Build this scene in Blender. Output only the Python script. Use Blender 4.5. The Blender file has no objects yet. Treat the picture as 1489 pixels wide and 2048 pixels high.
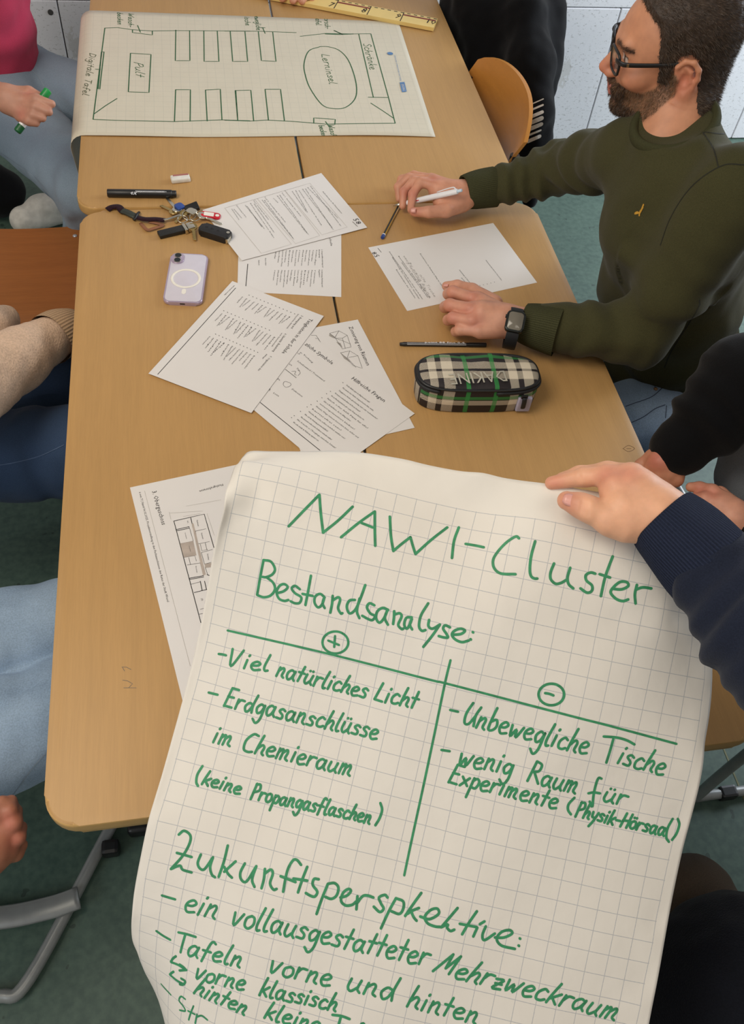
import bpy, bmesh, math, random
import numpy as np
from mathutils import Vector, Matrix, noise
from mathutils.bvhtree import BVHTree

# ------------------------------------------------------------------ camera, light, exposure
random.seed(7); rng = np.random.default_rng(7)
SC = bpy.context.scene
COL = SC.collection
YAW, PITCH, ROLL, FPX = -0.264014, 0.651993, 0.133328, 1760.2816
CAM = np.array([0.263785, -0.377582, 1.894165])
def _rz(t): return np.array([[math.cos(t), -math.sin(t), 0], [math.sin(t), math.cos(t), 0], [0, 0, 1]])
def _rx(t): return np.array([[1, 0, 0], [0, math.cos(t), -math.sin(t)], [0, math.sin(t), math.cos(t)]])
MR = _rz(YAW) @ _rx(PITCH) @ _rz(ROLL)
cd = bpy.data.cameras.new('camera'); cam = bpy.data.objects.new('camera', cd); COL.objects.link(cam)
mw = Matrix.Identity(4)
for i in range(3):
    for j in range(3): mw[i][j] = MR[i, j]
    mw[i][3] = CAM[i]
cam.matrix_world = mw
cd.sensor_fit = 'VERTICAL'; cd.sensor_height = 36.0; cd.lens = FPX * 36.0 / 2048.0; cd.clip_start = 0.02
SC.camera = cam
SC.view_settings.view_transform = 'Standard'; SC.view_settings.look = 'None'
SC.view_settings.exposure = 0.0; SC.view_settings.gamma = 1.0; SC.view_settings.use_curve_mapping = False
W = bpy.data.worlds.new('world'); SC.world = W; W.use_nodes = True
W.node_tree.nodes['Background'].inputs[0].default_value = (1.0, 0.97, 0.93, 1)
W.node_tree.nodes['Background'].inputs[1].default_value = 0.28
def area(name, loc, target, sx, sy, power, color):
    l = bpy.data.lights.new(name, 'AREA'); l.shape = 'RECTANGLE'; l.size = sx; l.size_y = sy
    l.energy = power; l.color = color
    o = bpy.data.objects.new(name, l); COL.objects.link(o); o.location = loc
    o.rotation_euler = (Vector(target) - Vector(loc)).to_track_quat('-Z', 'Y').to_euler()
    return o
area('ceiling_lamp_light', (-0.9, 0.3, 2.95), (0.2, 0.7, 0.7), 1.2, 1.2, 34, (1.0, 0.90, 0.76))
area('ceiling_lamp_light', (0.9, -1.0, 2.95), (0.6, 0.6, 0.7), 1.4, 0.6, 8, (1.0, 0.90, 0.76))
area('window_light', (3.5, 1.9, 1.7), (1.4, 2.6, 0.3), 1.6, 1.6, 84, (0.82, 0.90, 1.0))
area('window_light', (-1.9, -1.2, 1.9), (0.2, 0.2, 0.7), 1.2, 1.0, 16, (0.88, 0.94, 1.0))

def ray(x, y): return MR @ np.array([(x - 744.5) / FPX, -(y - 1024) / FPX, -1.0])
def at(x, y, z):
    d = ray(x, y); return CAM + d * (z - CAM[2]) / d[2]
def dep(x, y, D): return CAM + ray(x, y) * D
def aty(x, y, Y):
    d = ray(x, y); return CAM + d * (Y - CAM[1]) / d[1]

# ------------------------------------------------------------------ materials
def lin(c):
    return tuple(((v / 12.92) if v <= 0.04045 else ((v + 0.055) / 1.055) ** 2.4) for v in c)
def rgb(r, g, b): return lin((r / 255, g / 255, b / 255))
class NT:
    def __init__(s, name):
        s.m = bpy.data.materials.new(name); s.m.use_nodes = True; s.t = s.m.node_tree; s.n = s.t.nodes
        s.b = s.n['Principled BSDF']; s.l = s.t.links
    def new(s, ty, **kw):
        n = s.n.new(ty)
        for k, v in kw.items(): setattr(n, k, v)
        return n
    def link(s, a, b): s.l.new(a, b)
    def math(s, op, a, b=None, c=None):
        n = s.n.new('ShaderNodeMath'); n.operation = op
        for i, v in enumerate((a, b, c)):
            if v is None: continue
            if isinstance(v, (int, float)): n.inputs[i].default_value = v
            else: s.link(v, n.inputs[i])
        return n.outputs[0]
    def mix(s, f, a, b, mode='MIX'):
        n = s.n.new('ShaderNodeMix'); n.data_type = 'RGBA'; n.blend_type = mode
        for i, v in ((0, f), (6, a), (7, b)):
            if isinstance(v, (int, float)): n.inputs[i].default_value = v
            elif isinstance(v, tuple): n.inputs[i].default_value = (*v[:3], 1)
            else: s.link(v, n.inputs[i])
        return n.outputs[2]
    def noise(s, scale, detail=2, vec=None, rough=0.5):
        n = s.n.new('ShaderNodeTexNoise'); n.inputs['Scale'].default_value = scale
        n.inputs['Detail'].default_value = detail; n.inputs['Roughness'].default_value = rough
        if vec is not None: s.link(vec, n.inputs['Vector'])
        return n.outputs['Fac']
    def coord(s, which='Object', scale=None):
        c = s.n.new('ShaderNodeTexCoord').outputs[which]
        if scale:
            m = s.n.new('ShaderNodeMapping'); m.inputs['Scale'].default_value = scale; s.link(c, m.inputs[0]); c = m.outputs[0]
        return c
    def bump(s, h, strength=0.3, dist=0.002):
        n = s.n.new('ShaderNodeBump'); n.inputs['Strength'].default_value = strength; n.inputs['Distance'].default_value = dist
        s.link(h, n.inputs['Height']); s.link(n.outputs[0], s.b.inputs['Normal'])
    def ramp(s, f, a, b, p0=0.35, p1=0.65):
        n = s.n.new('ShaderNodeMapRange'); n.inputs[1].default_value = p0; n.inputs[2].default_value = p1
        s.link(f, n.inputs[0]); return s.mix(n.outputs[0], a, b)
    def col(s, c):
        if isinstance(c, tuple): s.b.inputs['Base Color'].default_value = (*c, 1)
        else: s.link(c, s.b.inputs['Base Color'])
    def rough(s, r): s.b.inputs['Roughness'].default_value = r
def sh(c, k): return tuple(min(1, v * k) for v in c)
def plain(name, c, rough=0.5, metal=0.0, var=0.12, scale=40, bump=0.0, bscale=300, spec=0.5):
    t = NT(name); f = t.noise(scale, 3, t.coord())
    t.col(t.ramp(f, sh(c, 1 - var), sh(c, 1 + var))); t.rough(rough); t.b.inputs['Metallic'].default_value = metal
    t.b.inputs['Specular IOR Level'].default_value = spec
    if bump: t.bump(t.noise(bscale, 3, t.coord()), bump, 0.002)
    return t.m
def wood(name, c, k=1.0, rough=0.42, bumpy=0.05, axis='Y', var=0.10):
    t = NT(name)
    sc = {'Y': (30, 1.2, 30), 'X': (1.2, 30, 30), 'Z': (30, 30, 1.2)}[axis]
    g1 = t.noise(3.0, 5, t.coord('Object', sc), 0.6)
    g2 = t.noise(14.0, 3, t.coord('Object', tuple(v * 1.3 for v in sc)), 0.6)
    g3 = t.noise(1.6, 2, t.coord())
    a = t.ramp(g1, sh(c, 1 - var), sh(c, 1 + var * .7), 0.3, 0.7)
    a = t.mix(0.35, a, t.ramp(g2, sh(c, 1 - var * 1.3), sh(c, 1 + var), 0.35, 0.65))
    a = t.mix(0.25, a, t.ramp(g3, sh(c, 0.9), sh(c, 1.08)))
    t.col(a); t.rough(rough); t.bump(g2, bumpy, 0.001)
    t.b.inputs['Specular IOR Level'].default_value = 0.35
    return t.m
def fabric(name, c, var=0.15, weave=900, bump=0.25, rough=0.9, blotch=9, c2=None, spots=0.0):
    t = NT(name); co = t.coord()
    a = t.ramp(t.noise(blotch, 4, co), sh(c, 1 - var), sh(c2 or c, 1 + var), 0.3, 0.7)
    w = t.noise(weave, 1, co)
    a = t.mix(0.5, a, t.ramp(w, sh(c, 0.72), sh(c, 1.25), 0.3, 0.7))
    t.col(a); t.rough(rough); t.bump(w, bump, 0.0015)
    t.b.inputs['Specular IOR Level'].default_value = 0.12
    t.b.inputs['Sheen Weight'].default_value = 0.08
    return t.m
def rib(name, c, freq, bump=0.6, rough=0.9):
    t = NT(name); uv = t.coord('UV'); sx = t.new('ShaderNodeSeparateXYZ'); t.link(uv, sx.inputs[0])
    w = t.math('SINE', t.math('MULTIPLY', sx.outputs[0], freq))
    w = t.math('MULTIPLY_ADD', w, 0.5, 0.5)
    n = t.noise(500, 2, t.coord())
    a = t.mix(w, sh(c, 0.6), sh(c, 1.15)); a = t.mix(0.3, a, t.ramp(n, sh(c, .7), sh(c, 1.3)))
    t.col(a); t.rough(rough); t.bump(w, bump, 0.0012); t.b.inputs['Specular IOR Level'].default_value = 0.1
    return t.m
def skinmat(name, base, rough=0.5):
    t = NT(name); at_ = t.new('ShaderNodeAttribute', attribute_name='Col')
    n = t.noise(60, 4, t.coord()); n2 = t.noise(700, 2, t.coord())
    a = t.mix(1.0, at_.outputs['Color'], t.ramp(n, (0.90, 0.86, 0.84), (1.06, 1.03, 1.0), .3, .7), 'MULTIPLY')
    t.col(a); t.rough(rough); t.bump(n2, 0.15, 0.0008)
    t.b.inputs['Subsurface Weight'].default_value = 0.12
    t.b.inputs['Subsurface Radius'].default_value = (0.012, 0.004, 0.002)
    t.b.inputs['Subsurface Scale'].default_value = 0.5
    return t.m

M = {}
M['table'] = wood('beech_laminate', rgb(186, 145, 91), axis='Y')
M['table_edge'] = wood('beech_edge', rgb(206, 165, 104), axis='Y', rough=0.3, bumpy=0.02)
M['chairwood'] = wood('chair_plywood', rgb(190, 128, 58), axis='Y', rough=0.3)
M['chairwood_dark'] = wood('chair_plywood_dark', rgb(158, 98, 48), axis='X', rough=0.35, var=.2)
M['steel'] = plain('grey_painted_steel', rgb(150, 152, 150), 0.35, 0.3, 0.06)
M['steel_light'] = plain('light_steel', rgb(190, 195, 205), 0.3, 0.4, 0.05)
M['plastic_black'] = plain('black_plastic', rgb(24, 24, 25), 0.4)
M['paper'] = plain('white_paper', rgb(226, 221, 216), 0.75, var=0.015, scale=6)
M['print'] = plain('printer_ink', rgb(52, 50, 50), 0.8)
M['print_black'] = plain('printer_black', rgb(24, 24, 24), 0.8)
M['print_grey'] = plain('printer_grey', rgb(165, 158, 150), 0.8)
M['print_blue'] = plain('print_blue', rgb(90, 130, 175), 0.8)
M['pencil_line'] = plain('pencil_line', rgb(110, 105, 98), 0.8)
M['marker'] = plain('green_marker_ink', rgb(52, 138, 92), 0.6, var=0.14, scale=120)
M['marker_dark'] = plain('green_marker_ink_dark', rgb(30, 92, 52), 0.6, var=0.1, scale=90)
M['marker_old'] = plain('old_marker_ink', rgb(80, 90, 62), 0.7)
M['chrome'] = plain('chrome', rgb(200, 195, 180), 0.22, 1.0, 0.05)
M['brass'] = plain('brass', rgb(190, 165, 110), 0.3, 1.0, 0.1)
M['white_plastic'] = plain('white_plastic', rgb(236, 236, 238), 0.25, var=.02)
M['red'] = plain('red_plastic', rgb(200, 20, 40), 0.35)
M['green'] = plain('green_plastic', rgb(20, 140, 66), 0.35)
M['darkgreen'] = plain('dark_green_plastic', rgb(18, 92, 48), 0.4)
M['blue'] = plain('blue_plastic', rgb(40, 70, 140), 0.4)
M['yellow'] = plain('yellow_paint', rgb(206, 160, 40), 0.4)
M['ruler'] = plain('ruler_wood', rgb(236, 206, 128), 0.45, var=.05, scale=14)
M['ruler_red'] = plain('ruler_red', rgb(130, 50, 45), 0.5)
M['olive'] = fabric('olive_sweatshirt', rgb(66, 64, 40), var=0.07, weave=700, blotch=5, bump=.25)
M['olive_rib'] = rib('olive_ribbing', rgb(66, 66, 44), 420, 0.35)
M['jeans_light'] = fabric('light_denim', rgb(140, 164, 192), var=0.22, weave=420, blotch=9, c2=rgb(166, 186, 206))
M['jeans_grey'] = fabric('greyblue_denim', rgb(136, 154, 170), var=0.16, weave=800, blotch=6)
M['jeans_dark'] = fabric('dark_denim', rgb(60, 78, 106), var=0.25, weave=800, blotch=6)
M['beige'] = fabric('beige_knit', rgb(206, 176, 150), var=0.14, weave=260, blotch=22, bump=.8)
M['beige_rib'] = rib('beige_ribbing', rgb(188, 158, 126), 300, .8)
M['pink'] = fabric('raspberry_top', rgb(190, 62, 90), var=0.12, weave=900, blotch=6)
M['black_cloth'] = fabric('black_cloth', rgb(11, 11, 13), var=0.25, weave=500, blotch=8)
M['navy'] = fabric('navy_sweatshirt', rgb(32, 37, 52), var=0.12, weave=600, blotch=8)
M['navy_rib'] = rib('navy_ribbing', rgb(38, 44, 62), 520, .8)
M['navy_black'] = fabric('navy_black_knit', rgb(18, 20, 27), var=0.25, weave=420, blotch=10, bump=.6)
M['brown'] = fabric('dark_brown_trousers', rgb(92, 80, 68), var=0.15, weave=700, blotch=8)
M['grey_shirt'] = fabric('grey_shirt', rgb(112, 116, 122), var=0.08, weave=900, blotch=6)
M['skin'] = skinmat('skin', None)
M['hair'] = plain('brown_hair', rgb(60, 46, 36), 0.6, var=0.3, scale=150)
M['hair_strand'] = plain('brown_hair_strand', rgb(76, 60, 46), 0.5, var=0.35, scale=60)
M['beard_strand'] = plain('beard_strand', rgb(112, 84, 58), 0.5, var=0.4, scale=60)
M['beard_dark'] = plain('beard_strand_dark', rgb(58, 40, 28), 0.5, var=0.4, scale=60)
M['thread'] = plain('mustard_thread', rgb(200, 150, 50), 0.6)
M['stitch'] = plain('denim_stitch', rgb(60, 70, 92), 0.8)
M['stitch_light'] = plain('pale_stitch', rgb(150, 165, 180), 0.8)
M['shoe'] = plain('off_white_shoe', rgb(205, 200, 190), 0.6)
M['phone'] = plain('lavender_glass', rgb(212, 206, 216), 0.18, var=0.02)
M['phone_frame'] = plain('lavender_frame', rgb(186, 170, 190), 0.25, 0.4, var=.03)
M['cream'] = plain('cream_plastic', rgb(240, 234, 222), 0.35, var=.02)
M['lens'] = plain('lens_black', rgb(16, 26, 30), 0.08)
M['screen'] = plain('watch_glass', rgb(118, 112, 100), 0.12, var=.1, scale=20)
M['rubber'] = plain('black_rubber', rgb(20, 20, 22), 0.6)
M['leather'] = plain('black_leather', rgb(26, 26, 24), 0.45, bump=.3, bscale=400)
M['lanyard'] = fabric('dark_red_lanyard', rgb(44, 22, 30), var=.5, weave=300, blotch=120)
M['leather_brown'] = plain('brown_leather', rgb(140, 90, 60), 0.6)
M['stripe_white'] = plain('off_white_print', rgb(196, 188, 176), 0.8)
M['gold_dot'] = plain('copper_rivet', rgb(170, 130, 90), 0.3, 0.8)
# clear glass for spectacles
_t = NT('clear_glass'); _t.b.inputs['Transmission Weight'].default_value = 1.0; _t.rough(0.02); _t.b.inputs['IOR'].default_value = 1.12
_t.col((0.95, 0.96, 0.98)); M['glass'] = _t.m
# squared flip-chart paper: pale blue grid printed on the sheet, from its own UVs (1 unit = 1 square)
def grid_paper(name, base, line, strength, u0, u1, v0, v1, wline=0.035):
    t = NT(name); uv = t.coord('UV'); s = t.new('ShaderNodeSeparateXYZ'); t.link(uv, s.inputs[0])
    def ln(c):
        f = t.math('FRACT', t.math('ADD', c, 0.5)); d = t.math('ABSOLUTE', t.math('SUBTRACT', f, 0.5))
        return t.math('LESS_THAN', d, wline)
    def rng_(c, a, b): return t.math('MULTIPLY', t.math('GREATER_THAN', c, a - .04), t.math('LESS_THAN', c, b + .04))
    g = t.math('MAXIMUM', ln(s.outputs[0]), ln(s.outputs[1]))
    g = t.math('MULTIPLY', g, t.math('MULTIPLY', rng_(s.outputs[0], u0, u1), rng_(s.outputs[1], v0, v1)))
    n = t.noise(9, 3, uv); g = t.math('MULTIPLY', g, t.math('MULTIPLY_ADD', n, 0.7, strength - .35))
    c = t.ramp(t.noise(0.4, 3, uv), sh(base, 0.985), sh(base, 1.01))
    t.col(t.mix(g, c, line)); t.rough(0.62); t.bump(t.noise(0.5, 4, uv), 0.25, 0.006)
    t.b.inputs['Specular IOR Level'].default_value = 0.25
    return t.m
M['chart'] = grid_paper('squared_chart_paper', rgb(226, 220, 210), rgb(150, 156, 166), .62, 0, 25, 0, 60, .017)
M['chart2'] = grid_paper('squared_chart_paper_plan', rgb(216, 208, 188), rgb(176, 176, 162), .42, 0, 60, 0, 25, .018)

# ------------------------------------------------------------------ mesh helpers
def setp(o, label=None, cat=None, group=None, kind=None):
    if label: o['label'] = label
    if cat: o['category'] = cat
    if group: o['group'] = group
    if kind: o['kind'] = kind
    return o
def thing(name, label, cat, loc=(0, 0, 0), group=None):
    o = bpy.data.objects.new(name, None); COL.objects.link(o); o.location = tuple(map(float, loc)); o.empty_display_size = .05
    return setp(o, label, cat, group)
def link(name, me, mats, parent=None):
    o = bpy.data.objects.new(name, me); COL.objects.link(o)
    for m in (mats if isinstance(mats, (list, tuple)) else [mats]):
        me.materials.append(M[m] if isinstance(m, str) else m)
    if parent is not None:
        o.parent = parent; o.location = tuple(-v for v in world_loc(parent))
    return o
def world_loc(o):
    v = Vector((0, 0, 0))
    while o is not None: v = v + Vector(o.location); o = o.parent
    return v
def mesh_np(verts, faces, smooth=True):
    me = bpy.data.meshes.new('mesh'); me.from_pydata([tuple(map(float, v)) for v in verts], [], [tuple(map(int, f)) for f in faces]); me.update()
    if smooth: me.polygons.foreach_set('use_smooth', [True] * len(me.polygons))
    return me
def mesh_bm(bm, smooth=False, angle=None):
    me = bpy.data.meshes.new('mesh'); bm.normal_update(); bm.to_mesh(me); bm.free()
    if smooth: me.polygons.foreach_set('use_smooth', [True] * len(me.polygons))
    if angle is not None:
        me.polygons.foreach_set('use_smooth', [True] * len(me.polygons)); me.set_sharp_from_angle(angle=angle)
    return me
def frame(x, y=None, z=None):
    """rotation with given local x axis and approximate z (or y)"""
    x = Vector(x).normalized()
    if z is None: z = Vector(x).cross(Vector(y)) if y is not None else (Vector((0, 0, 1)) if abs(x.z) < .95 else Vector((0, 1, 0)))
    z = Vector(z); z = (z - x * z.dot(x)).normalized(); y = z.cross(x)
    return Matrix((x, y, z)).transposed()
def box(bm, c, s, R=None, bev=0.0, seg=2):
    r = bmesh.ops.create_cube(bm, size=1.0); vs = r['verts']
    mt = Matrix.Translation(Vector(c)) @ ((R.to_4x4()) if R is not None else Matrix.Identity(4)) @ Matrix.Diagonal((*s, 1))
    bmesh.ops.transform(bm, matrix=mt, verts=vs)
    if bev > 0:
        es = list({e for v in vs for e in v.link_edges})
        bmesh.ops.bevel(bm, geom=es, offset=bev, segments=seg, affect='EDGES', profile=0.6)
    return bm
def cyl(bm, a, b, r0, r1=None, n=16, caps=True):
    a = Vector(a); b = Vector(b); r1 = r0 if r1 is None else r1
    R = frame(b - a); vs = []
    for (p, r) in ((a, r0), (b, r1)):
        vs.append([bm.verts.new(p + R @ Vector((0, r * math.cos(t), r * math.sin(t)))) for t in [2 * math.pi * k / n for k in range(n)]])
    for k in range(n): bm.faces.new((vs[0][k], vs[0][(k + 1) % n], vs[1][(k + 1) % n], vs[1][k]))
    if caps: bm.faces.new(vs[0][::-1]); bm.faces.new(vs[1])
    return bm
def smooth_path(pts, n=8):
    P = [np.array(p, float) for p in pts]; out = []
    if len(P) < 3: return P
    Q = [2 * P[0] - P[1]] + P + [2 * P[-1] - P[-2]]
    for i in range(1, len(Q) - 2):
        p0, p1, p2, p3 = Q[i - 1:i + 3]
        for k in range(n):
            t = k / n
            out.append(0.5 * ((2 * p1) + (-p0 + p2) * t + (2 * p0 - 5 * p1 + 4 * p2 - p3) * t * t + (-p0 + 3 * p1 - 3 * p2 + p3) * t ** 3))
    out.append(P[-1]); return out
def tube(bm, pts, r, n=10, sm=0, flat=1.0, up=None, closed=False):
    """sweep; r number or list; flat squashes along the 'up' axis"""
    P = [Vector(tuple(map(float, p))) for p in (smooth_path(pts, sm) if sm else pts)]
    m = len(P); rings = []; prev = None
    for i, p in enumerate(P):
        if closed: d = P[(i + 1) % m] - P[i - 1]
        else: d = P[min(i + 1, m - 1)] - P[max(i - 1, 0)]
        if up is not None: R = frame(d, z=up)
        else:
            z = prev if prev is not None else (Vector((0, 0, 1)) if abs(d.normalized().z) < .9 else Vector((0, 1, 0)))
            R = frame(d, z=z)
        prev = R.col[2].copy()
        rr = r if not isinstance(r, (list, tuple)) else r[0] + (r[1] - r[0]) * i / (m - 1) if len(r) == 2 else np.interp(i / (m - 1), np.linspace(0, 1, len(r)), r)
        rings.append([bm.verts.new(p + R @ Vector((0, rr * math.cos(t), rr * flat * math.sin(t)))) for t in [2 * math.pi * k / n for k in range(n)]])
    for i in range(m if closed else m - 1):
        A = rings[i]; B = rings[(i + 1) % m]
        for k in range(n): bm.faces.new((A[k], A[(k + 1) % n], B[(k + 1) % n], B[k]))
    if not closed: bm.faces.new(rings[0][::-1]); bm.faces.new(rings[-1])
    return bm
def lathe(bm, a, axis, prof, n=20):
    a = Vector(a); R = frame(axis); rings = []
    for (h, r) in prof:
        rings.append([bm.verts.new(a + R @ Vector((h, r * math.cos(2 * math.pi * k / n), r * math.sin(2 * math.pi * k / n)))) for k in range(n)])
    for A, B in zip(rings, rings[1:]):
        for k in range(n): bm.faces.new((A[k], A[(k + 1) % n], B[(k + 1) % n], B[k]))
    bm.faces.new(rings[0][::-1]); bm.faces.new(rings[-1]); return bm
def prism(bm, poly, z0, z1, xf=None, bev=0, seg=3):
    """extruded polygon in XY between z0 and z1, optional transform"""
    f = xf or (lambda p: p)
    lo = [bm.verts.new(f(Vector((x, y, z0)))) for x, y in poly]; hi = [bm.verts.new(f(Vector((x, y, z1)))) for x, y in poly]
    n = len(poly)
    for k in range(n): bm.faces.new((lo[k], lo[(k + 1) % n], hi[(k + 1) % n], hi[k]))
    f1 = bm.faces.new(hi); f0 = bm.faces.new(lo[::-1])
    if bev: bmesh.ops.bevel(bm, geom=list(f1.edges) + list(f0.edges), offset=bev, segments=seg, affect='EDGES', profile=.5)
    return bm
def rrect(x0, y0, x1, y1, r, n=6):
    out = []
    for cx, cy, a in ((x1 - r, y1 - r, 0), (x0 + r, y1 - r, 90), (x0 + r, y0 + r, 180), (x1 - r, y0 + r, 270)):
        for k in range(n + 1):
            t = math.radians(a + 90 * k / n); out.append((cx + r * math.cos(t), cy + r * math.sin(t)))
    return out
def B(): return bmesh.new()

# ------------------------------------------------------------------ smooth solid modeller (distance field + surface nets)
class Field:
    def __init__(s, lo, hi, vox):
        s.lo = np.array(lo, float); s.vox = vox; s.n = np.ceil((np.array(hi) - s.lo) / vox).astype(int) + 1
        s.f = np.full(s.n, 0.05, np.float32)
        s.ax = [s.lo[i] + np.arange(s.n[i]) * vox for i in range(3)]
    def _sub(s, lo, hi):
        a = np.clip(np.floor((lo - s.lo) / s.vox).astype(int), 0, s.n); b = np.clip(np.ceil((hi - s.lo) / s.vox).astype(int) + 1, 0, s.n)
        if (b <= a).any(): return None
        sl = tuple(slice(a[i], b[i]) for i in range(3))
        X = s.ax[0][sl[0]][:, None, None]; Y = s.ax[1][sl[1]][None, :, None]; Z = s.ax[2][sl[2]][None, None, :]
        return sl, X, Y, Z
    def _comb(s, sl, d, k, neg=False):
        a = s.f[sl]; d = d.astype(np.float32)
        if neg: a = -a
        if k > 0:
            h = np.clip(0.5 + 0.5 * (a - d) / k, 0, 1); r = a * (1 - h) + d * h - k * h * (1 - h)
        else: r = np.minimum(a, d)
        s.f[sl] = -r if neg else r
    def cap(s, a, b, ra, rb=None, k=0.01, sq=None, neg=False):
        """round cone a->b; sq=(axis, factor) squashes the section along axis"""
        a = np.array(a, float); b = np.array(b, float); rb = ra if rb is None else rb
        m = max(ra, rb) + k + .01
        q = s._sub(np.minimum(a, b) - m, np.maximum(a, b) + m)
        if q is None: return
        sl, X, Y, Z = q; d = b - a; L = max((d ** 2).sum(), 1e-12)
        px, py, pz = X - a[0], Y - a[1], Z - a[2]
        t = np.clip((px * d[0] + py * d[1] + pz * d[2]) / L, 0, 1)
        rx, ry, rz = px - t * d[0], py - t * d[1], pz - t * d[2]
        if sq:
            n = np.array(sq[0], float); n /= np.linalg.norm(n); c = rx * n[0] + ry * n[1] + rz * n[2]; g = (1 / sq[1] - 1)
            rx = rx + g * c * n[0]; ry = ry + g * c * n[1]; rz = rz + g * c * n[2]
        D = np.sqrt(rx * rx + ry * ry + rz * rz) - (ra + (rb - ra) * t)
        s._comb(sl, D * (sq[1] if sq and sq[1] < 1 else 1) ** .5, k, neg)
    def ell(s, c, r, R=None, k=0.01, neg=False):
        c = np.array(c, float); r = np.array(r, float); m = r.max() + k + .01
        q = s._sub(c - m, c + m)
        if q is None: return
        sl, X, Y, Z = q; p = [X - c[0], Y - c[1], Z - c[2]]
        if R is None: R = np.eye(3)
        R = np.array(R)
        l = [p[0] * R[0, i] + p[1] * R[1, i] + p[2] * R[2, i] for i in range(3)]
        k0 = np.sqrt(sum((l[i] / r[i]) ** 2 for i in range(3))); k1 = np.sqrt(sum((l[i] / r[i] ** 2) ** 2 for i in range(3))) + 1e-9
        s._comb(sl, k0 * (k0 - 1) / k1, k, neg)
    def path(s, pts, rs, k=0.01, sq=None):
        for i in range(len(pts) - 1): s.cap(pts[i], pts[i + 1], rs[i], rs[i + 1], k, sq)
    def mesh(s, relax=1):
        f = s.f; f[0] = f[-1] = .05; f[:, 0] = f[:, -1] = .05; f[:, :, 0] = f[:, :, -1] = .05
        S = f < 0; n = s.n
        c = np.zeros(n - 1, np.uint8)
        for i in (0, 1):
            for j in (0, 1):
                for k in (0, 1): c += S[i:n[0] - 1 + i, j:n[1] - 1 + j, k:n[2] - 1 + k]
        I = np.argwhere((c > 0) & (c < 8)); idx = np.full(n - 1, -1, np.int64); idx[tuple(I.T)] = np.arange(len(I))
        acc = np.zeros((len(I), 3)); cnt = np.zeros(len(I))
        cor = [(0, 0, 0), (1, 0, 0), (0, 1, 0), (1, 1, 0), (0, 0, 1), (1, 0, 1), (0, 1, 1), (1, 1, 1)]
        V = [f[I[:, 0] + a, I[:, 1] + b, I[:, 2] + d] for a, b, d in cor]
        for a in range(8):
            for b in range(a + 1, 8):
                if sum(abs(cor[a][q] - cor[b][q]) for q in range(3)) != 1: continue
                m = (V[a] < 0) != (V[b] < 0); t = np.where(m, V[a] / np.where(m, V[a] - V[b], 1), 0)
                p = np.array(cor[a])[None] + t[:, None] * (np.array(cor[b]) - np.array(cor[a]))[None]
                acc[m] += p[m]; cnt[m] += 1
        P = (I + acc / cnt[:, None]) * s.vox + s.lo
        Q = []
        for ax in range(3):
            o = [q for q in range(3) if q != ax]
            A = S.take(range(0, n[ax] - 1), ax); Bq = S.take(range(1, n[ax]), ax)
            E = np.argwhere(A != Bq); E = E[(E[:, o[0]] > 0) & (E[:, o[1]] > 0) & (E[:, o[0]] < n[o[0]] - 1) & (E[:, o[1]] < n[o[1]] - 1)]
            st = A[tuple(E.T)]
            def g(u, v):
                e = E.copy(); e[:, o[0]] -= u; e[:, o[1]] -= v; return idx[tuple(e.T)]
            q = np.stack([g(1, 1), g(0, 1), g(0, 0), g(1, 0)], 1)
            fl = st if ax != 1 else ~st
            q[~fl] = q[~fl][:, ::-1]; Q.append(q)
        Q = np.concatenate(Q); Q = Q[(Q >= 0).all(1)]
        for _ in range(relax):
            a = np.zeros_like(P); w = np.zeros(len(P))
            for x in range(4):
                for y in ((x + 1) % 4, (x - 1) % 4):
                    np.add.at(a, Q[:, x], P[Q[:, y]]); np.add.at(w, Q[:, x], 1)
            P = P * .5 + .5 * a / np.maximum(w, 1)[:, None]
        return P, Q
def vnormals(P, Q):
    n = np.cross(P[Q[:, 2]] - P[Q[:, 0]], P[Q[:, 3]] - P[Q[:, 1]]); N = np.zeros_like(P)
    for x in range(4): np.add.at(N, Q[:, x], n)
    return N / (np.linalg.norm(N, axis=1)[:, None] + 1e-12)
def pmesh(P, Q, col=None):
    me = bpy.data.meshes.new('mesh'); me.vertices.add(len(P)); me.vertices.foreach_set('co', P.astype(np.float32).ravel())
    me.loops.add(len(Q) * 4); me.loops.foreach_set('vertex_index', Q.astype(np.int32).ravel())
    me.polygons.add(len(Q)); me.polygons.foreach_set('loop_start', np.arange(0, len(Q) * 4, 4, dtype=np.int32))
    me.polygons.foreach_set('use_smooth', [True] * len(Q)); me.update(calc_edges=True); me.validate()
    if col is not None:
        a = me.color_attributes.new('Col', 'FLOAT_COLOR', 'POINT'); c = np.ones((len(P), 4), np.float32); c[:, :3] = col
        a.data.foreach_set('color', c.ravel())
    return me
def vnoise(P, s, seed=0.0):
    return np.array([noise.noise(Vector((p[0] * s + seed, p[1] * s, p[2] * s))) for p in P])
def seg_t(P, a, b):
    a = np.array(a); b = np.array(b); d = b - a; L = np.linalg.norm(d); t = ((P - a) @ d) / L ** 2
    q = P - (a + np.clip(t, 0, 1)[:, None] * d); return t, np.linalg.norm(q, axis=1), L
def ridges(P, N, a, b, amp, freq, rad, seed=0, lo=0, hi=1, tilt=0.5):
    """cloth folds running round a limb a->b"""
    t, d, L = seg_t(P, a, b); m = np.clip(1 - np.abs(t - (lo + hi) / 2) / ((hi - lo) / 2), 0, 1) ** .5 * (d < rad)
    n = vnoise(P, 9, seed) if m.any() else 0
    ph = t * freq * 2 * np.pi + n * 3.5 + seed
    w = np.sin(ph) * .6 + np.maximum(0, np.sin(ph * .5 + 1.3)) * .8 - .3
    return P + N * (amp * m * w)[:, None]

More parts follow.
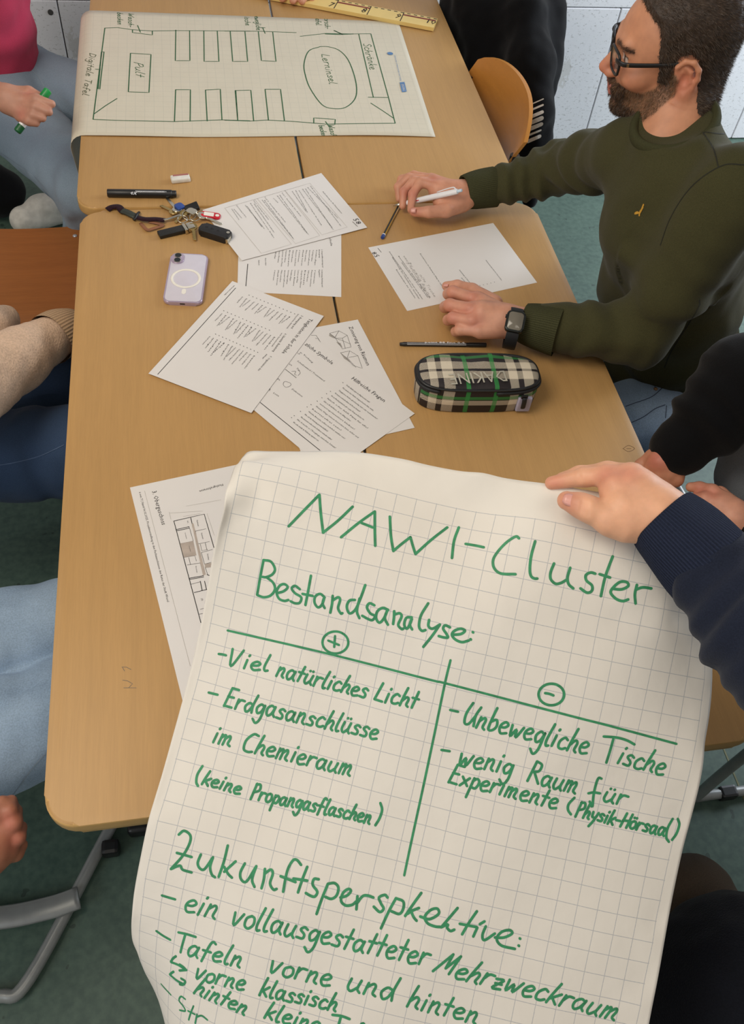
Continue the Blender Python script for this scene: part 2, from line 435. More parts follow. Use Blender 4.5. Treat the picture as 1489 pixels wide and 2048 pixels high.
# ------------------------------------------------------------------ text and ink
def ribbon(bm, P3, N3, w):
    """flat ink stroke with rounded ends on points P3 with normals N3"""
    m = len(P3)
    if m < 2: return
    Ls = []; Rs = []
    for i in range(m):
        d = P3[min(i + 1, m - 1)] - P3[max(i - 1, 0)]
        if np.linalg.norm(d) < 1e-9: d = np.array([1e-6, 0, 0])
        s = np.cross(N3[i], d); s /= np.linalg.norm(s) + 1e-12
        ww = w * .5
        Ls.append(bm.verts.new(P3[i] + s * ww)); Rs.append(bm.verts.new(P3[i] - s * ww))
    for i in range(m - 1): bm.faces.new((Ls[i], Rs[i], Rs[i + 1], Ls[i + 1]))
    for i, sg in ((0, -1), (m - 1, 1)):
        d = P3[min(i + 1, m - 1)] - P3[max(i - 1, 0)]; d = d / (np.linalg.norm(d) + 1e-12)
        s = np.cross(N3[i], d); s /= np.linalg.norm(s) + 1e-12
        arc = [bm.verts.new(P3[i] + (s * math.cos(t) + sg * d * math.sin(t)) * w * .5) for t in (math.pi * .25, math.pi * .5, math.pi * .75)]
        v = [Ls[i]] + arc + [Rs[i]]
        bm.faces.new(v if sg < 0 else v[::-1])
def densify(pts, step):
    out = [np.array(pts[0], float)]
    for a, b in zip(pts, pts[1:]):
        a = np.array(a, float); b = np.array(b, float); n = max(1, int(np.linalg.norm(b - a) / step))
        for k in range(1, n + 1): out.append(a + (b - a) * k / n)
    return out
class Surf:
    """a sheet something is written on: world point where the line of sight to a picture point meets it"""
    def __init__(s, bvh=None, z=None): s.bvh = bvh; s.z = z
    def hit(s, x, y):
        if s.z is not None: return at(x, y, s.z), np.array([0, 0, 1.0])
        d = Vector(ray(x, y)).normalized(); h = s.bvh.ray_cast(Vector(CAM), d)
        if h[0] is None: return None, None
        n = h[1] if h[1].dot(d) < 0 else -h[1]
        return np.array(h[0]), np.array(n)
def ink(bm, surf, strokes, w, lift=0.0005, smooth=True, step=4.0):
    for st in strokes:
        if len(st) == 1: st = [st[0], (st[0][0] + .8, st[0][1] + .8)]
        pts = smooth_path(st, 5) if (smooth and len(st) > 2) else st
        pts = densify(pts, step)
        P3 = []; N3 = []
        for p in pts:
            h, n = surf.hit(p[0], p[1])
            if h is None:
                if len(P3) > 1: ribbon(bm, P3, N3, w)
                P3 = []; N3 = []; continue
            if P3 and surf.z is None and np.linalg.norm(h - P3[-1]) > .06: ribbon(bm, P3, N3, w); P3 = []; N3 = []
            P3.append(h + n * lift); N3.append(n)
        if len(P3) > 1: ribbon(bm, P3, N3, w)
_G = {
 'a': (.95, ".75,.85 .4,1 .08,.7 .08,.25 .3,0 .6,.25 .8,.9|.8,.95 .74,.3 .95,0"), 'b': (.8, ".2,1.9 .1,.9 .1,.05 .5,.05 .75,.45 .55,.95 .12,.7"),
 'c': (.8, ".75,.85 .45,1 .1,.6 .15,.1 .5,0 .8,.15"), 'd': (.95, ".7,.85 .35,.95 .05,.5 .25,0 .55,.2 .75,.8|.95,1.9 .78,.8 .85,0"),
 'e': (.8, ".1,.5 .5,.55 .72,.8 .45,1 .12,.75 .05,.35 .3,0 .8,.12"), 'f': (.75, ".85,1.75 .6,1.9 .4,1.5 .2,-.2|.0,.9 .7,.85"),
 'g': (.85, ".75,.85 .4,1 .08,.6 .25,.1 .6,.3 .8,.95|.8,.95 .72,-.4 .4,-.9 .0,-.55"), 'h': (.8, ".3,1.9 .1,.8 .0,0|.08,.5 .45,.95 .68,.75 .6,.2 .8,0"),
 'i': (.35, ".2,.95 .1,0|.28,1.4 .32,1.5"), 'k': (.75, ".3,1.9 .1,.8 .0,0|.75,1 .1,.42|.25,.5 .7,0"), 'l': (.4, ".3,1.9 .08,.5 .18,0 .4,.05"),
 'm': (1.25, ".15,1 .05,0|.1,.6 .42,1 .52,.75 .45,.0|.5,.6 .85,1 .98,.75 .9,.2 1.15,0"), 'n': (.85, ".15,1 .05,0|.1,.6 .48,1 .66,.8 .6,.2 .82,0"),
 'o': (.8, ".45,1 .1,.75 .1,.2 .45,0 .78,.35 .72,.85 .45,1"), 'p': (.8, ".2,1 .05,-.9|.15,.7 .5,1 .8,.7 .6,.1 .12,.15"),
 'r': (.7, ".12,1 .05,0|.08,.5 .35,.95 .75,.95"), 's': (.7, ".7,.85 .4,1 .15,.75 .55,.4 .5,.05 .0,.08"), 't': (.6, ".42,1.7 .2,0|.0,1 .65,.95"),
 'u': (.9, ".12,1 .05,.3 .3,0 .68,.4|.78,1 .68,.3 .88,0"), 'v': (.8, ".05,1 .25,0 .8,1"), 'w': (1.15, ".05,1 .2,0 .55,.7 .72,0 1.15,1"),
 'x': (.7, ".0,.9 .7,.1|.7,.9 .0,.0"), 'y': (.8, ".1,1 .15,.4 .45,.3|.85,1 .45,-.2 .1,-.9"), 'z': (.7, ".0,.9 .6,.9 .05,.05 .7,.05|.1,.5 .6,.5"),
 'B': (.95, ".2,1.9 .0,0|.2,1.9 .7,1.75 .55,1.1 .15,1|.5,1 .85,.6 .5,0 .0,0"), 'C': (1.1, "1.1,1.8 .6,1.85 .1,1.1 .15,.2 .6,0 1.0,.1"),
 'D': (1.0, ".2,1.9 .0,0|.2,1.9 .9,1.5 .8,.4 .0,0"), 'E': (.9, ".25,1.9 .0,0|.25,1.9 .95,1.85|.1,1 .7,1|.0,.05 .8,0"),
 'H': (1.0, ".3,1.9 .0,0|1.1,1.9 .85,0|.1,.9 1.0,.95"), 'K': (.9, ".2,1.9 .0,0|.9,1.9 .1,.9|.2,1 .85,0"), 'L': (.8, ".35,1.9 .0,.1|.0,.1 .8,0"),
 'M': (1.4, ".0,0 .7,1.8|.7,1.8 .75,.5|.75,.5 1.3,1.8|1.3,1.8 1.2,.1"), 'P': (.85, ".2,1.9 .0,0|.15,1.8 .7,1.85 .8,1.2 .1,.85"),
 'R': (1.1, ".25,1.9 .05,0|.25,1.9 .8,1.7 .75,1.1 .15,.9|.35,.95 1.1,0"), 'S': (.8, ".9,1.7 .5,1.9 .2,1.4 .7,.8 .6,.1 .0,.1"),
 'T': (.9, ".0,1.85 1.0,1.8|.5,1.8 .3,0"), 'U': (1.1, ".3,1.9 .05,.9 .2,.1 .6,.1 .95,.9|1.15,1.7 .95,.9 1.1,.0"), 'V': (1.0, ".05,1.9 .25,0 .95,1.9"),
 'W': (1.4, ".1,1.9 .2,0 .7,1.2 .85,0 1.5,1.9"), 'Z': (1.0, ".2,1.7 .6,1.9 .8,1.5 .0,.05|.0,.05 .5,.2 1.0,.0|.2,.95 .8,.9"),
 '-': (.6, ".0,.6 .6,.6"), '(': (.45, ".5,2 .1,1.2 .05,.3 .3,-.3"), ')': (.45, ".2,2 .5,1.2 .4,.3 .0,-.3"), ' ': (.7, ""), ':': (.3, ".1,.1 .12,.15|.15,.8 .17,.85"),
}
for a_, b_ in (('ü', 'u'), ('ö', 'o'), ('ä', 'a')): _G[a_] = (_G[b_][0], _G[b_][1] + "|.3,1.4 .32,1.45|.62,1.4 .64,1.45")
def word(text, x0, y0, x1, y1, h, up=None, slant=0.12, gap=.22):
    """hand lettering between two baseline points, x-height h"""
    W_ = sum(_G[c][0] + gap for c in text) - gap
    bx, by = x1 - x0, y1 - y0; L = math.hypot(bx, by); bx /= L; by /= L
    ux, uy = (by, -bx) if up is None else up
    sx = L / W_; out = []; x = 0
    r = random.Random(text)
    for c in text:
        w_, g = _G[c]; jy = (r.random() - .5) * .12; js = 1 + (r.random() - .5) * .1
        if g:
            for s_ in g.split('|'):
                st = []
                for p in s_.split():
                    a, b = map(float, p.split(',')); X = (x + a) * sx + b * h * slant; Y = (b * js + jy) * h
                    st.append((x0 + bx * X + ux * Y, y0 + by * X + uy * Y))
                out.append(st)
        x += w_ + gap
    return out
def tr(scale, ox, oy, txt):
    """traced strokes: 'x,y x,y|...' in a crop's own units"""
    return [[(ox + float(a) / scale, oy + float(b) / scale) for a, b in (p.split(',') for p in s_.split())] for s_ in txt.split('|')]
_txt_cache = {}
def printed(parent, items, z, mat='print', name='printed_text', size=None):
    """items: (text, p0 px, p1 px, size_factor) set in the built-in sans face, laid on the sheet at height z, all joined"""
    verts = []; faces = []
    for it in items:
        s_, p0, p1 = it[:3]; hf = it[3] if len(it) > 3 else 1.0
        if s_ not in _txt_cache:
            cu = bpy.data.curves.new('t', 'FONT'); cu.body = s_; cu.resolution_u = 1; cu.size = 1.0
            ob = bpy.data.objects.new('t', cu); me = bpy.data.meshes.new_from_object(ob)
            V = np.array([v.co[:] for v in me.vertices]) if len(me.vertices) else np.zeros((0, 3)); F = [tuple(p.vertices) for p in me.polygons]
            bpy.data.objects.remove(ob); bpy.data.curves.remove(cu); bpy.data.meshes.remove(me); _txt_cache[s_] = (V, F)
        V, F = _txt_cache[s_]
        if not len(V): continue
        a = at(*p0, z); b = at(*p1, z); d = b - a; L = np.linalg.norm(d); d /= L; u = np.array([-d[1], d[0], 0])
        k = L / max(V[:, 0].max(), 1e-6)
        base = len(verts)
        for v in V: verts.append(a + d * v[0] * k + u * v[1] * (size if size else k * hf))
        faces += [tuple(i + base for i in f) for f in F]
    return setp(link(name, mesh_np(verts, faces, False), mat, parent), kind='stuff' if len(items) > 1 else None)

# ------------------------------------------------------------------ setting: floor, wall
TZ = 0.75
t = NT('green_linoleum'); co = t.coord()
c = t.ramp(t.noise(7, 6, co, .7), rgb(62, 86, 76), rgb(84, 108, 94), .3, .7)
c = t.mix(0.35, c, t.ramp(t.noise(60, 4, co), rgb(52, 70, 62), rgb(94, 114, 100), .35, .65))
c = t.mix(t.math('MULTIPLY', t.math('GREATER_THAN', t.noise(22, 2, co), .69), .5), c, rgb(30, 38, 34))
t.col(c); t.rough(.5); t.bump(t.noise(50, 3, co), .08, .002); M['lino'] = t.m
bm = B(); box(bm, (1.0, .6, -.02), (8, 4.6, .04)); floor = link('floor', mesh_bm(bm), 'lino'); setp(floor, kind='structure')
bm = B(); box(bm, (1.352, .2, .0004), (.004, 3.0, .0008)); seam = link('seam', mesh_bm(bm), plain('seam_weld', rgb(120, 120, 84), .6), floor)
# limestone wall at the back: slabs with recessed joints
YW = 2.83
t = NT('pale_limestone'); co = t.coord()
c = t.ramp(t.noise(2.2, 4, co), rgb(222, 222, 226), rgb(238, 238, 242), .3, .7)
v = t.noise(70, 5, t.coord('Object', (1, 1, 1.8)), .75); n2 = t.noise(4, 2, co)
c = t.mix(t.math('MULTIPLY', t.math('GREATER_THAN', t.math('MULTIPLY_ADD', n2, .12, v), .655), .55), c, rgb(140, 138, 134))
v2 = t.noise(9, 6, t.coord('Object', (1, 1, .6)), .7); c = t.mix(t.math('MULTIPLY', t.math('GREATER_THAN', v2, .62), .35), c, rgb(176, 172, 160))
t.col(c); t.rough(.55); t.bump(v, .2, .002); M['stone'] = t.m
bm = B(); box(bm, (1.0, YW + .08, 1.5), (8, .1, 3.04)); wall = link('wall_back', mesh_bm(bm), plain('joint_mortar', rgb(120, 118, 112), .9)); setp(wall, kind='structure')
bm = B(); SW, SH = 0.662, 0.515
box(bm, (0, 0, 0), (SW - .004, .03, SH - .004), bev=.002, seg=1); slab_me = mesh_bm(bm); slab_me.materials.append(M['stone'])
for rr in range(0, 6):
    off = 1.815 if rr % 2 == 0 else 1.14 + .33
    for k in range(-6, 6):
        xc = off + k * SW + SW / 2
        if xc < -2.6 or xc > 4.4: continue
        if rr > 2 and (xc < -1.2 or xc > 3.2): continue
        o = bpy.data.objects.new('stone_slab', slab_me); COL.objects.link(o); o.parent = wall
        o.location = (xc, YW + .015, SH * rr + SH / 2 + .002)
# drilled hole with plug in the slab left of the tables
hp = aty(101, 25, YW - .002); bm = B(); cyl(bm, hp, hp + np.array([0, .004, 0]), .009, n=16)
link('wall_plug', mesh_bm(bm), plain('plug_grey', rgb(70, 68, 66), .8), wall)

# ------------------------------------------------------------------ tables
def table(x0, y0, x1, y1, label, r=.045):
    th = thing('school_table', label, 'table', ((x0 + x1) / 2, (y0 + y1) / 2, 0), 'two-seat school tables pushed together')
    bm = B(); prism(bm, rrect(x0 + .0015, y0 + .0015, x1 - .0015, y1 - .0015, r, 8), TZ - .026, TZ, bev=.006, seg=4)
    me = mesh_bm(bm, angle=math.radians(50)); o = link('tabletop', me, ['table', 'table_edge'], th)
    for p in me.polygons:
        if p.normal.z < .75 and p.center.z > TZ - .0255: p.material_index = 1
    zi = TZ - .045; xa, xb, ya, yb = x0 + .09, x1 - .09, y0 + .24, y1 - .12
    for a, b in (((xa, ya), (xb, ya)), ((xa, yb), (xb, yb)), ((xa, ya), (xa, yb)), ((xb, ya), (xb, yb))):
        m = ((a[0] + b[0]) / 2, (a[1] + b[1]) / 2, zi); bm = B(); box(bm, m, (abs(a[0] - b[0]) + .03, abs(a[1] - b[1]) + .03, .036), bev=.004)
        link('rail', mesh_bm(bm), 'steel', th)
    for y in (ya, yb):
        for x in (xa, xb):
            bm = B(); cyl(bm, (x, y, .03), (x, y, zi), .016, n=16); link('leg', mesh_bm(bm, angle=.8), 'steel', th)
        bm = B(); tube(bm, [(x0 + .03, y, .022), (x1 - .03, y, .022)], .017, n=14, flat=.85)
        link('foot_bar', mesh_bm(bm, angle=.8), 'steel_light', th)
        for x in (x0 + .03, x1 - .03):
            bm = B(); box(bm, (x, y, .018), (.05, .045, .036), bev=.01, seg=3); link('foot_cap', mesh_bm(bm, angle=.8), 'plastic_black', th)
    return th
table(0.0, 0.012, 0.4985, 1.314, 'beech school table at the near left with mobile phone on it')
table(0.5015, 0.012, 1.0, 1.314, 'beech school table at the near right with plaid pencil case on it', .05)
table(-.010, 1.320, 0.4835, 2.62, 'beech school table at the far left under left end of floor plan poster')
table(0.4875, 1.318, 0.985, 2.62, 'beech school table at the far right carrying the yellow ruler end', .05)
# pencil doodles and knots on the near tops
bm = B(); S = Surf(z=TZ + .0002)
ink(bm, S, tr(3.4125, 0, 1150, "832,628 862,628 895,645|838,632 850,655|838,718 870,722 905,742 880,768|845,770 930,770"), .0007, lift=0, smooth=False)
tb = [o for o in COL.objects if o.name.startswith('school_table')]
link('pencil_doodle', mesh_bm(bm), 'pencil_line', tb[0])
bm = B(); ink(bm, S, [[(1247, 897), (1258, 891), (1270, 897), (1258, 903), (1247, 897)], [(1254, 897), (1263, 897)]], .0009, lift=0)
link('wood_knot', mesh_bm(bm), plain('knot_brown', rgb(120, 86, 50), .6), tb[1])

# ------------------------------------------------------------------ paper sheets
def sheet_xy(p, label, z, name='printed_sheet', thick=.00022, group=None, lift=None, w=None):
    """quad sheet; p = 4 picture corners in order, lying at height z"""
    P = [at(*q, z) for q in p]; c = sum(P) / 4; c[2] = TZ
    th = thing(name, label, 'paper', c, group)
    n = 14; V = []; F = []
    for j in range(n + 1):
        for i in range(n + 1):
            u, v = i / n, j / n
            q = P[0] * (1 - u) * (1 - v) + P[1] * u * (1 - v) + P[2] * u * v + P[3] * (1 - u) * v
            q = q.copy(); q[2] += .0012 * math.sin(u * 5 + z * 999) * math.sin(v * 4 + z * 500) * (4 * u * (1 - u)) * 0
            if lift:
                for (cu, cv, hh, rr) in lift:
                    d = math.hypot(u - cu, v - cv)
                    if d < rr: q[2] += hh * (1 - d / rr) ** 2
            V.append(q)
    m = len(V); V += [v - np.array([0, 0, thick]) for v in V]
    for j in range(n):
        for i in range(n):
            a = j * (n + 1) + i; F.append((a, a + 1, a + n + 2, a + n + 1)); F.append((a + m, a + n + 1 + m, a + n + 2 + m, a + 1 + m))
    rim = [i for i in range(n + 1)] + [j * (n + 1) + n for j in range(1, n + 1)] + [n * (n + 1) + i for i in range(n - 1, -1, -1)] + [j * (n + 1) for j in range(n - 1, 0, -1)]
    for a, b in zip(rim, rim[1:] + rim[:1]): F.append((a, a + m, b + m, b))
    me = mesh_np(V, F, False)
    bm = bmesh.new(); bm.from_mesh(me); bmesh.ops.recalc_face_normals(bm, faces=bm.faces); bm.to_mesh(me); bm.free()
    o = link('sheet', me, 'paper', th); th['_z'] = z
    return th
def bars(th, lines, z, w, mat='print', name='printed_lines'):
    bm = B(); S = Surf(z=z + .0002); ink(bm, S, lines, w, lift=0, smooth=False, step=30)
    return setp(link(name, mesh_bm(bm), mat, th), kind='stuff' if len(lines) > 1 else None)
def fq(k, ox, oy): return lambda x, y: (ox + x / k, oy + y / k)
Z = lambda n: TZ + .0004 + .0007 * n
# A: sheet with curly text and two columns, below the boxed one
q = fq(3.7225, 400, 340)
zA = Z(0)
sA = sheet_xy([(478, 470), (683, 466), (683, 594), (475, 583)], 'printed sheet with word columns, half hidden under the boxed task sheet', zA)
def lines_cols(q, xs, y0, y1s, words, dirn):
    out = []
    for i, x in enumerate(xs): out.append((words[i % len(words)], q(x, y0), q(x + dirn, y1s[i % len(y1s)])))
    return out
wd = ['rennen', 'Musik hören', 'Filme ansehen', 'ausruhen', 'Vorträge halten', 'Kontakte pflegen', 'neue Räume', 'Lernen am Platz', 'Gespräche führen', 'bauen', 'Werken', 'Pausen machen']
it = []
for i, x in enumerate(range(560, 870, 25)): it.append((wd[i % 12], q(x - 4, 745), q(x - 16, 820 + (i * 37) % 60)))
for i, x in enumerate(range(560, 870, 25)): it.append((wd[(i + 5) % 12], q(x + 6, 595), q(x - 6, 660 + (i * 29) % 60)))
it += [('chule', q(962, 505), q(975, 565)), ('2. Gruppendifferenzierung und', q(905, 590), q(912, 725)), ('Bewegung', q(885, 592), q(888, 652)), ('4. Erholung, Rückzug und', q(905, 742), q(908, 870)), ('Regulation', q(885, 742), q(888, 798)), ('Haltern', q(435, 670), q(437, 708)), ('Fluren sitzen', q(485, 655), q(488, 710))]
it = [(a, b, c, .8) for a, b, c in it]
printed(sA, it[:-7] + it[-2:], zA + .0003, size=.0038)
printed(sA, it[-6:-2], zA + .0003, 'print_black', size=.0040)
printed(sA, it[-7:-6], zA + .0003, size=.0068)
bars(sA, [[q(357, 700), q(340, 895)]], zA, .0014, 'print_black', 'printed_rule')
# B: boxed task sheet on top
zB = Z(3)
sB = sheet_xy([(405, 420), (643, 346), (735, 455), (484, 521)], 'printed task sheet with ruled boxes lying under the keys', zB)
bars(sB, [[q(185, 283), q(820, 98), q(1098, 425), q(910, 482), q(635, 152)], [q(632, 152), q(893, 488), q(712, 548), q(428, 212)], [q(408, 218), q(683, 552), q(458, 620), q(185, 283)]], zB + .0002, .0006, 'print_grey', 'printed_box')
it = [('Anforderung an die Präsentation:', q(912, 160), q(1055, 325), .8)]
L1 = [(820, 118, 1050, 420), (800, 130, 1030, 362), (782, 138, 990, 445), (760, 140, 985, 430), (735, 150, 905, 415), (710, 150, 800, 318), (685, 158, 790, 310), (590, 185, 805, 480), (572, 190, 795, 470), (545, 210, 580, 245), (460, 222, 700, 520), (478, 225, 690, 505), (400, 250, 550, 465), (372, 245, 550, 505), (350, 270, 460, 425), (335, 262, 480, 440), (235, 290, 290, 372), (250, 290, 310, 360)]
tw = ['Stellt eure Ergebnisse auf dem Plakat übersichtlich dar.', 'Beschreibt die Räume und ihre Funktion im Cluster.', 'Welche Stärken und Schwächen habt ihr gefunden?', 'Arbeitet gemeinsam mit eurer Gruppe', 'und macht einen Vorschlag für die Zukunft.']
for i, (a, b, c_, d) in enumerate(L1): it.append((tw[i % 5], q(a, b), q(c_, d), .75))
for i, (a, b, c_, d) in enumerate([(607, 168, 750, 345), (478, 200, 635, 390), (395, 225, 510, 370), (268, 262, 342, 352)]): it.append(('Teil %d: Gestaltung der Arbeit' % (i + 1), q(a, b), q(c_, d), .9))
it.append(('58', q(1138, 365), q(1172, 405), .8))
printed(sB, it[1:-1], zB + .0004, size=.0034)
printed(sB, it[:1], zB + .0004, 'print_black', size=.0042)
printed(sB, it[-1:], zB + .0004)
bars(sB, [[q(1138, 385), q(1175, 420)]], zB + .0002, .001, 'print_black', 'printed_rule')
# C: activities sheet
q = fq(2.5672, 280, 540)
zC = Z(4)
sC = sheet_xy([(465, 562), (648, 632), (503, 826), (297, 747)], 'printed sheet of school activities in three word columns left of the other sheets', zC)
it = [('Tätigkeiten in der Schule', q(872, 248), q(728, 425), 1.0)]
w2 = ['bringen', 'Materialien holen und', 'experimentieren', 'Gegenstände tragen', 'werkeln und bauen', 'kleben', 'Sport treiben', 'basteln', 'turnen', 'springen', 'laufen', 'spielen', 'gehen']
for i in range(13):
    a = (515 + i * 20.5, 130 + i * 8.5); it.append((w2[i], q(a[0] + 10, a[1] + 6), q(a[0] - 18 - (i * 7) % 22, a[1] + 38 + (i * 13) % 26), .8))
for i in range(15):
    a = (412 + i * 19.3, 218 + i * 8.5); it.append((w2[(i + 4) % 13], q(a[0] + 8, a[1] + 4), q(a[0] - 28 - (i * 9) % 22, a[1] + 42 + (i * 17) % 30), .8))
for i in range(13):
    a = (350 + i * 19, 335 + i * 8.2); it.append((w2[(i + 8) % 13], q(a[0] + 8, a[1] + 4), q(a[0] - 30 - (i * 5) % 24, a[1] + 46 + (i * 11) % 36), .8))
for s_, a, b in (('3. Bewegung und', (830, 232), (775, 298)), ('körperliche Aktivität', (812, 225), (752, 300)), ('6. Identität, Beziehung', (745, 325), (680, 418)), ('und Gemeinschaft', (728, 322), (675, 392)), ('9. Organisation des', (670, 440), (605, 515)), ('Alltags', (650, 430), (628, 455))):
    it.append((s_, q(*a), q(*b), 1.0))
it.append(('wwwcosk', q(484, 78), q(432, 128), .9))
printed(sC, [t_ for t_ in it if len(t_[0]) < 23 and t_[0][1:2] != '.'], zC + .0003, size=.0040)
printed(sC, [t_ for t_ in it if len(t_[0]) >= 23 or t_[0][1:2] == '.'], zC + .0003, 'print_black')
bars(sC, [[q(492, 92), q(92, 535)]], zC, .0012, 'print_black', 'printed_rule')
dots = []
for i in range(13): dots += [[q(560 + i * 19.5, 128 + i * 8)], [q(430 + i * 19.5, 208 + i * 8.3)], [q(388 + i * 18, 328 + i * 7.8)]]
bars(sC, dots, zC, .0013, 'print', 'bullet_dots')
# D: helpful questions sheet
zD = Z(2)
p2 = at(830, 827, zD); p1 = at(*q(880, 335), zD); d = (p1 - p2); d /= np.linalg.norm(d); nn = np.array([d[1], -d[0], 0]);
if (at(726, 906, zD) - p2) @ nn < 0: nn = -nn
def topx(P):
    v = (P - CAM) @ MR; return (744.5 + FPX * v[0] / -v[2], 1024 - FPX * v[1] / -v[2])
sD = sheet_xy([topx(p2 + d * .297), (830, 827), topx(p2 + nn * .21), topx(p2 + nn * .21 + d * .297)], 'printed sheet headed with helpful questions, front edge under the big poster', zD)
it = [('zliche Symbole', q(845, 383), q(985, 485), 1.0), ('Hilfreiche Fragen', q(1083, 558), q(1252, 678), 1.0), ('Vorhang', q(838, 435), q(885, 478)), ('Schiebewand / Trennwand', q(806, 468), q(945, 572)), ('Tür', q(802, 505), q(818, 520)), ('Diskretion', q(778, 612), q(832, 652)), ('Loise', q(683, 632), q(712, 650)), ('te', q(765, 485), q(780, 492)), ('Je', q(705, 560), q(718, 568))]
qs = ['Welche Abläufe prägen den Alltag besonders stark?', 'Wer arbeitet hier? Welche Gruppen brauchen Ruhe, welche', 'Tätigkeiten finden gleichzeitig statt oder nacheinander?', 'Wo braucht es vermischte Räume oder Bereiche Austausch?', 'Wo ist Wandel gewünscht, gibt es gute Übung am falschen Ort', 'falsch oder fehlt Platz für alle?', 'Gibt es Bedürfnisse, die im Alltag bisher', 'unterrepräsentiert bleiben?', 'Welche Wege müssen besonders kurz, sicher und', 'barrierefrei sein?', 'Welche Bereiche sollten mehrfach nutzbar sein?', 'Wie soll die Nutzung gemeinschaftlich?', 'Was und womit wollen welche Strukturen verbunden nutzbar?', 'Wo braucht es Übergänge zwischen Schatz?', 'Wie sollte deshalb die Möblierung organisiert sein']
for i, s_ in enumerate(qs):
    a = (1058 - i * 19.5, 592 + i * 13.6); ln = .55 + .45 * ((i * 37) % 11) / 10; it.append((s_, q(*a), q(a[0] + 218 * ln, a[1] + 150 * ln * 1.08), .85))
printed(sD, it[9:], zD + .0003, 'print_black', size=.0044)
printed(sD, it[2:9], zD + .0003, size=.0050)
printed(sD, it[:2], zD + .0003, 'print_black')
bars(sD, [[q(618, 680), q(925, 926)]], zD, .0013, 'print_black', 'printed_rule')
bars(sD, [[q(748, 510), q(803, 553)]], zD, .001, 'print_black', 'printed_rule')
bm = B(); S = Surf(z=zD + .0004)
ink(bm, S, [[q(810, 425), q(818, 432), q(826, 422), q(832, 430)], [q(780, 520), q(800, 520), q(795, 535), q(805, 540)], [q(815, 515), q(824, 528), q(812, 542)], [q(750, 572), q(772, 580), q(775, 592), q(752, 602), q(737, 590), q(740, 575), q(750, 572)], [q(662, 615), q(670, 610), q(665, 620)]], .0006, lift=0)
link('printed_symbols', mesh_bm(bm), 'print', sD)
bars(sD, [[q(1042, 577)], [q(978, 622)], [q(958, 634)], [q(934, 655)], [q(910, 672)], [q(878, 690)], [q(858, 702)], [q(824, 725)], [q(792, 747)], [q(778, 757)]], zD, .0012, 'print', 'bullet_dots')
# E: zoning sheet under D
zE = Z(1)
e2 = at(716, 639, zE); e3 = at(829, 853.6, zE); d = (e3 - e2); d = d / np.linalg.norm(d); nn = np.array([d[1], -d[0], 0]); 
if (at(600, 680, zE) - e2) @ nn < 0: nn = -nn
sE = sheet_xy([topx(e2 + nn * .21), (716, 639), topx(e2 + d * .297), topx(e2 + d * .297 + nn * .21)], 'printed sheet about zoning of rooms with small box drawings, mostly covered', zE)
printed(sE, [('Zonierung von Räumen', q(1072, 292), q(1165, 490), 1.0)], zE + .0003)
bm = B(); S = Surf(z=zE + .0003)
ink(bm, S, [[q(975, 325), q(1022, 312), q(1065, 335), q(1085, 395), q(1040, 405), q(1005, 350), q(975, 325)], [q(1022, 312), q(1000, 350), q(1040, 350), q(1065, 335)], [q(1040, 350), q(1055, 400)], [q(1005, 350), q(1040, 362), q(1082, 380)], [q(1030, 425), q(1078, 415), q(1120, 440), q(1143, 505), q(1095, 490), q(1060, 450), q(1030, 425)], [q(1078, 415), q(1065, 450), q(1120, 440)], [q(1065, 450), q(1110, 500)], [q(880, 335), q(905, 335), q(928, 370), q(915, 352), q(890, 350)]], .0006, lift=0, smooth=False)
link('printed_diagram', mesh_bm(bm), 'print', sE)
def flat_poly(th, polys, z, mat, name):
    bm = B()
    for p in polys: bm.faces.new([bm.verts.new(at(x, y, z)) for x, y in p])
    bmesh.ops.recalc_face_normals(bm, faces=bm.faces)
    return link(name, mesh_bm(bm), mat, th)
flat_poly(sE, [[q(975, 325), q(1005, 345), q(995, 350), q(972, 338)], [q(1008, 368), q(1030, 375), q(1042, 400), q(1018, 380)], [q(1030, 425), q(1062, 450), q(1085, 478), q(1050, 455)]], zE + .00025, 'print_grey', 'printed_tint')
# F: man's worksheet
q = fq(3.7225, 720, 340)
zF = Z(0)
sF = sheet_xy([(737, 495), (987, 446), (1075, 565), (815, 622)], 'lined worksheet with handwritten notes under the fist of the man in olive', zF)
it = []
for i, (a, b, c_, d_) in enumerate([(217, 608, 465, 962), (285, 640, 520, 955), (268, 740, 410, 955), (240, 650, 440, 960), (310, 690, 505, 950), (447, 622, 615, 872), (740, 745, 818, 840), (755, 803, 780, 830), (937, 672, 1055, 822)]):
    it.append((['Erarbeitet gemeinsam folgende Punkte für euer Cluster und die Räume', 'Besonderheiten der Nutzung im Alltag der Schule', 'Bestandsanalyse des Gebäudes', 'Bewertung der räumlichen Qualität'][i % 4], q(a, b), q(c_, d_), .55))
it.append(('58', q(150, 642), q(116, 606), .8))
printed(sF, it[:-1], zF + .0003, 'print_black', size=.0036)
printed(sF, it[-1:], zF + .0003)
bars(sF, [[q(135, 582), q(160, 612)]], zF, .001, 'print_black', 'printed_rule')
bars(sF, [[q(*p)] for p in ((893, 858), (920, 853), (948, 847), (975, 840), (1002, 833))], zF, .001, 'print', 'bullet_dots')
bm = B(); S = Surf(z=zF + .0003)
for s_, a, b in (('wenig natürliches Licht', (325, 640), (480, 900)), ('zu wenig Räume', (370, 690), (520, 950)), ('alte Tische', (445, 780), (555, 945))):
    pa, pb = q(*a), q(*b); ink(bm, S, word(s_, *pa, *pb, 2.6, up=(.9, -.25)), .0004, lift=0, step=8)
link('pencil_notes', mesh_bm(bm), 'pencil_line', sF)
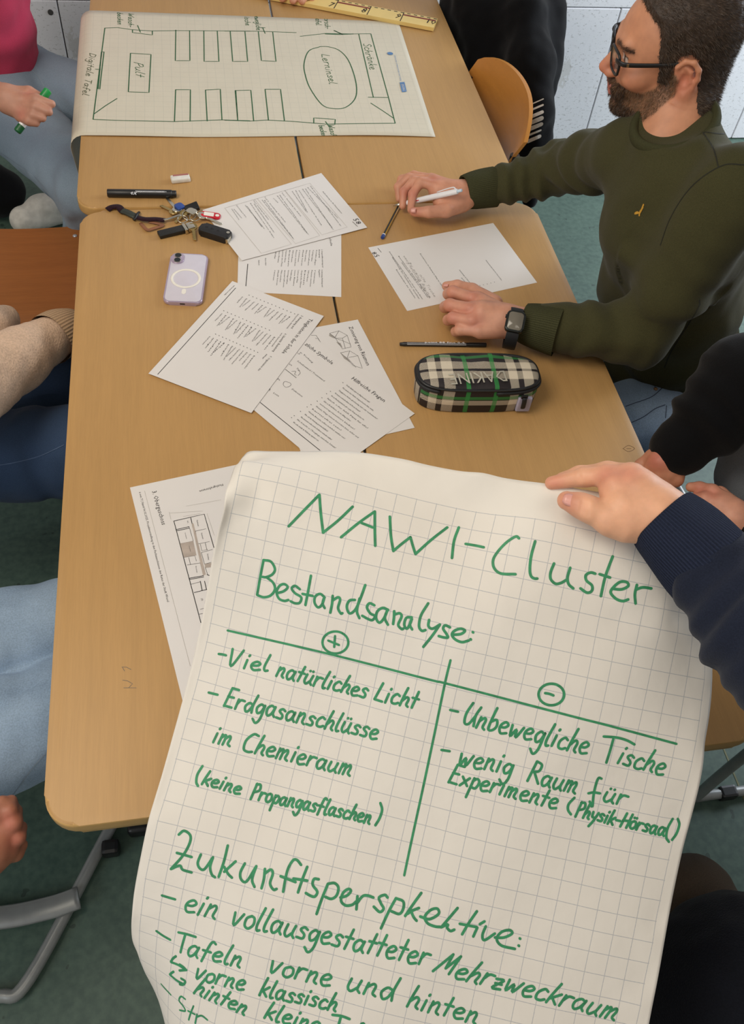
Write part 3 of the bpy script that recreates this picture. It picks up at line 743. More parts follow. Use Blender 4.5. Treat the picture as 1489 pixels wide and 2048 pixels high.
# G: A3 floor plan of the third floor
q = fq(4.0967, 230, 900)
zG = Z(0)
g0 = at(260, 975, zG); g1 = at(365, 1400, zG); d = g1 - g0; d /= np.linalg.norm(d); nn = np.array([d[1], -d[0], 0])
if (at(462, 935, zG) - g0) @ nn < 0: nn = -nn
sG = sheet_xy([(260, 975), topx(g0 + nn * .297), topx(g0 + nn * .297 + d * .42), topx(g0 + d * .42)], 'large printed floor plan sheet at the table corner, its right half under the poster', zG, name='floor_plan_sheet')
printed(sG, [('3. Obergeschoss', q(303, 338), q(385, 615), 1.0)], zG + .0003)
printed(sG, [('6 von 7 | Stand 06.02.2025, Projektvorstellung in den Fachausschüssen des Rates der Stadt Wesel', q(196, 345), q(428, 1245), .9), ('Fluthgrafstrasse', q(885, 275), q(690, 332), 1.0)], zG + .0003, 'print')
bars(sG, [[q(243, 335), q(618, 1770)], [q(585, 460), q(870, 408)], [q(445, 508), q(460, 570)], [q(447, 517), q(720, 500)], [q(560, 545), q(700, 520)], [q(755, 520), q(815, 700)]], zG, .0004, 'print_grey', 'printed_rule')
flat_poly(sG, [[q(535, 768), q(642, 745), q(668, 862), q(565, 880)], [q(630, 605), q(644, 600), q(745, 1020), q(722, 1028)], [q(735, 935), q(790, 925), q(792, 960), q(742, 965)]], zG + .00022, plain('print_taupe', rgb(182, 168, 156), .8), 'printed_tint')
thick = [[(483, 582), (732, 525), (812, 800)], [(483, 582), (705, 1415)], [(500, 652), (607, 628)], [(505, 662), (610, 640), (607, 628)], [(622, 555), (640, 640), (660, 665)], [(610, 1050), (725, 1030)], [(612, 1060), (728, 1040), (722, 1028)], [(650, 1168), (755, 1142)], [(700, 1075), (715, 1150)], [(735, 1075), (750, 1140)], [(755, 1020), (778, 1030)]]
bars(sG, [[q(*p) for p in s_] for s_ in thick], zG, .0011, 'print_black', 'printed_walls')
thin = [[(535, 768), (642, 745), (612, 640)], [(565, 880), (655, 865), (668, 910)], [(593, 942), (700, 925)], [(660, 665), (745, 645)], [(680, 770), (775, 750)], [(708, 840), (800, 815)], [(735, 935), (790, 920)], [(660, 665), (680, 770)], [(708, 840), (735, 935)], [(700, 925), (725, 1030)], [(740, 960), (760, 1020)], [(605, 880), (620, 940)], [(622, 1100), (700, 1080)], [(700, 1305), (735, 1295)], [(690, 1345), (730, 1338)], [(740, 760), (755, 820)], [(700, 770), (712, 825), (760, 815)]]
bars(sG, [[q(*p) for p in s_] for s_ in thin], zG, .0006, 'print', 'printed_walls')
printed(sG, [('Unterrichtsraum', q(572, 675), q(585, 728)), ('Lehrerstation', q(605, 785), q(618, 835)), ('Klassenraum', q(660, 950), q(670, 1005)), ('Fachraum', q(668, 575), q(680, 625)), ('Fachraum', q(705, 680), q(718, 730)), ('Sammlung', q(755, 850), q(765, 900)), ('WC', q(590, 580), q(594, 600)), ('(0)', q(706, 1215), q(710, 1235))], zG + .0003)

# ------------------------------------------------------------------ floor plan poster on the far tables
U = np.array
pA = at(797.5, 43.6, TZ + .002); pB = at(871.5, 273.7, TZ + .002); pC = at(175, 271.5, TZ + .002); pD = at(190, 21, TZ + .002)
ns, nt = 90, 24; V = []; UV = []
ex = -0.014
def bend(P, u):
    """past the table's left edge the sheet rolls over it and hangs"""
    r = .035; x = P[0]; x0 = ex + .012
    if x < x0:
        s = x0 - x; th_ = min(s / r, math.pi * .52)
        nx = x0 - r * math.sin(th_); nz = P[2] - r * (1 - math.cos(th_)); rest = max(0, s - r * math.pi * .52)
        nz -= rest * .98; nx += rest * .08
        P = U([nx, P[1], nz])
    return P
for j in range(nt + 1):
    for i in range(ns + 1):
        u = i / ns * 1.19; v = j / nt
        top = pA + (pD - pA) * u; bot = pB + (pC - pB) * u
        P = top + (bot - top) * v
        P = P + U([0, 0, .0016 * max(0, math.sin(u * 9)) * (v ** 6)])
        P = P + U([0, .004 * math.sin(u * 6.5), 0]) * (v > .5) * (2 * v - 1)
        V.append(bend(P, u)); UV.append((u * 37.5 - .6, v * 26 - .5))
F = []
for j in range(nt):
    for i in range(ns):
        a = j * (ns + 1) + i; F.append((a, a + 1, a + ns + 2, a + ns + 1))
me = mesh_np(V, F, True); uvl = me.uv_layers.new(name='UV')
for lp in me.loops: uvl.data[lp.index].uv = UV[lp.vertex_index]
bvh2 = BVHTree.FromPolygons([Vector(v) for v in V], F)
plan = thing('floor_plan_poster', 'squared paper poster with a green hand-drawn classroom plan lying across the far tables', 'poster', (.4, 1.9, TZ))
o = link('paper', me, 'chart2', plan)
md = o.modifiers.new('t', 'SOLIDIFY'); md.thickness = .0004; md.offset = 0
S2 = Surf(bvh=bvh2); K = 2.978
bm = B()
a_ = "625,168 555,712|625,168 700,165 790,178 905,185 1050,183 1489,186|790,178 790,195 908,209 908,185|820,152 837,193|620,310 600,480 595,532 585,530 605,310 620,310|570,413 598,415|560,680 630,630 697,588|778,318 900,325 888,552 765,548 778,318|1048,180 1045,362 1132,362 1130,183|1215,185 1217,367 1305,367 1295,185|1047,535 1040,723|1047,535 1135,535 1133,723|1225,537 1235,722|1225,537 1313,532 1323,715|555,712 700,718 1040,725 1320,715 1489,720|1405,540 1417,718"
b_ = "0,186 200,187 425,195|450,217 600,200 765,203 870,202|870,202 975,580 1015,735|0,717 150,722 250,716 420,725 600,740 800,737 1015,735|32,187 47,367 136,367 120,190|200,190 218,362 305,367 285,190|62,540 77,718|62,540 155,538 172,722|240,533 260,717|240,533 332,533 355,718|798,205 885,580|855,580 975,582|870,615 940,660 1003,703|655,742 658,712 530,703 530,735|600,725 625,760|652,183 700,205|225,165 240,200|215,166 240,166"
ink(bm, S2, tr(K, 0, 0, a_), .0026, smooth=False); ink(bm, S2, tr(K, 450, 0, b_), .0026, smooth=False)
ink(bm, S2, tr(K, 450, 0, "570,278 500,305 472,380 480,450 510,530 580,625 650,648 720,640 775,590 785,520 765,430 730,350 680,300 620,280 570,278"), .0028)
ink(bm, S2, tr(K, 450, 0, "600,203 680,206 765,203|652,183 700,205"), .004, smooth=False)
link('green_drawing', mesh_bm(bm), 'marker_dark', plan)
bm = B(); R_ = (1, 0)
def wr(s_, a, b, h, off): ink(bm, S2, word(s_, off + a[0] / K, a[1] / K, off + b[0] / K, b[1] / K, h / K, up=(.98, -.12 if off else .05)), .0019, step=6)
wr('Pult', (800, 372), (812, 455), 28, 0); wr('Lerninsel', (575, 325), (625, 500), 24, 450); wr('Schränke', (825, 262), (865, 415), 24, 450)
wr('Wasch-', (765, 80), (768, 160), 17, 0); wr('becken', (700, 75), (702, 145), 17, 0); wr('Bewegliche', (175, 88), (190, 180), 17, 450); wr('Tische', (115, 88), (125, 152), 17, 450)
wr('Vorsch-', (590, 98), (602, 172), 17, 450); wr('Tafel', (538, 100), (545, 150), 17, 450); wr('Wasch-', (615, 745), (640, 822), 17, 450); wr('becken', (560, 748), (580, 815), 17, 450)
link('handwriting', mesh_bm(bm), 'marker_dark', plan)
bm = B(); wr('Digitale Tafel', (535, 318), (492, 565), 22, 0); link('handwriting', mesh_bm(bm), 'marker_old', plan)
zz = TZ + .0034
it = [('CHRISTLICHES GYMNASIUM DER STADT WESEL', (450 + 1008 / K, 325 / K), (450 + 1045 / K, 482 / K), .8)]
printed(plan, it, zz, 'print_blue')
bm = B(); lg = (450 + 985 / K, 318 / K); P = at(*lg, zz)
bmesh.ops.create_circle(bm, cap_ends=True, radius=.008, segments=16, matrix=Matrix.Translation(Vector(P))); link('printed_logo', mesh_bm(bm), 'print_blue', plan)
flat_poly(plan, [[(450 + 1042 / K, 490 / K), (450 + 1070 / K, 488 / K), (450 + 1084 / K, 545 / K), (450 + 1056 / K, 548 / K)]], zz, 'print_blue', 'printed_logo')
printed(plan, [('EDDING', (450 + 1052 / K, 500 / K), (450 + 1062 / K, 540 / K), 1.0)], zz + .0003, 'paper')

# ------------------------------------------------------------------ yellow blackboard ruler
r0 = at(870.5, 55, TZ + .004); r1 = at(875, 30, TZ + .004)
e0 = at(866, 53, TZ + .008); k_ = 2.978
pa = at(450 + 1245 / k_, 165 / k_, TZ + .012); pb = at(450 + 1262 / k_, 100 / k_, TZ + .012)
pu = at(450 + 380 / k_, 0, TZ + .012)   # along the lower edge
d = pu - pa; d[2] = 0; d /= np.linalg.norm(d); wv = pb - pa; wv[2] = 0; wv -= d * (wv @ d); wid = np.linalg.norm(wv); wv /= wid
ru = thing('blackboard_ruler', 'long yellow wooden ruler with black numbers lying on the far edge of the plan poster', 'ruler', (pa[0], pa[1], TZ))
Rm = Matrix((Vector(d), Vector(wv), Vector(np.cross(d, wv)))).transposed()
def RP(s, w, z=0.0): return pa + d * s + wv * w + U([0, 0, z])
bm = B(); n_ = 6
V = [RP(0, 0, -.010), RP(0, wid, -.010), RP(0, wid, -.004), RP(0, wid * .75, 0), RP(0, 0, 0)]
vs0 = [bm.verts.new(v) for v in V]; vs1 = [bm.verts.new(v + d * 1.0) for v in V]
for i in range(5): bm.faces.new((vs0[i], vs0[(i + 1) % 5], vs1[(i + 1) % 5], vs1[i]))
bm.faces.new(vs0[::-1]); bm.faces.new(vs1); bmesh.ops.recalc_face_normals(bm, faces=bm.faces)
link('body', mesh_bm(bm), 'ruler', ru)
dec = np.linalg.norm(at(450 + 1040 / k_, 120 / k_, TZ + .012) - at(450 + 845 / k_, 78 / k_, TZ + .012))
e_off = np.linalg.norm((at(450 + 1240 / k_, 160 / k_, TZ + .012) - at(450 + 1040 / k_, 120 / k_, TZ + .012))) 
bm = B(); bk = B()
for i in range(12):
    s = e_off - dec + dec * (i + 1)
    box(bm, RP(s - .0, wid * .42, .0004), (.002, wid * .8, .0006), Rm)
    if i % 2 == 0:
        box(bk, RP(s - dec / 2, wid * .62, .0004), (dec * .98, wid * .10, .0006), Rm)
for i in range(100):
    s = .006 + i * dec / 10
    if i % 2 == 0 and s < .98: box(bm, RP(s, wid * .80, -.0008), (dec / 10, .005, .0008), Rm)
link('scale_marks', mesh_bm(bm), 'print_black', ru); link('red_bars', mesh_bm(bk), 'ruler_red', ru)
printed(ru, [(s_, (450 + x0 / k_, y0 / k_), (450 + x1 / k_, y1 / k_), 1.35) for s_, x0, y0, x1, y1 in (('10', 1190, 132, 1250, 146), ('9', 1008, 102, 1036, 110), ('8', 805, 68, 833, 76), ('7', 612, 34, 640, 41))], TZ + .0126, 'print_black', 'printed_numbers')

# ------------------------------------------------------------------ small things on the tables
def pen_like(name, label, a, b, r, cat='pen', z=None):
    z = TZ + r if z is None else z
    A = Vector(at(*a, z)); Bv = Vector(at(*b, z)); th = thing(name, label, cat, (A.x, A.y, TZ)); return th, A, Bv, (Bv - A)
# black permanent marker
th, A, Bv, D = pen_like('permanent_marker', 'black permanent marker with silver lettering above the key bunch', (215, 386), (353, 388), .0085)
L = D.length; u = D.normalized()
bm = B(); lathe(bm, A, u, [(0, .0078), (.001, .0084), (L * .31, .0086), (L * .315, .008)], 20); link('cap', mesh_bm(bm, angle=.6), 'plastic_black', th)
bm = B(); lathe(bm, A + u * L * .31, u, [(0, .0086), (L * .62, .0086), (L * .625, .0078)], 20); link('barrel', mesh_bm(bm, angle=.6), 'plastic_black', th)
bm = B(); lathe(bm, A + u * L * .93, u, [(0, .0074), (L * .062, .0074), (L * .07, .0065)], 20); link('end_plug', mesh_bm(bm, angle=.6), 'plastic_black', th)
bm = B(); printed(th, [('PERMANENT MARKER', (276, 384.5), (334, 384.5), .75)], TZ + .0172, 'white_plastic')
printed(th, [('ex', (260, 388.5), (273, 389.5), 1.6)], TZ + .0172, 'white_plastic')
bm = B(); Rp = frame(u)
for w in (-.0030, -.0041, -.0052):
    box(bm, A + u * L * .62 + Vector((0, w, 0)) + Vector((0, 0, math.sqrt(.0087 ** 2 - w * w) + .0001)), (L * .42, .0006, .0002), Rp)
link('print_lines', mesh_bm(bm), 'white_plastic', th)
# black fineliner
th, A, Bv, D = pen_like('fineliner', 'thin black fineliner with white stripe between fist and pencil case', (800, 688), (973, 690), .0042)
L = D.length; u = D.normalized()
bm = B(); lathe(bm, A, u, [(0, .003), (.006, .0036), (.007, .0042), (L * .80, .0042)], 12); link('barrel', mesh_bm(bm, angle=.6), 'plastic_black', th)
bm = B(); lathe(bm, A + u * L * .80, u, [(0, .0046), (L * .19, .0046), (L * .2, .004)], 16); link('cap', mesh_bm(bm, angle=.6), 'plastic_black', th)
bm = B(); Rp = frame(u); box(bm, A + u * L * .42 + Vector((0, -.0014, .0041)), (L * .68, .0007, .0002), Rp); box(bm, A + u * L * .42 + Vector((0, -.0037, .0026)), (L * .68, .0008, .0003), Rp)
link('stripe', mesh_bm(bm), 'white_plastic', th)
printed(th, [('point 88 fine 0,4', (850, 686), (930, 687.2), .6)], TZ + .0087, 'white_plastic')
# yellow black striped pencil with blue end
th, A, Bv, D = pen_like('striped_pencil', 'yellow and black striped pencil with blue end beside the writing hand', (766, 474), (812, 385), .0037, 'pencil')
L = D.length; u = D.normalized()
Rp = frame(u)
bm = B(); lathe(bm, A + u * .004, u, [(0, .0037), (L - .024, .0037)], 6); me = mesh_bm(bm); o = link('shaft', me, ['yellow', 'plastic_black'], th)
for p in me.polygons: p.material_index = 1 if p.index % 2 else 0
bm = B(); lathe(bm, A - u * .004, u, [(0, .0030), (.0015, .0040), (.010, .0040)], 14); link('blue_end', mesh_bm(bm, angle=.6), 'blue', th)
bm = B(); lathe(bm, A + u * .006, u, [(0, .0041), (.0025, .0041)], 14); link('white_ring', mesh_bm(bm, angle=.6), 'white_plastic', th)
bm = B(); lathe(bm, A + u * (L - .02), u, [(0, .0037), (.016, .0010), (.020, .0003)], 8); link('tip', mesh_bm(bm, angle=.6), 'ruler', th)
# eraser
P0 = at(361, 357, TZ + .006); th = thing('eraser', 'small worn white eraser alone above the black marker', 'eraser', (P0[0], P0[1], TZ))
er = at(380, 352, TZ + .006) - at(342, 356, TZ + .006); Rm = frame(er, z=(0, 0, 1))
bm = B(); box(bm, P0 + U([0, 0, -.0005]), (.042, .020, .011), Rm, bev=.004, seg=4); link('rubber', mesh_bm(bm, smooth=True), plain('eraser_white', rgb(226, 222, 212), .7, var=.06, scale=120), th)
bm = B(); box(bm, P0 + U([.001, .006, .0052]), (.034, .0055, .0006), Rm, bev=.0002, seg=1); link('red_print', mesh_bm(bm), plain('faded_red', rgb(176, 110, 104), .8), th)
# mobile phone
pc = [at(330.5, 606, TZ + .009), at(404, 609, TZ + .009), at(413, 506, TZ + .009), at(342, 502, TZ + .009)]
pc0 = sum(pc) / 4; ax = (pc[1] - pc[0]) + (pc[2] - pc[3]); ax[2] = 0; ax /= np.linalg.norm(ax); ay = U([-ax[1], ax[0], 0])
th = thing('mobile_phone', 'lavender mobile phone in clear case lying face down on the near left table', 'phone', (pc0[0], pc0[1], TZ))
Rm = Matrix((Vector(ax), Vector(ay), Vector((0, 0, 1)))).transposed(); T = Matrix.Translation(Vector((pc0[0], pc0[1], 0))) @ Rm.to_4x4()
xf = lambda p: T @ p
bm = B(); prism(bm, rrect(-.0375, -.0755, .0375, .0755, .012, 8), TZ + .0002, TZ + .0085, xf, bev=.0028, seg=4); link('case', mesh_bm(bm, angle=.7), 'phone_frame', th)
bm = B(); prism(bm, rrect(-.0345, -.0725, .0345, .0725, .010, 8), TZ + .008, TZ + .0092, xf, bev=.0005, seg=2); bk_ = link('back_glass', mesh_bm(bm, angle=.7), 'phone', th)
bm = B(); prism(bm, rrect(-.0345, .040, -.0095, .0725, .0105, 8), TZ + .009, TZ + .0112, xf, bev=.001, seg=2); cb = link('camera_bump', mesh_bm(bm, angle=.7), 'phone_frame', th)
for cy_ in (.0635, .0485):
    bm = B(); c_ = T @ Vector((-.022, cy_, TZ + .0112)); cyl(bm, c_, c_ + Vector((0, 0, .0016)), .0072, n=24); l_ = link('lens_ring', mesh_bm(bm, angle=.6), 'chrome', cb)
    bm = B(); cyl(bm, c_ + Vector((0, 0, .001)), c_ + Vector((0, 0, .0020)), .0062, n=24); link('lens', mesh_bm(bm, angle=.6), 'lens', cb)
bm = B(); c_ = [T @ Vector((.027 * math.cos(a), .027 * math.sin(a) - .004, TZ + .0093)) for a in [2 * math.pi * k / 48 for k in range(48)]]
tube(bm, c_, .0030, n=8, flat=.25, up=(0, 0, 1), closed=True); link('magnet_ring', mesh_bm(bm, smooth=True), 'cream', th)
bm = B(); prism(bm, rrect(-.0042, -.052, .0042, -.0365, .004, 5), TZ + .0088, TZ + .0098, xf, bev=.0003, seg=1); link('magnet_bar', mesh_bm(bm, angle=.6), 'cream', th)
bm = B(); box(bm, T @ Vector((0, -.0754, TZ + .0044)), (.010, .0012, .0028), Rm, bev=.0008); link('charging_port', mesh_bm(bm), 'lens', th)

# ------------------------------------------------------------------ bunch of keys
kb = thing('key_bunch', 'bunch of keys with dark red lanyard, leather tag and black car key', 'keys', at(385, 430, TZ))
q = fq(4.8032, 190, 330)
def kp(x, y, h): return at(*q(x, y), TZ + h)
def strap(name, pts, w, th_, mat, h=.002, parent=kb):
    P = [kp(x, y, (p[0] if p else h)) for x, y, *p in pts]
    bm = B(); tube(bm, P, w / 2, n=12, sm=6, flat=th_ / w, up=(0, 0, 1)); return link(name, mesh_bm(bm, smooth=True), mat, parent)
strap('lanyard', [(118, 430, .002), (160, 405, .004), (225, 400, .006), (260, 440, .005), (280, 450, .005)], .016, .004, 'lanyard')
strap('lanyard', [(395, 500, .005), (480, 520, .007), (580, 520, .006), (670, 530, .006)], .014, .004, 'lanyard')
strap('leather_strap', [(440, 560, .0025), (500, 620, .004), (560, 610, .004), (650, 580, .003), (600, 560, .003), (520, 545, .003)], .008, .003, 'leather_brown')
strap('buckle', [(262, 440, .005), (310, 455, .006), (360, 480, .006), (405, 500, .005)], .017, .007, plain('buckle_green_grey', rgb(46, 52, 44), .5))
strap('buckle_frame', [(375, 530, .004), (400, 480, .008), (425, 455, .004)], .006, .005, 'plastic_black')
strap('clip', [(655, 530, .006), (720, 515, .007), (790, 490, .008), (820, 480, .008)], .006, .004, 'chrome')
bm = B()
for cx, cy, r_ in ((840, 520, .010), (905, 480, .014), (960, 500, .011)):
    c_ = kp(cx, cy, .009); tube(bm, [c_ + r_ * U([math.cos(a), math.sin(a) * .9, .25 * math.sin(a)]) for a in [2 * math.pi * k / 24 for k in range(24)]], .0011, n=6, closed=True)
link('key_ring', mesh_bm(bm, smooth=True), 'chrome', kb)
def key(tip, head, col, h0=.004, h1=.008, bow=.011, name='key'):
    A = Vector(kp(*tip, h0)); H = Vector(kp(*head, h1)); d_ = (H - A); L_ = d_.length; Rk = frame(d_, z=(0, 0, 1))
    T_ = Matrix.Translation(A) @ Rk.to_4x4(); x = lambda p: T_ @ p
    pts = [(0, .001), (.002, .0035)] ; k_n = 7
    top = [(L_ * .7 * i / k_n + .003, .0038 - (.0014 if i % 2 else 0)) for i in range(k_n)]
    poly = [(0, -.0030), (L_ * .72, -.0038), (L_ * .72, .0038)] + top[::-1] + [(0, .001)]
    bm = B(); prism(bm, poly, -.0011, .0011, x, bev=.0002, seg=1)
    ring = [(L_ * .72 + bow + bow * math.cos(a), bow * .95 * math.sin(a)) for a in [2 * math.pi * i / 18 for i in range(18)]]
    prism(bm, ring, -.0013, .0013, x, bev=.0003, seg=1); o = link(name, mesh_bm(bm, angle=.6), 'chrome' if col != 'brass' else 'brass', kb)
    if col not in ('chrome', 'brass'):
        bm = B(); prism(bm, [(a * 1.0 - L_ * 0, b * 1.12) for a, b in ring[:]], -.0022, .0022, x, bev=.0005, seg=1); c2 = link('key_cap', mesh_bm(bm, angle=.6), col, o)
key((690, 318), (800, 440), 'chrome', .004, .010); key((632, 390), (760, 450), 'brass', .003, .007); key((1220, 572), (1020, 480), 'chrome', .003, .009)
key((770, 555), (850, 470), 'brass', .003, .008, .009); key((962, 725), (940, 590), 'brass', .003, .010, .010)
bm = B(); c_ = kp(815, 405, .010); prism(bm, rrect(-.010, -.009, .010, .009, .004), 0, .004, lambda p: Vector(c_) + frame(kp(860, 450, 0) - kp(790, 390, 0), z=(0, 0, 1)) @ p, bev=.001); link('key_cap', mesh_bm(bm, angle=.6), 'blue', kb)
# red and white key tag
bm = B(); A = kp(1020, 472, .008); Hh = kp(1205, 500, .004); Rk = frame(Hh - A, z=(0, 0, 1)); T_ = Matrix.Translation(Vector(A)) @ Rk.to_4x4(); Lk = float(np.linalg.norm(Hh - A))
prism(bm, rrect(0, -.0095, Lk, .0095, .006, 6), -.001, .0025, lambda p: T_ @ p, bev=.0006); tg = link('key_tag', mesh_bm(bm, angle=.6), 'red', kb)
bm = B(); prism(bm, rrect(.006, -.006, Lk * .66, .0065, .001, 2), .0022, .0032, lambda p: T_ @ p); link('paper_label', mesh_bm(bm), 'cream', tg)
bm = B(); c_ = T_ @ Vector((Lk * .84, 0, .0022)); cyl(bm, c_, c_ + Vector((0, 0, .0012)), .0042, n=18); link('eyelet', mesh_bm(bm), 'cream', tg)
# flip car key
A = kp(1015, 610, .008); Hh = kp(1300, 700, .008); Rk = frame(Hh - A, z=(0, 0, 1)); Lk = float(np.linalg.norm(Hh - A)); T_ = Matrix.Translation(Vector(A)) @ Rk.to_4x4(); x_ = lambda p: T_ @ p
bm = B(); prism(bm, rrect(0, -.0145, Lk, .0145, .007, 7), -.0075, .0075, x_, bev=.004, seg=4); ck = link('car_key', mesh_bm(bm, angle=.8), 'plastic_black', kb)
for s_ in (.22, .40, .60):
    bm = B(); c_ = T_ @ Vector((Lk * s_, .002, .0072)); bmesh.ops.create_uvsphere(bm, u_segments=12, v_segments=8, radius=.0042, matrix=Matrix.Translation(c_) @ Rk.to_4x4() @ Matrix.Diagonal((1, 1, .3, 1))); link('button', mesh_bm(bm, smooth=True), 'rubber', ck)
bm = B(); c_ = T_ @ Vector((Lk * .9, .005, .0070)); cyl(bm, c_, c_ + Vector((0, 0, .0012)), .0036, n=18); link('release_button', mesh_bm(bm, angle=.5), 'chrome', ck)
bm = B(); prism(bm, rrect(Lk * .93, -.014, Lk * 1.015, .004, .002), -.006, .004, x_, bev=.001); link('key_blade_end', mesh_bm(bm, angle=.6), 'chrome', ck)
# black leather fob with metal clamp
A = kp(612, 672, .005); Hh = kp(860, 612, .006); Rk = frame(Hh - A, z=(0, 0, 1)); Lk = float(np.linalg.norm(Hh - A)); T_ = Matrix.Translation(Vector(A)) @ Rk.to_4x4()
bm = B(); prism(bm, rrect(0, -.010, Lk, .010, .0015, 3), -.004, .004, lambda p: T_ @ p, bev=.0012); fb = link('leather_fob', mesh_bm(bm, angle=.6), 'leather', kb)
bm = B(); prism(bm, rrect(Lk * .96, -.0125, Lk * 1.08, .0115, .001, 2), -.005, .0055, lambda p: T_ @ p, bev=.0008); prism(bm, rrect(Lk * 1.10, -.010, Lk * 1.38, .010, .002, 3), -.004, .0060, lambda p: T_ @ p, bev=.001)
link('metal_clamp', mesh_bm(bm, angle=.6), 'chrome', kb)
bm = B(); A = kp(870, 440, .006); Hh = kp(985, 395, .012); Rk = frame(Hh - A, z=(.1, -.3, 1)); T_ = Matrix.Translation(Vector(A)) @ Rk.to_4x4()
prism(bm, rrect(0, -.009, .030, .009, .002, 3), -.004, .006, lambda p: T_ @ p, bev=.0015); link('black_clip', mesh_bm(bm, angle=.6), 'plastic_black', kb)
bm = B(); A = kp(890, 430, .012); Hh = kp(985, 470, .012); Rk = frame(Hh - A, z=(0, 0, 1)); T_ = Matrix.Translation(Vector(A)) @ Rk.to_4x4()
prism(bm, rrect(0, -.009, .022, .009, .006, 6), -.001, .002, lambda p: T_ @ p, bev=.0004); link('round_key_head', mesh_bm(bm, angle=.6), 'chrome', kb)

# ------------------------------------------------------------------ plaid pencil case
c4 = [at(836, 812, TZ + .0), at(1060, 822, TZ + .0)]
Lx0 = at(829, 745, TZ + .052); Lx1 = at(1078, 745, TZ + .052)
ca = (Lx0 + Lx1) / 2; ax = Lx1 - Lx0; Lc = float(np.linalg.norm(ax)); ax /= Lc; ay = U([-ax[1], ax[0], 0])
cc = at(957, 748, TZ + .052); T_ = Matrix.Translation(Vector((cc[0], cc[1], TZ))) @ Matrix((Vector(ax), Vector(ay), Vector((0, 0, 1)))).transposed().to_4x4()
hw = .047; Lc = .222
pcase = thing('pencil_case', 'green, black and white plaid pencil case with zip on the near right table', 'pencil case', (cc[0], cc[1], TZ))
t = NT('plaid_fabric'); co = t.coord('UV'); sx = t.new('ShaderNodeSeparateXYZ'); t.link(co, sx.inputs[0]); X, Y = sx.outputs[0], sx.outputs[1]
def band(c, a, b): return t.math('MULTIPLY', t.math('GREATER_THAN', c, a), t.math('LESS_THAN', c, b))
def bands(c, L_):
    r = None
    for a, b in L_: r = band(c, a, b) if r is None else t.math('MAXIMUM', r, band(c, a, b))
    return r
dg = t.math('FRACT', t.math('MULTIPLY', t.math('ADD', X, t.math('MULTIPLY', Y, -1.0)), 420)); dg = t.math('GREATER_THAN', dg, .5)
wx = bands(X, [(-.092, -.078), (-.068, -.048), (.052, .068), (.078, .096)]); wy = bands(Y, [(-.022, -.004), (.002, .020), (-.082, -.070)])
gx = bands(X, [(-.028, -.020), (.022, .030)]); gy = bands(Y, [(.030, .038), (-.068, -.061)])
black = rgb(32, 24, 26); white = rgb(214, 202, 180); green = rgb(44, 140, 66)
c = t.mix(t.math('MULTIPLY', t.math('MAXIMUM', wx, wy), dg), black, white)
c = t.mix(t.math('MULTIPLY', wx, wy), c, white)
c = t.mix(t.math('MULTIPLY', gx, .72), c, green); c = t.mix(t.math('MULTIPLY', gy, .55), c, green)
t.col(c); t.rough(.6); t.bump(t.noise(60, 2, t.coord()), .4, .003); M['plaid'] = t.m
n = 72; prof = [(0.0, .96), (.004, 1.0), (.034, 1.02), (.051, 1.0), (.0565, .965), (.0595, .90), (.0615, .70), (.0625, .40), (.063, .0)]
V = []; UVs = []
for (h, s_) in prof:
    for k in range(n):
        a = 2 * math.pi * k / n; e = 2 / 3.4
        x = (Lc / 2) * np.sign(math.cos(a)) * abs(math.cos(a)) ** e; y = hw * np.sign(math.sin(a)) * abs(math.sin(a)) ** (2 / 3.0)
        rx = x - np.sign(x) * (1 - s_) * min(hw, abs(x)) if s_ > .3 else x * s_; ry = y * s_
        if s_ <= .3: rx, ry = x * .5 * s_, 0
        zz_ = h + .003 * math.sin(x * 60) * (h > .056) * s_
        V.append(T_ @ Vector((rx, ry, zz_ + .0005))); out = (.058 - h)
        if h < .056: UVs.append((x, (-.05 - (.052 - h)) if y < 0 else (.05 + (.052 - h))) if abs(y) > hw * .55 else (x + np.sign(x) * (.052 - h), y))
        else: UVs.append((rx, ry))
F = []
for r_ in range(len(prof) - 1):
    for k in range(n): F.append((r_ * n + k, r_ * n + (k + 1) % n, (r_ + 1) * n + (k + 1) % n, (r_ + 1) * n + k))
F.append(tuple(range(n))[::-1])
me = mesh_np(V, F, True); uvl = me.uv_layers.new(name='UV')
for lp in me.loops: uvl.data[lp.index].uv = UVs[lp.vertex_index]
link('body', me, 'plaid', pcase)
def rim(h, s_, k0, k1, r_, name, mat, fl=.7):
    P = []
    for k in range(k0, k1):
        a = 2 * math.pi * k / n; x = (Lc / 2) * np.sign(math.cos(a)) * abs(math.cos(a)) ** (2 / 3.4); y = hw * np.sign(math.sin(a)) * abs(math.sin(a)) ** (2 / 3.0)
        P.append(T_ @ Vector((x * s_, y * s_, h)))
    bm = B(); tube(bm, P, r_, n=8, flat=fl, up=(0, 0, 1), closed=(k1 - k0 == n)); return link(name, mesh_bm(bm, smooth=True), mat, pcase)
rim(.0565, .985, 0, n, .0032, 'piping', 'plastic_black'); rim(.0500, 1.003, -17, 49, .0042, 'zip', 'rubber', .9); rim(.0500, 1.018, -17, 49, .0012, 'zip_teeth', 'plastic_black')
bm = B(); sp = T_ @ Vector((.078, -.0500, .044)); box(bm, sp, (.012, .004, .008), frame(ax), bev=.0015); zs = link('zip_slider', mesh_bm(bm), 'plastic_black', pcase)
bm = B(); tube(bm, [sp + Vector((0, -.003, 0)), sp + Vector((.0, -.005, -.010)), sp + Vector((.001, -.004, -.024))], .0045, n=8, flat=.5, sm=3); link('zip_pull', mesh_bm(bm, smooth=True), 'rubber', zs)
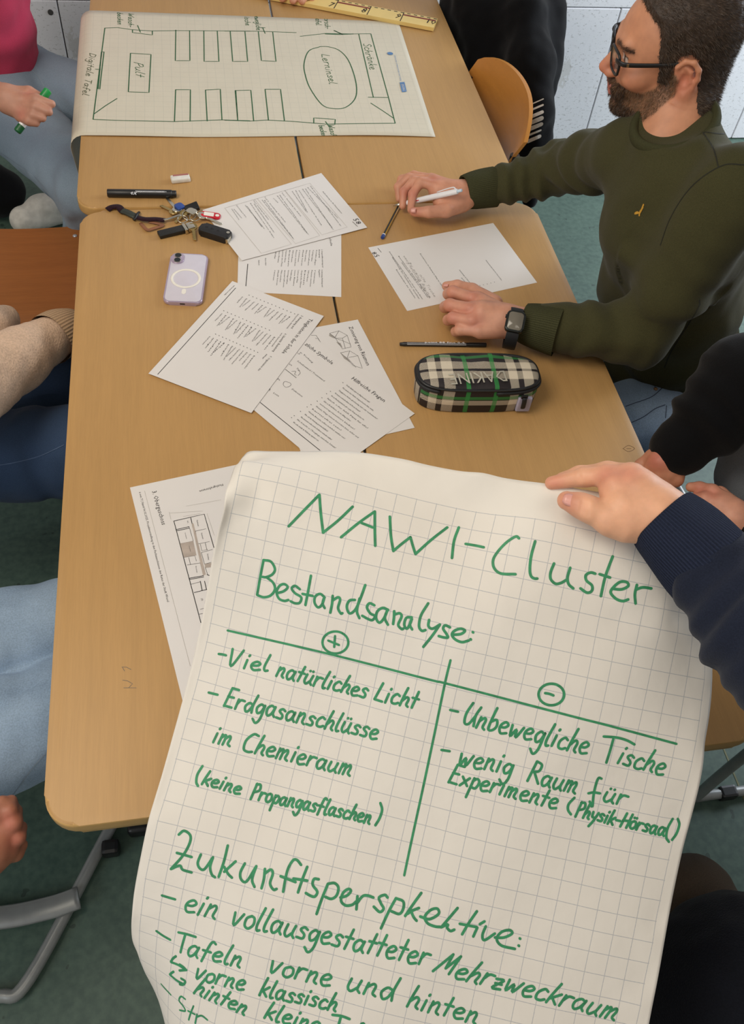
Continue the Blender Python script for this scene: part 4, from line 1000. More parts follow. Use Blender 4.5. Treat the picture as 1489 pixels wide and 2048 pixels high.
bm = B(); box(bm, T_ @ Vector((.082, -.0455, .022)), (.026, .008, .034), frame(ax), bev=.003, seg=3); link('side_label', mesh_bm(bm, angle=.7), plain('lilac_label', rgb(170, 165, 185), .5), pcase)
printed(pcase, [('DAKINE', (1011, 741), (897, 748), 1.3)], TZ + .0655, plain('silver_print', rgb(196, 190, 172), .35, .3), 'logo_print')

# ------------------------------------------------------------------ chairs
def school_chair(label, loc, yaw, wood_mat='chairwood', seat_w=.40, back=True, group=None, back_h=.78, lean=.02, back_hh=.095):
    th = thing('school_chair', label, 'chair', (loc[0], loc[1], 0), group)
    T_ = Matrix.Translation(Vector((loc[0], loc[1], 0))) @ Matrix.Rotation(yaw, 4, 'Z'); x_ = lambda p: T_ @ Vector(p)
    nx, ny = 16, 16; V = []; F = []; w = seat_w
    for s_ in (0, 1):
        for j in range(ny + 1):
            for i in range(nx + 1):
                a, b = i / nx * 2 - 1, j / ny * 2 - 1
                k = (1 - .5 * min(abs(a), abs(b)) ** 6 * .35)
                x, y = a * w / 2 * k, b * w / 2 * k
                z = .45 - .012 * (1 - b * b) * (1 - a * .3) - .02 * max(0, a - .6) ** 2 * 6 - s_ * .011
                V.append(x_((x, y, z)))
    m = (nx + 1) * (ny + 1)
    for j in range(ny):
        for i in range(nx):
            a = j * (nx + 1) + i; F.append((a, a + 1, a + nx + 2, a + nx + 1)); F.append((a + m, a + nx + 1 + m, a + nx + 2 + m, a + 1 + m))
    rim_ = [i for i in range(nx + 1)] + [j * (nx + 1) + nx for j in range(1, ny + 1)] + [ny * (nx + 1) + i for i in range(nx - 1, -1, -1)] + [j * (nx + 1) for j in range(ny - 1, 0, -1)]
    for a, b in zip(rim_, rim_[1:] + rim_[:1]): F.append((a, a + m, b + m, b))
    seat = link('seat', mesh_np(V, F, True), wood_mat, th); seat.data.set_sharp_from_angle(angle=.9)
    for sx_, sy_ in ((-.17, -.12), (-.17, .12)):
        bm = B(); c_ = x_((sx_, sy_, .441)); bmesh.ops.create_uvsphere(bm, u_segments=12, v_segments=6, radius=.006, matrix=Matrix.Translation(c_) @ Matrix.Diagonal((1, 1, .5, 1))); link('rivet', mesh_bm(bm, smooth=True), 'steel_light', seat)
    if back:
        V = []; F = []; nx, ny = 20, 10
        for s_ in (0, 1):
            for j in range(ny + 1):
                for i in range(nx + 1):
                    a, b = i / nx * 2 - 1, j / ny * 2 - 1
                    hh = back_hh * math.sqrt(max(0, 1 - abs(a) ** 2.6 * .82))
                    y = a * .205; z = back_h + b * hh; x = -.215 - lean * b + .05 * a * a + s_ * .010 - .03
                    V.append(x_((x, y, z)))
        m = (nx + 1) * (ny + 1)
        for j in range(ny):
            for i in range(nx):
                a = j * (nx + 1) + i; F.append((a, a + nx + 1, a + nx + 2, a + 1)); F.append((a + m, a + 1 + m, a + nx + 2 + m, a + nx + 1 + m))
        rim_ = [i for i in range(nx + 1)] + [j * (nx + 1) + nx for j in range(1, ny + 1)] + [ny * (nx + 1) + i for i in range(nx - 1, -1, -1)] + [j * (nx + 1) for j in range(ny - 1, 0, -1)]
        for a, b in zip(rim_, rim_[1:] + rim_[:1]): F.append((a, b, b + m, a + m))
        o = link('backrest', mesh_np(V, F, True), wood_mat, th); o.data.set_sharp_from_angle(angle=.9)
    for sg in (-1, 1):
        y = sg * .185
        top = back_h - .02 if back else .46
        pts = [(-.20, y, .016), (.17, y, .016), (.215, y, .05), (.19, y, .40), (.15, y, .430), (-.14, y, .430)]
        pts += [(-.185, y, .46), (-.22, sg * .19, .62), (-.195, sg * .197, top)] if back else [(-.16, y, .43)]
        bm = B(); tube(bm, [x_(p) for p in pts], .0115, n=10, sm=5); link('frame_tube', mesh_bm(bm, smooth=True), 'steel', th)
        if back:
            bm = B(); p = x_((-.193, sg * .197, top + .004)); cyl(bm, p - Vector((0, 0, .02)), p + Vector((0, 0, .012)), .0145, .012, n=14); link('tube_cap', mesh_bm(bm, angle=.7), 'plastic_black', th)
        for xx in (-.17, .14):
            bm = B(); box(bm, x_((xx, y, .014)), (.04, .028, .028), bev=.006); link('glide', mesh_bm(bm), 'plastic_black', th)
    bm = B(); tube(bm, [x_((-.19, -.185, .016)), x_((-.19, .185, .016))], .010, n=10); link('cross_bar', mesh_bm(bm, smooth=True), 'steel', th)
    return th
school_chair('empty plywood chair pushed to the far right table beside the black jacket', (.824, 1.735), math.pi + .05, 'chairwood', back_h=.725, lean=.02, back_hh=.080)
school_chair('plywood chair with grey tube frame under the man in olive', (1.335, .99), math.pi + .1, 'chairwood')
school_chair('plywood chair of the person in black, its tube foot seen below the right table', (1.45, .337), math.pi, 'chairwood')
school_chair('plywood chair with orange-brown seat left of the keys', (-.20, 1.49), math.pi / 2 * 3, 'chairwood_dark', seat_w=.43, back=False)
# grey skid frame at the lower left (chair of the person in pale jeans)
th = thing('school_chair', 'grey tube chair frame on the floor below the table corner', 'chair', (-.2, .2, 0))
bm = B(); tube(bm, [(.06, .42, .017), at(205, 1685, .017), at(60, 1955, .017), at(0, 1992, .017), at(-90, 1985, .02), (-.42, .10, .03)], .0125, n=12, sm=7); link('frame_tube', mesh_bm(bm, smooth=True), 'steel', th)
bm = B(); tube(bm, [at(158, 1795, .035), at(100, 1815, .035), at(0, 1835, .035), at(-120, 1835, .035), at(-300, 1790, .035)], .022, n=12, sm=5, flat=.35, up=(0, 0, 1)); link('cross_plate', mesh_bm(bm, smooth=True), 'steel', th)
bm = B(); tube(bm, [(.06, .42, .017), (.07, .44, .05), (.0, .43, .40), (-.05, .42, .43), (-.40, .40, .43)], .0125, n=10, sm=5); link('frame_tube', mesh_bm(bm, smooth=True), 'steel', th)
bm = B(); prism(bm, rrect(-.52, .05, -.20, .42, .05), .435, .447, bev=.003); link('seat', mesh_bm(bm, angle=.7), 'chairwood_dark', th)
bm = B(); box(bm, at(222, 1697, .02), (.035, .03, .035), bev=.008); link('glide', mesh_bm(bm), 'plastic_black', th)

# ------------------------------------------------------------------ people
SK = U(rgb(206, 148, 118)); SK2 = U(rgb(196, 128, 104)); RED = U(rgb(196, 112, 96))
def cuff(name, a, b, ra, rb, mat, parent, n=64, m=8, bulge=.002, inner=.006, sq=None):
    """ribbed cuff, opening at a; real wall thickness, UV x runs round the arm"""
    a = Vector(a); b = Vector(b); R = frame(b - a, z=sq) if sq is not None else frame(b - a); V = []; UVs = []; F = []
    prof = [(0.25, ra - inner)] + [(0.0, ra - inner * .5)] + [(0.02, ra)] + [(t, ra + (rb - ra) * t + bulge * math.sin(t * math.pi)) for t in np.linspace(.1, 1, m)]
    for (t, r_) in prof:
        p = a + (b - a) * t
        for k in range(n):
            g = 2 * math.pi * k / n; rr = r_ * (1 + .025 * math.sin(3 * g + t * 2) + .015 * math.sin(5 * g - t * 5))
            V.append(p + R @ Vector((0, rr * math.cos(g), rr * math.sin(g) * (.88 if sq is not None else 1)))); UVs.append((k / n, t))
    for i in range(len(prof) - 1):
        for k in range(n): F.append((i * n + k, i * n + (k + 1) % n, (i + 1) * n + (k + 1) % n, (i + 1) * n + k))
    me = mesh_np(V, F, True); uvl = me.uv_layers.new(name='UV')
    for p in me.polygons:
        us = [UVs[v][0] for v in p.vertices]; wrap = max(us) - min(us) > .5
        for li, v in zip(p.loop_indices, p.vertices):
            u_, t_ = UVs[v]; uvl.data[li].uv = (u_ + (1 if wrap and u_ < .5 else 0), t_)
    return link(name, me, mat, parent)
def fbox(pts, m=.08):
    A = U([p[:3] for p in pts], float); return A.min(0) - m, A.max(0) + m
def person_obj(label, loc): return thing('person', label, 'person', loc)
def hand_mesh(caps, k=.006, vox=.0019, nails=None, extra=None):
    """caps: list of chains [(xyz, r), ...]; returns P,Q"""
    allp = [p for ch in caps for p, r in ch]; lo, hi = fbox(allp, .04); f = Field(lo, hi, vox)
    for i, ch in enumerate(caps):
        for (a, ra), (b, rb) in zip(ch, ch[1:]): f.cap(a, b, ra, rb, k if i else .012)
    if extra: extra(f)
    return f.mesh(2)
def skin_col(P, N=None, reds=(), base=SK, hot=RED, rad=.016):
    c = np.tile(base, (len(P), 1)); n = vnoise(P, 35)
    c = c * (1 + .06 * n[:, None])
    for r_ in reds:
        d = np.linalg.norm(P - U(r_), axis=1); m = np.exp(-(d / rad) ** 2) * .55; c = c * (1 - m[:, None]) + hot * m[:, None]
    return np.clip(c, 0, 1)
def nail(parent, tip, nrm, d, L=.011, w=.0095, mat=None):
    nrm = Vector(nrm).normalized(); R = frame(d, z=nrm); bm = B(); V = []
    for i in range(5):
        for j in range(5):
            a, b = i / 4 - .5, j / 4 * 2 - 1; ww = w * .5 * (1 - .35 * max(0, a * 2) ** 3)
            V.append(bm.verts.new(Vector(tip) + R @ Vector((a * L, b * ww, .0018 * (1 - b * b) - .0004))))
    for i in range(4):
        for j in range(4): bm.faces.new((V[i * 5 + j], V[(i + 1) * 5 + j], V[(i + 1) * 5 + j + 1], V[i * 5 + j + 1]))
    me = mesh_bm(bm, smooth=True); o = link('fingernail', me, M['nail'], parent)
    md = o.modifiers.new('t', 'SOLIDIFY'); md.thickness = .0008; md.offset = 0; return o
M['nail'] = plain('fingernail', rgb(222, 160, 146), .3, var=.03)
def Pz(x, y, z, r): return (at(x, y, z), r)
def Dp(x, y, d, r): return (dep(x, y, d), r)
def join_meshes(parts):
    Ps = []; Qs = []; Cs = []; b = 0
    for P, Q, C_ in parts: Ps.append(P); Qs.append(Q + b); Cs.append(C_); b += len(P)
    return np.concatenate(Ps), np.concatenate(Qs), np.concatenate(Cs)

# ---- the man in the olive sweatshirt
man = person_obj('seated man in olive sweatshirt and glasses writing with white pen', (1.27, .97, 0))
F_ = U([-.955, .262, -.165]); F_ /= np.linalg.norm(F_)
up0 = U([.02, -.06, 1.0]); L_ = np.cross(up0, F_); L_ /= np.linalg.norm(L_); U_ = np.cross(F_, L_)
HS = 0.95
HR = np.stack([F_, U_, L_], 1)             # head frame columns: forward, up, left
Hc = dep(1369, 154, 1.485) - HR @ (U([-.012, -.012, .078]) * HS)
def H(f, u, l): return Hc + HR @ (U([f, u, l]) * HS)
sL = dep(1447, 385, 1.47); sR = dep(1250, 306, 1.64); eL = at(1278, 668, .815); wL = at(1045, 648, .80); eR = at(1122, 338, .855); wR = at(932, 386, .80)
nb = dep(1350, 250, 1.54); hipc = U([1.27, .95, .53])
lo, hi = fbox([Hc], .165); lo[2] -= .10
f = Field(lo, hi, .0024); s = HS
f.ell(H(-.012, .032, 0), U([.099, .092, .078]) * s, HR, .0)
f.ell(H(.030, .012, 0), U([.070, .082, .066]) * s, HR, .02)
f.ell(H(.034, -.050, 0), U([.058, .060, .054]) * s, HR, .02)
f.cap(H(-.012, -.052, .050), H(.060, -.098, .024), .018 * s, .016 * s, .018); f.cap(H(-.012, -.052, -.050), H(.060, -.098, -.024), .018 * s, .016 * s, .018)
f.ell(H(.076, -.103, 0), U([.024, .020, .026]) * s, HR, .015)
f.cap(H(.086, -.062, .016), H(.086, -.062, -.016), .018 * s, .018 * s, .015)      # mouth mound
f.cap(H(.088, .024, .034), H(.094, .020, .008), .011 * s, .010 * s, .012); f.cap(H(.088, .024, -.034), H(.094, .020, -.008), .011 * s, .010 * s, .012)
for sg in (1, -1):
    f.ell(H(.066, -.028, .043 * sg), U([.026, .022, .024]) * s, HR, .018)
    f.ell(H(.104, .001, .031 * sg), U([.016, .013, .019]) * s, HR, .012, neg=True)
    f.ell(H(.076, .001, .031 * sg), U([.0145, .0125, .0145]) * s, HR, .002)
    f.cap(H(.0885, .007, .018 * sg), H(.083, .0075, .043 * sg), .0032 * s, .0032 * s, .004)
    f.cap(H(.0885, -.007, .020 * sg), H(.083, -.0065, .041 * sg), .0028 * s, .0028 * s, .004)
f.cap(H(.094, .006, 0), H(.119, -.030, 0), .0085 * s, .0115 * s, .010)
for sg in (1, -1): f.ell(H(.108, -.037, .011 * sg), U([.012, .0085, .0085]) * s, HR, .006)
f.cap(H(.106, -.060, .015), H(.1065, -.059, -.015), .0055 * s, .0055 * s, .006); f.cap(H(.103, -.072, .013), H(.103, -.072, -.013), .0065 * s, .0065 * s, .005)
f.cap(H(.112, -.0662, .016), H(.112, -.0662, -.016), .0025 * s, .0025 * s, .002, neg=True)
for sg in (1, -1):   # ears: helix, antihelix, concha, tragus, lobe
    E = lambda a, b, o: H(-.012 + a, -.012 + b, sg * (.0735 + o))
    f.ell(E(-.001, .001, .004), U([.019, .029, .008]) * s, HR, .005)
    pts = [E(.014, .004, .005), E(.015, .020, .008), E(.004, .031, .011), E(-.011, .030, .014), E(-.021, .017, .016), E(-.022, .000, .015), E(-.015, -.015, .011), E(-.006, -.026, .008)]
    f.path(pts, [.0036, .0042, .0046, .0046, .0046, .0044, .0046, .0070], .003)
    f.path([E(.002, .020, .010), E(-.009, .012, .012), E(-.011, -.004, .012), E(-.005, -.014, .010)], [.0028, .0034, .0034, .003], .003)
    f.ell(E(.001, -.001, .013), U([.0075, .011, .0055]) * s, HR, .003, neg=True)
    f.ell(E(.012, -.003, .008), U([.004, .007, .005]) * s, HR, .003)
f.cap(H(-.040, -.040, 0), nb + U([0.01, 0, -.05]), .054, .056, .03); f.cap(H(-.0, -.070, 0), nb + U([-.01, .0, -.06]), .042, .050, .03)
P, Q = f.mesh(1); headP = P; headQ = Q; headN = vnormals(P, Q)
hl = ((P - Hc) @ HR) / HS
def beard_mask(hl):
    f_, u_, l_ = hl.T; al = np.abs(l_)
    top = np.interp(f_, [-.005, .012, .03, .055, .085, .10, .13], [-.008, .004, -.035, -.050, -.044, -.040, -.048])
    m = np.clip((top - u_) / .008, 0, 1) * np.clip((f_ + .006) / .008, 0, 1)
    lips = (np.abs(u_ + .066) < .0105) & (f_ > .094) & (al < .021)
    neck = np.clip((u_ + .123 - 1.0 * np.clip(.075 - f_, 0, 1)) / .007, 0, 1)
    cheek = 1
    m = m * neck; m[lips] = 0; return m, lips
bmk, lips = beard_mask(hl)
colr = skin_col(P, base=U(rgb(205, 146, 112)))
nz = vnoise(P, 90); nz2 = vnoise(P, 260)
for (cf, cu, cl, rr, am) in ((.118, -.034, 0, .02, .6), (.075, -.03, .05, .025, .25), (.075, -.03, -.05, .025, .25), (-.012, -.02, .08, .03, .55), (-.012, -.02, -.08, .03, .55)):
    d = np.linalg.norm(hl - U([cf, cu, cl]), axis=1); m = np.exp(-(d / rr) ** 2) * am; colr = colr * (1 - m[:, None]) + U(rgb(204, 112, 92)) * m[:, None]
dark = U(rgb(66, 44, 30)); mid = U(rgb(128, 92, 66))
kk = np.clip((.02 - (hl[:, 1] + .085) * 12) + (hl[:, 0] - .05) * 8, 0, 1)[:, None]
bc = mid * (1 - kk) + dark * kk
mm = (bmk * np.clip(.88 + .3 * nz + .3 * nz2, .5, 1))[:, None]; colr = colr * (1 - mm) + bc * mm
colr[lips] = U(rgb(176, 104, 94))
brow = np.exp(-((hl[:, 1] - .026 + .25 * np.abs(np.abs(hl[:, 2]) - .03)) / .0048) ** 2) * (np.abs(hl[:, 2]) > .010) * (np.abs(hl[:, 2]) < .052) * (hl[:, 0] > .05)
mm = np.clip(brow, 0, 1)[:, None] * .85; colr = colr * (1 - mm) + U(rgb(58, 40, 28)) * mm
eye = (np.abs(hl[:, 1] - .0005) < .0052) & (np.abs(np.abs(hl[:, 2]) - .031) < .0115) & (hl[:, 0] > .078)
colr[eye] = U(rgb(214, 206, 200)); iris = eye & (np.abs(np.abs(hl[:, 2]) - .0315) < .0052); colr[iris] = U(rgb(62, 44, 34))
lash = (np.abs(hl[:, 1] - .0062) < .0014) & (np.abs(np.abs(hl[:, 2]) - .031) < .014) & (hl[:, 0] > .075); colr[lash] = U(rgb(60, 40, 32))
parts = [(P, Q, colr)]
# hands of the man
hR_ = [[(at(946, 384, .800), .029), Pz(915, 388, .800, .027), Pz(878, 380, .803, .023)],
       [(at(930, 396, .795), .026), Pz(885, 402, .792, .021)],
       [Pz(905, 382, .805, .022), Pz(868, 364, .806, .0165)], [Pz(905, 380, .80, .02), Pz(862, 360, .798, .015)],
       [Pz(876, 374, .812, .0115), Pz(842, 364, .812, .0105), Pz(826, 388, .796, .0095), Pz(822, 420, .777, .0078)],
       [Pz(872, 366, .808, .0115), Pz(828, 362, .806, .0105), Pz(808, 384, .788, .0095), Pz(806, 412, .768, .0080)],
       [Pz(868, 360, .800, .0108), Pz(818, 356, .796, .0100), Pz(797, 374, .780, .0090), Pz(799, 398, .764, .0078)],
       [Pz(872, 358, .790, .0098), Pz(828, 350, .786, .0088), Pz(803, 358, .773, .0080), Pz(796, 374, .762, .0072)],
       [Pz(925, 408, .788, .0185), Pz(893, 421, .788, .0150), Pz(858, 424, .787, .0120), Pz(829, 424, .780, .0098)]]
P, Q = hand_mesh(hR_, .005); c = skin_col(P, reds=[at(826, 424, .785), at(826, 388, .80), at(808, 384, .79), at(868, 364, .815)], base=U(rgb(208, 150, 122))); parts.append((P, Q, c))
hL_ = [[Pz(1050, 648, .800, .031), Pz(1010, 640, .802, .029), Pz(965, 628, .806, .026)],
       [Pz(1010, 640, .80, .027), Pz(955, 600, .803, .0175)], [Pz(1010, 640, .80, .027), Pz(948, 620, .807, .0175)],
       [Pz(1010, 645, .80, .026), Pz(950, 642, .803, .017)], [Pz(1010, 652, .798, .024), Pz(962, 662, .794, .0155)],
       [Pz(945, 597, .808, .0125), Pz(906, 584, .800, .0118), Pz(897, 588, .778, .0105), Pz(915, 592, .764, .0095)],
       [Pz(940, 618, .812, .0125), Pz(900, 610, .800, .0120), Pz(891, 614, .778, .0108), Pz(912, 616, .764, .0095)],
       [Pz(944, 642, .806, .0118), Pz(906, 636, .795, .0112), Pz(897, 640, .776, .0100), Pz(918, 641, .763, .0090)],
       [Pz(956, 662, .796, .0105), Pz(920, 660, .787, .0100), Pz(912, 663, .771, .0090), Pz(930, 662, .762, .0082)],
       [Pz(990, 606, .792, .016), Pz(945, 580, .786, .0130), Pz(915, 571, .778, .0108), Pz(893, 572, .768, .0092)]]
P, Q = hand_mesh(hL_, .005); c = skin_col(P, reds=[at(906, 584, .8), at(900, 612, .8), at(940, 618, .815), at(945, 597, .81), at(950, 642, .81), at(906, 636, .8)], base=U(rgb(208, 152, 126))); parts.append((P, Q, c))
# under the clothes the same body, coarser
f = Field(*fbox([sL, sR, eL, eR, wL, wR, hipc, nb], .16), .012)
FW = U([-.93, -.25, 0.0])
f.cap(nb + U([.05, .02, -.16]), hipc + U([.02, 0, .12]), .070, .085, .03, sq=(FW, .8)); f.cap(nb + U([.015, .01, -.03]), nb + U([.05, .02, -.12]), .040, .045, .03)
f.cap(sL + U([.05, 0, -.04]), sR + U([.05, 0, -.05]), .030, .030, .03); f.path([sL, eL, wL], [.036, .030, .022], .02); f.path([sR, eR, wR], [.036, .028, .020], .02)
for y in (-.09, .09): f.path([hipc + U([.03, y, -.02]), U([.86, .90 + y * 1.6, .50]), U([.88, .90 + y * 1.6, .09])], [.075, .05, .035], .02)
P, Q = f.mesh(1); parts.append((P, Q, skin_col(P)))
P, Q, C_ = join_meshes(parts); body = link('body', pmesh(P, Q, C_), 'skin', man)
for tip, nr, dd in ((at(827, 421, .790), at(827, 421, .80) - at(850, 430, .78), at(820, 424, .78) - at(850, 424, .787)), (at(893, 570, .7765), U([0, 0, 1.0]), at(890, 571, .767) - at(915, 571, .778))):
    nail(body, tip, nr, dd, .011, .0095)
# hair
POLY = U([(.078, .096), (.060, .082), (.043, .068), (.037, .046), (.036, .022), (.032, .002), (.030, -.030), (.014, -.032), (.010, .004), (.002, .024), (-.016, .028), (-.032, .016), (-.037, -.012), (-.036, -.036), (-.046, -.070), (-.070, -.088), (-.16, -.088), (-.16, .22), (.10, .22)])
def poly_sd(x, y, V):
    d = np.full(len(x), 1e9); ins = np.zeros(len(x), bool); n_ = len(V)
    for i in range(n_):
        a_, b_2 = V[i], V[(i + 1) % n_]; e = b_2 - a_; w = np.stack([x - a_[0], y - a_[1]], 1); t_ = np.clip(w @ e / (e @ e), 0, 1)
        d = np.minimum(d, np.hypot(w[:, 0] - t_ * e[0], w[:, 1] - t_ * e[1]))
        c_ = ((a_[1] > y) != (b_2[1] > y)) & (x < (b_2[0] - a_[0]) * (y - a_[1]) / (b_2[1] - a_[1] + 1e-12) + a_[0]); ins ^= c_
    return np.where(ins, d, -d)
sd_ = poly_sd(hl[:, 0] + .10 * np.clip(np.abs(hl[:, 2]) - .05, 0, 1) * (hl[:, 1] > .05), hl[:, 1], POLY) + .0012 * vnoise(headP, 130)
earzone = (np.abs(hl[:, 2]) > .0790) & (hl[:, 0] > -.040) & (hl[:, 0] < .012) & (hl[:, 1] < .030) & (hl[:, 1] > -.055)
sd_[earzone] = -1; hm = np.clip(sd_ / .010, 0, 1); top_ = np.clip((hl[:, 1] - .02) / .06, 0, 1)
keep = (sd_ > -.0012)[headQ].all(1); ids = np.unique(headQ[keep]); remap = np.full(len(headP), -1); remap[ids] = np.arange(len(ids)); Q = remap[headQ[keep]]
P = headP[ids] + headN[ids] * (.0005 + hm[ids] ** .8 * (.0015 + .0115 * top_[ids]))[:, None]
P = P + headN[ids] * ((.0016 * vnoise(P, 120) + .0012 * vnoise(P, 45)) * hm[ids])[:, None]; N = vnormals(P, Q)
hair = link('hair', pmesh(P, Q), 'hair', man)
def strands(name, P, N, cnt, length, wid, dirf, mat, parent, jit=.35):
    ids = rng.choice(len(P), min(cnt, len(P) * 3), replace=True); V = np.zeros((len(ids) * 3, 3))
    p = P[ids] + rng.normal(0, .0008, (len(ids), 3)); n = N[ids]; d = dirf(p, n) + rng.normal(0, jit, (len(ids), 3)) * .6; d /= np.linalg.norm(d, axis=1)[:, None]
    sd = np.cross(d, rng.normal(0, 1, (len(ids), 3))); sd /= np.linalg.norm(sd, axis=1)[:, None]
    ln = length * (0.6 + .7 * rng.random(len(ids)))[:, None]
    V[0::3] = p - sd * wid; V[1::3] = p + sd * wid; V[2::3] = p + d * ln
    me = bpy.data.meshes.new('mesh'); me.vertices.add(len(V)); me.vertices.foreach_set('co', V.ravel()); k = len(ids)
    me.loops.add(k * 3); me.loops.foreach_set('vertex_index', np.arange(k * 3, dtype=np.int32)); me.polygons.add(k); me.polygons.foreach_set('loop_start', np.arange(0, k * 3, 3, dtype=np.int32)); me.update(calc_edges=True)
    o = link(name, me, mat, parent); o['kind'] = 'stuff'; return o
strands('hair_strands', P, N, 30000, .0075, .00030, lambda p, n: n * .55 - F_ * .55 - U_ * .45, 'hair_strand', hair)
m = bmk > .55; bp, bn = headP[m], headN[m]; bl = hl[m]
beard = strands('beard', bp, bn, 13000, .0050, .00028, lambda p, n: n * .55 - U_ * .8 + F_ * .15, 'beard_strand', man)
m2 = (bmk > .5) & ((hl[:, 0] > .082) | (hl[:, 1] < -.088)); strands('beard_chin', headP[m2], headN[m2], 7000, .0062, .00034, lambda p, n: n * .5 - U_ * .8, 'beard_dark', beard)
m3 = brow > .5
if m3.any(): strands('eyebrows', headP[m3], headN[m3], 1500, .006, .00025, lambda p, n: n * .3 - F_ * .5 + U_ * .2, 'beard_dark', man)
# glasses (worn, can be lifted off)
gl = thing('glasses', 'black rectangular glasses worn by the man in olive', 'glasses', H(.10, 0, 0))
def lens_pts(sg, n_=28, rr=1.0):
    out = []
    for k in range(n_):
        a = 2 * math.pi * k / n_; y = .0245 * rr * np.sign(math.cos(a)) * abs(math.cos(a)) ** .42; z = .0200 * rr * np.sign(math.sin(a)) * abs(math.sin(a)) ** .42
        if z < 0: y *= 1 + .14 * z / .0185
        out.append(H(.1105 - abs(y * sg + .031) * .0 - .0012 * ((sg * .0325 + y) / .02) ** 2, -.002 + z, sg * .0325 + y))
    return out
for sg in (1, -1):
    bm = B(); tube(bm, lens_pts(sg), .0025, n=8, closed=True, flat=1.0); link('rim', mesh_bm(bm, smooth=True), 'plastic_black', gl)
    bm = B(); vs = [bm.verts.new(p) for p in lens_pts(sg, rr=.97)]; fc = bm.faces.new(vs); ex_ = bmesh.ops.extrude_face_region(bm, geom=[fc]); bmesh.ops.translate(bm, verts=[v for v in ex_['geom'] if isinstance(v, bmesh.types.BMVert)], vec=Vector(F_) * .0012)
    bmesh.ops.recalc_face_normals(bm, faces=bm.faces); link('lens', mesh_bm(bm), 'glass', gl)
    bm = B(); tube(bm, [H(.107, .010, sg * .055), H(.101, .010, sg * .0665), H(.085, .009, sg * .0725), H(.03, .009, sg * .0765), H(.000, .012, sg * .0800), H(-.012, .013, sg * .0815), H(-.022, .002, sg * .0800), H(-.028, -.012, sg * .0780)], [.0046, .0042, .0036, .0030, .0024], n=8, sm=4, flat=.42, up=tuple(L_)); tp = link('temple', mesh_bm(bm, smooth=True), 'plastic_black', gl)
    bm = B(); box(bm, H(.088, .0095, sg * .0745), (.004, .0012, .0055), Matrix(HR.tolist()).to_3x3() @ Matrix(((1, 0, 0), (0, 0, 1), (0, -1, 0)))); link('hinge_dot', mesh_bm(bm), 'chrome', tp)
bm = B(); tube(bm, [H(.1085, .004, .0105), H(.1125, .007, 0), H(.1085, .004, -.0105)], .0019, n=8, sm=4); link('bridge', mesh_bm(bm, smooth=True), 'plastic_black', gl)

# sweatshirt
f = Field(*fbox([sL, sR, eL, eR, wL, wR, hipc, nb], .21), .0058)
c1 = (sL + sR) / 2 + U([.055, .0, -.11]); c2 = U([1.195, .965, .78]); hp_ = U([1.275, .955, .545])
f.path([c1, c2, hp_], [.155, .150, .165], .05, sq=(FW, .80))
f.cap(sL + U([.02, .01, -.0]), (sL + sR) / 2 + U([.02, 0, -.015]), .062, .064, .05); f.cap((sL + sR) / 2 + U([.02, 0, -.015]), sR + U([.02, -.01, -.01]), .064, .052, .04)
f.cap(nb + U([.004, .0, -.030]), c1, .078, .135, .045, sq=(FW, .93))
f.cap(sL + U([.02, .0, -.01]), eL, .078, .062, .03); f.cap(eL, at(1085, 655, .805), .062, .043, .015)
f.cap(sR + U([.01, 0, 0]), eR, .062, .055, .03); f.cap(eR, at(965, 381, .80), .055, .038, .015)
NX = U([-.40, -.10, 1.0]); NX /= np.linalg.norm(NX); NY = np.cross(NX, FW); NY /= np.linalg.norm(NY); NZ = np.cross(NX, NY)
f.ell(nb + NX * .080, U([.078, .12, .12]), np.stack([NX, NY, NZ], 1), .006, neg=True)
f.cap(hp_ + U([0, 0, -.23]), hp_ + U([0, 0, -.26]), .20, .22, .0, neg=True)
P, Q = f.mesh(2); N = vnormals(P, Q)
P = ridges(P, N, sL, eL, .007, 3.2, .11, 1.0, .35, 1.1); P = ridges(P, N, eL, at(1085, 655, .805), .0065, 3.0, .085, 4, -.1, .75)
P = ridges(P, N, sR, eR, .008, 3.5, .10, 2.2, .2, 1.15); P = ridges(P, N, eR, at(965, 381, .80), .0065, 4.5, .08, 7, -.1, 1.0)
t_, d_, _L = seg_t(P, c2, hp_); near = (d_ < .20) & (seg_t(P, eL, sL)[1] > .10)
P = P + N * (.006 * near * np.clip(t_ + .2, 0, 1) * np.sin(t_ * 16 + vnoise(P, 7, 3) * 5))[:, None]
t_, d_, _L = seg_t(P, sR, sL); P = P + N * (.005 * np.clip(1 - d_ / .22, 0, 1) * np.sin((P @ U([18, 30, -22])) + vnoise(P, 6, 8) * 4))[:, None]
P = P + N * (.006 * vnoise(P, 10, 5) + .003 * vnoise(P, 24, 9))[:, None]
sweater = link('sweatshirt', pmesh(P, Q), 'olive', man)
sw_bvh = BVHTree.FromPolygons([Vector(p) for p in P], [tuple(q) for q in Q])
ax_ = wL - eL; ax_ /= np.linalg.norm(ax_); cuff('cuff', at(1045, 645, .802), at(1118, 663, .808), .0370, .046, 'olive_rib', sweater)
cuff('cuff', at(928, 384, .801), at(988, 373, .806), .0350, .0425, 'olive_rib', sweater)
# ribbed collar standing round the neck
Nk = []
for k in range(44):
    a = 2 * math.pi * k / 44; v = NY * math.cos(a) * .0640 + NZ * math.sin(a) * .0700
    Nk.append(nb + NX * .002 + v)
bm = B(); tube(bm, Nk, .0088, n=14, closed=True, flat=1.55, up=tuple(NX)); link('collar', mesh_bm(bm, smooth=True), 'olive_rib', sweater)
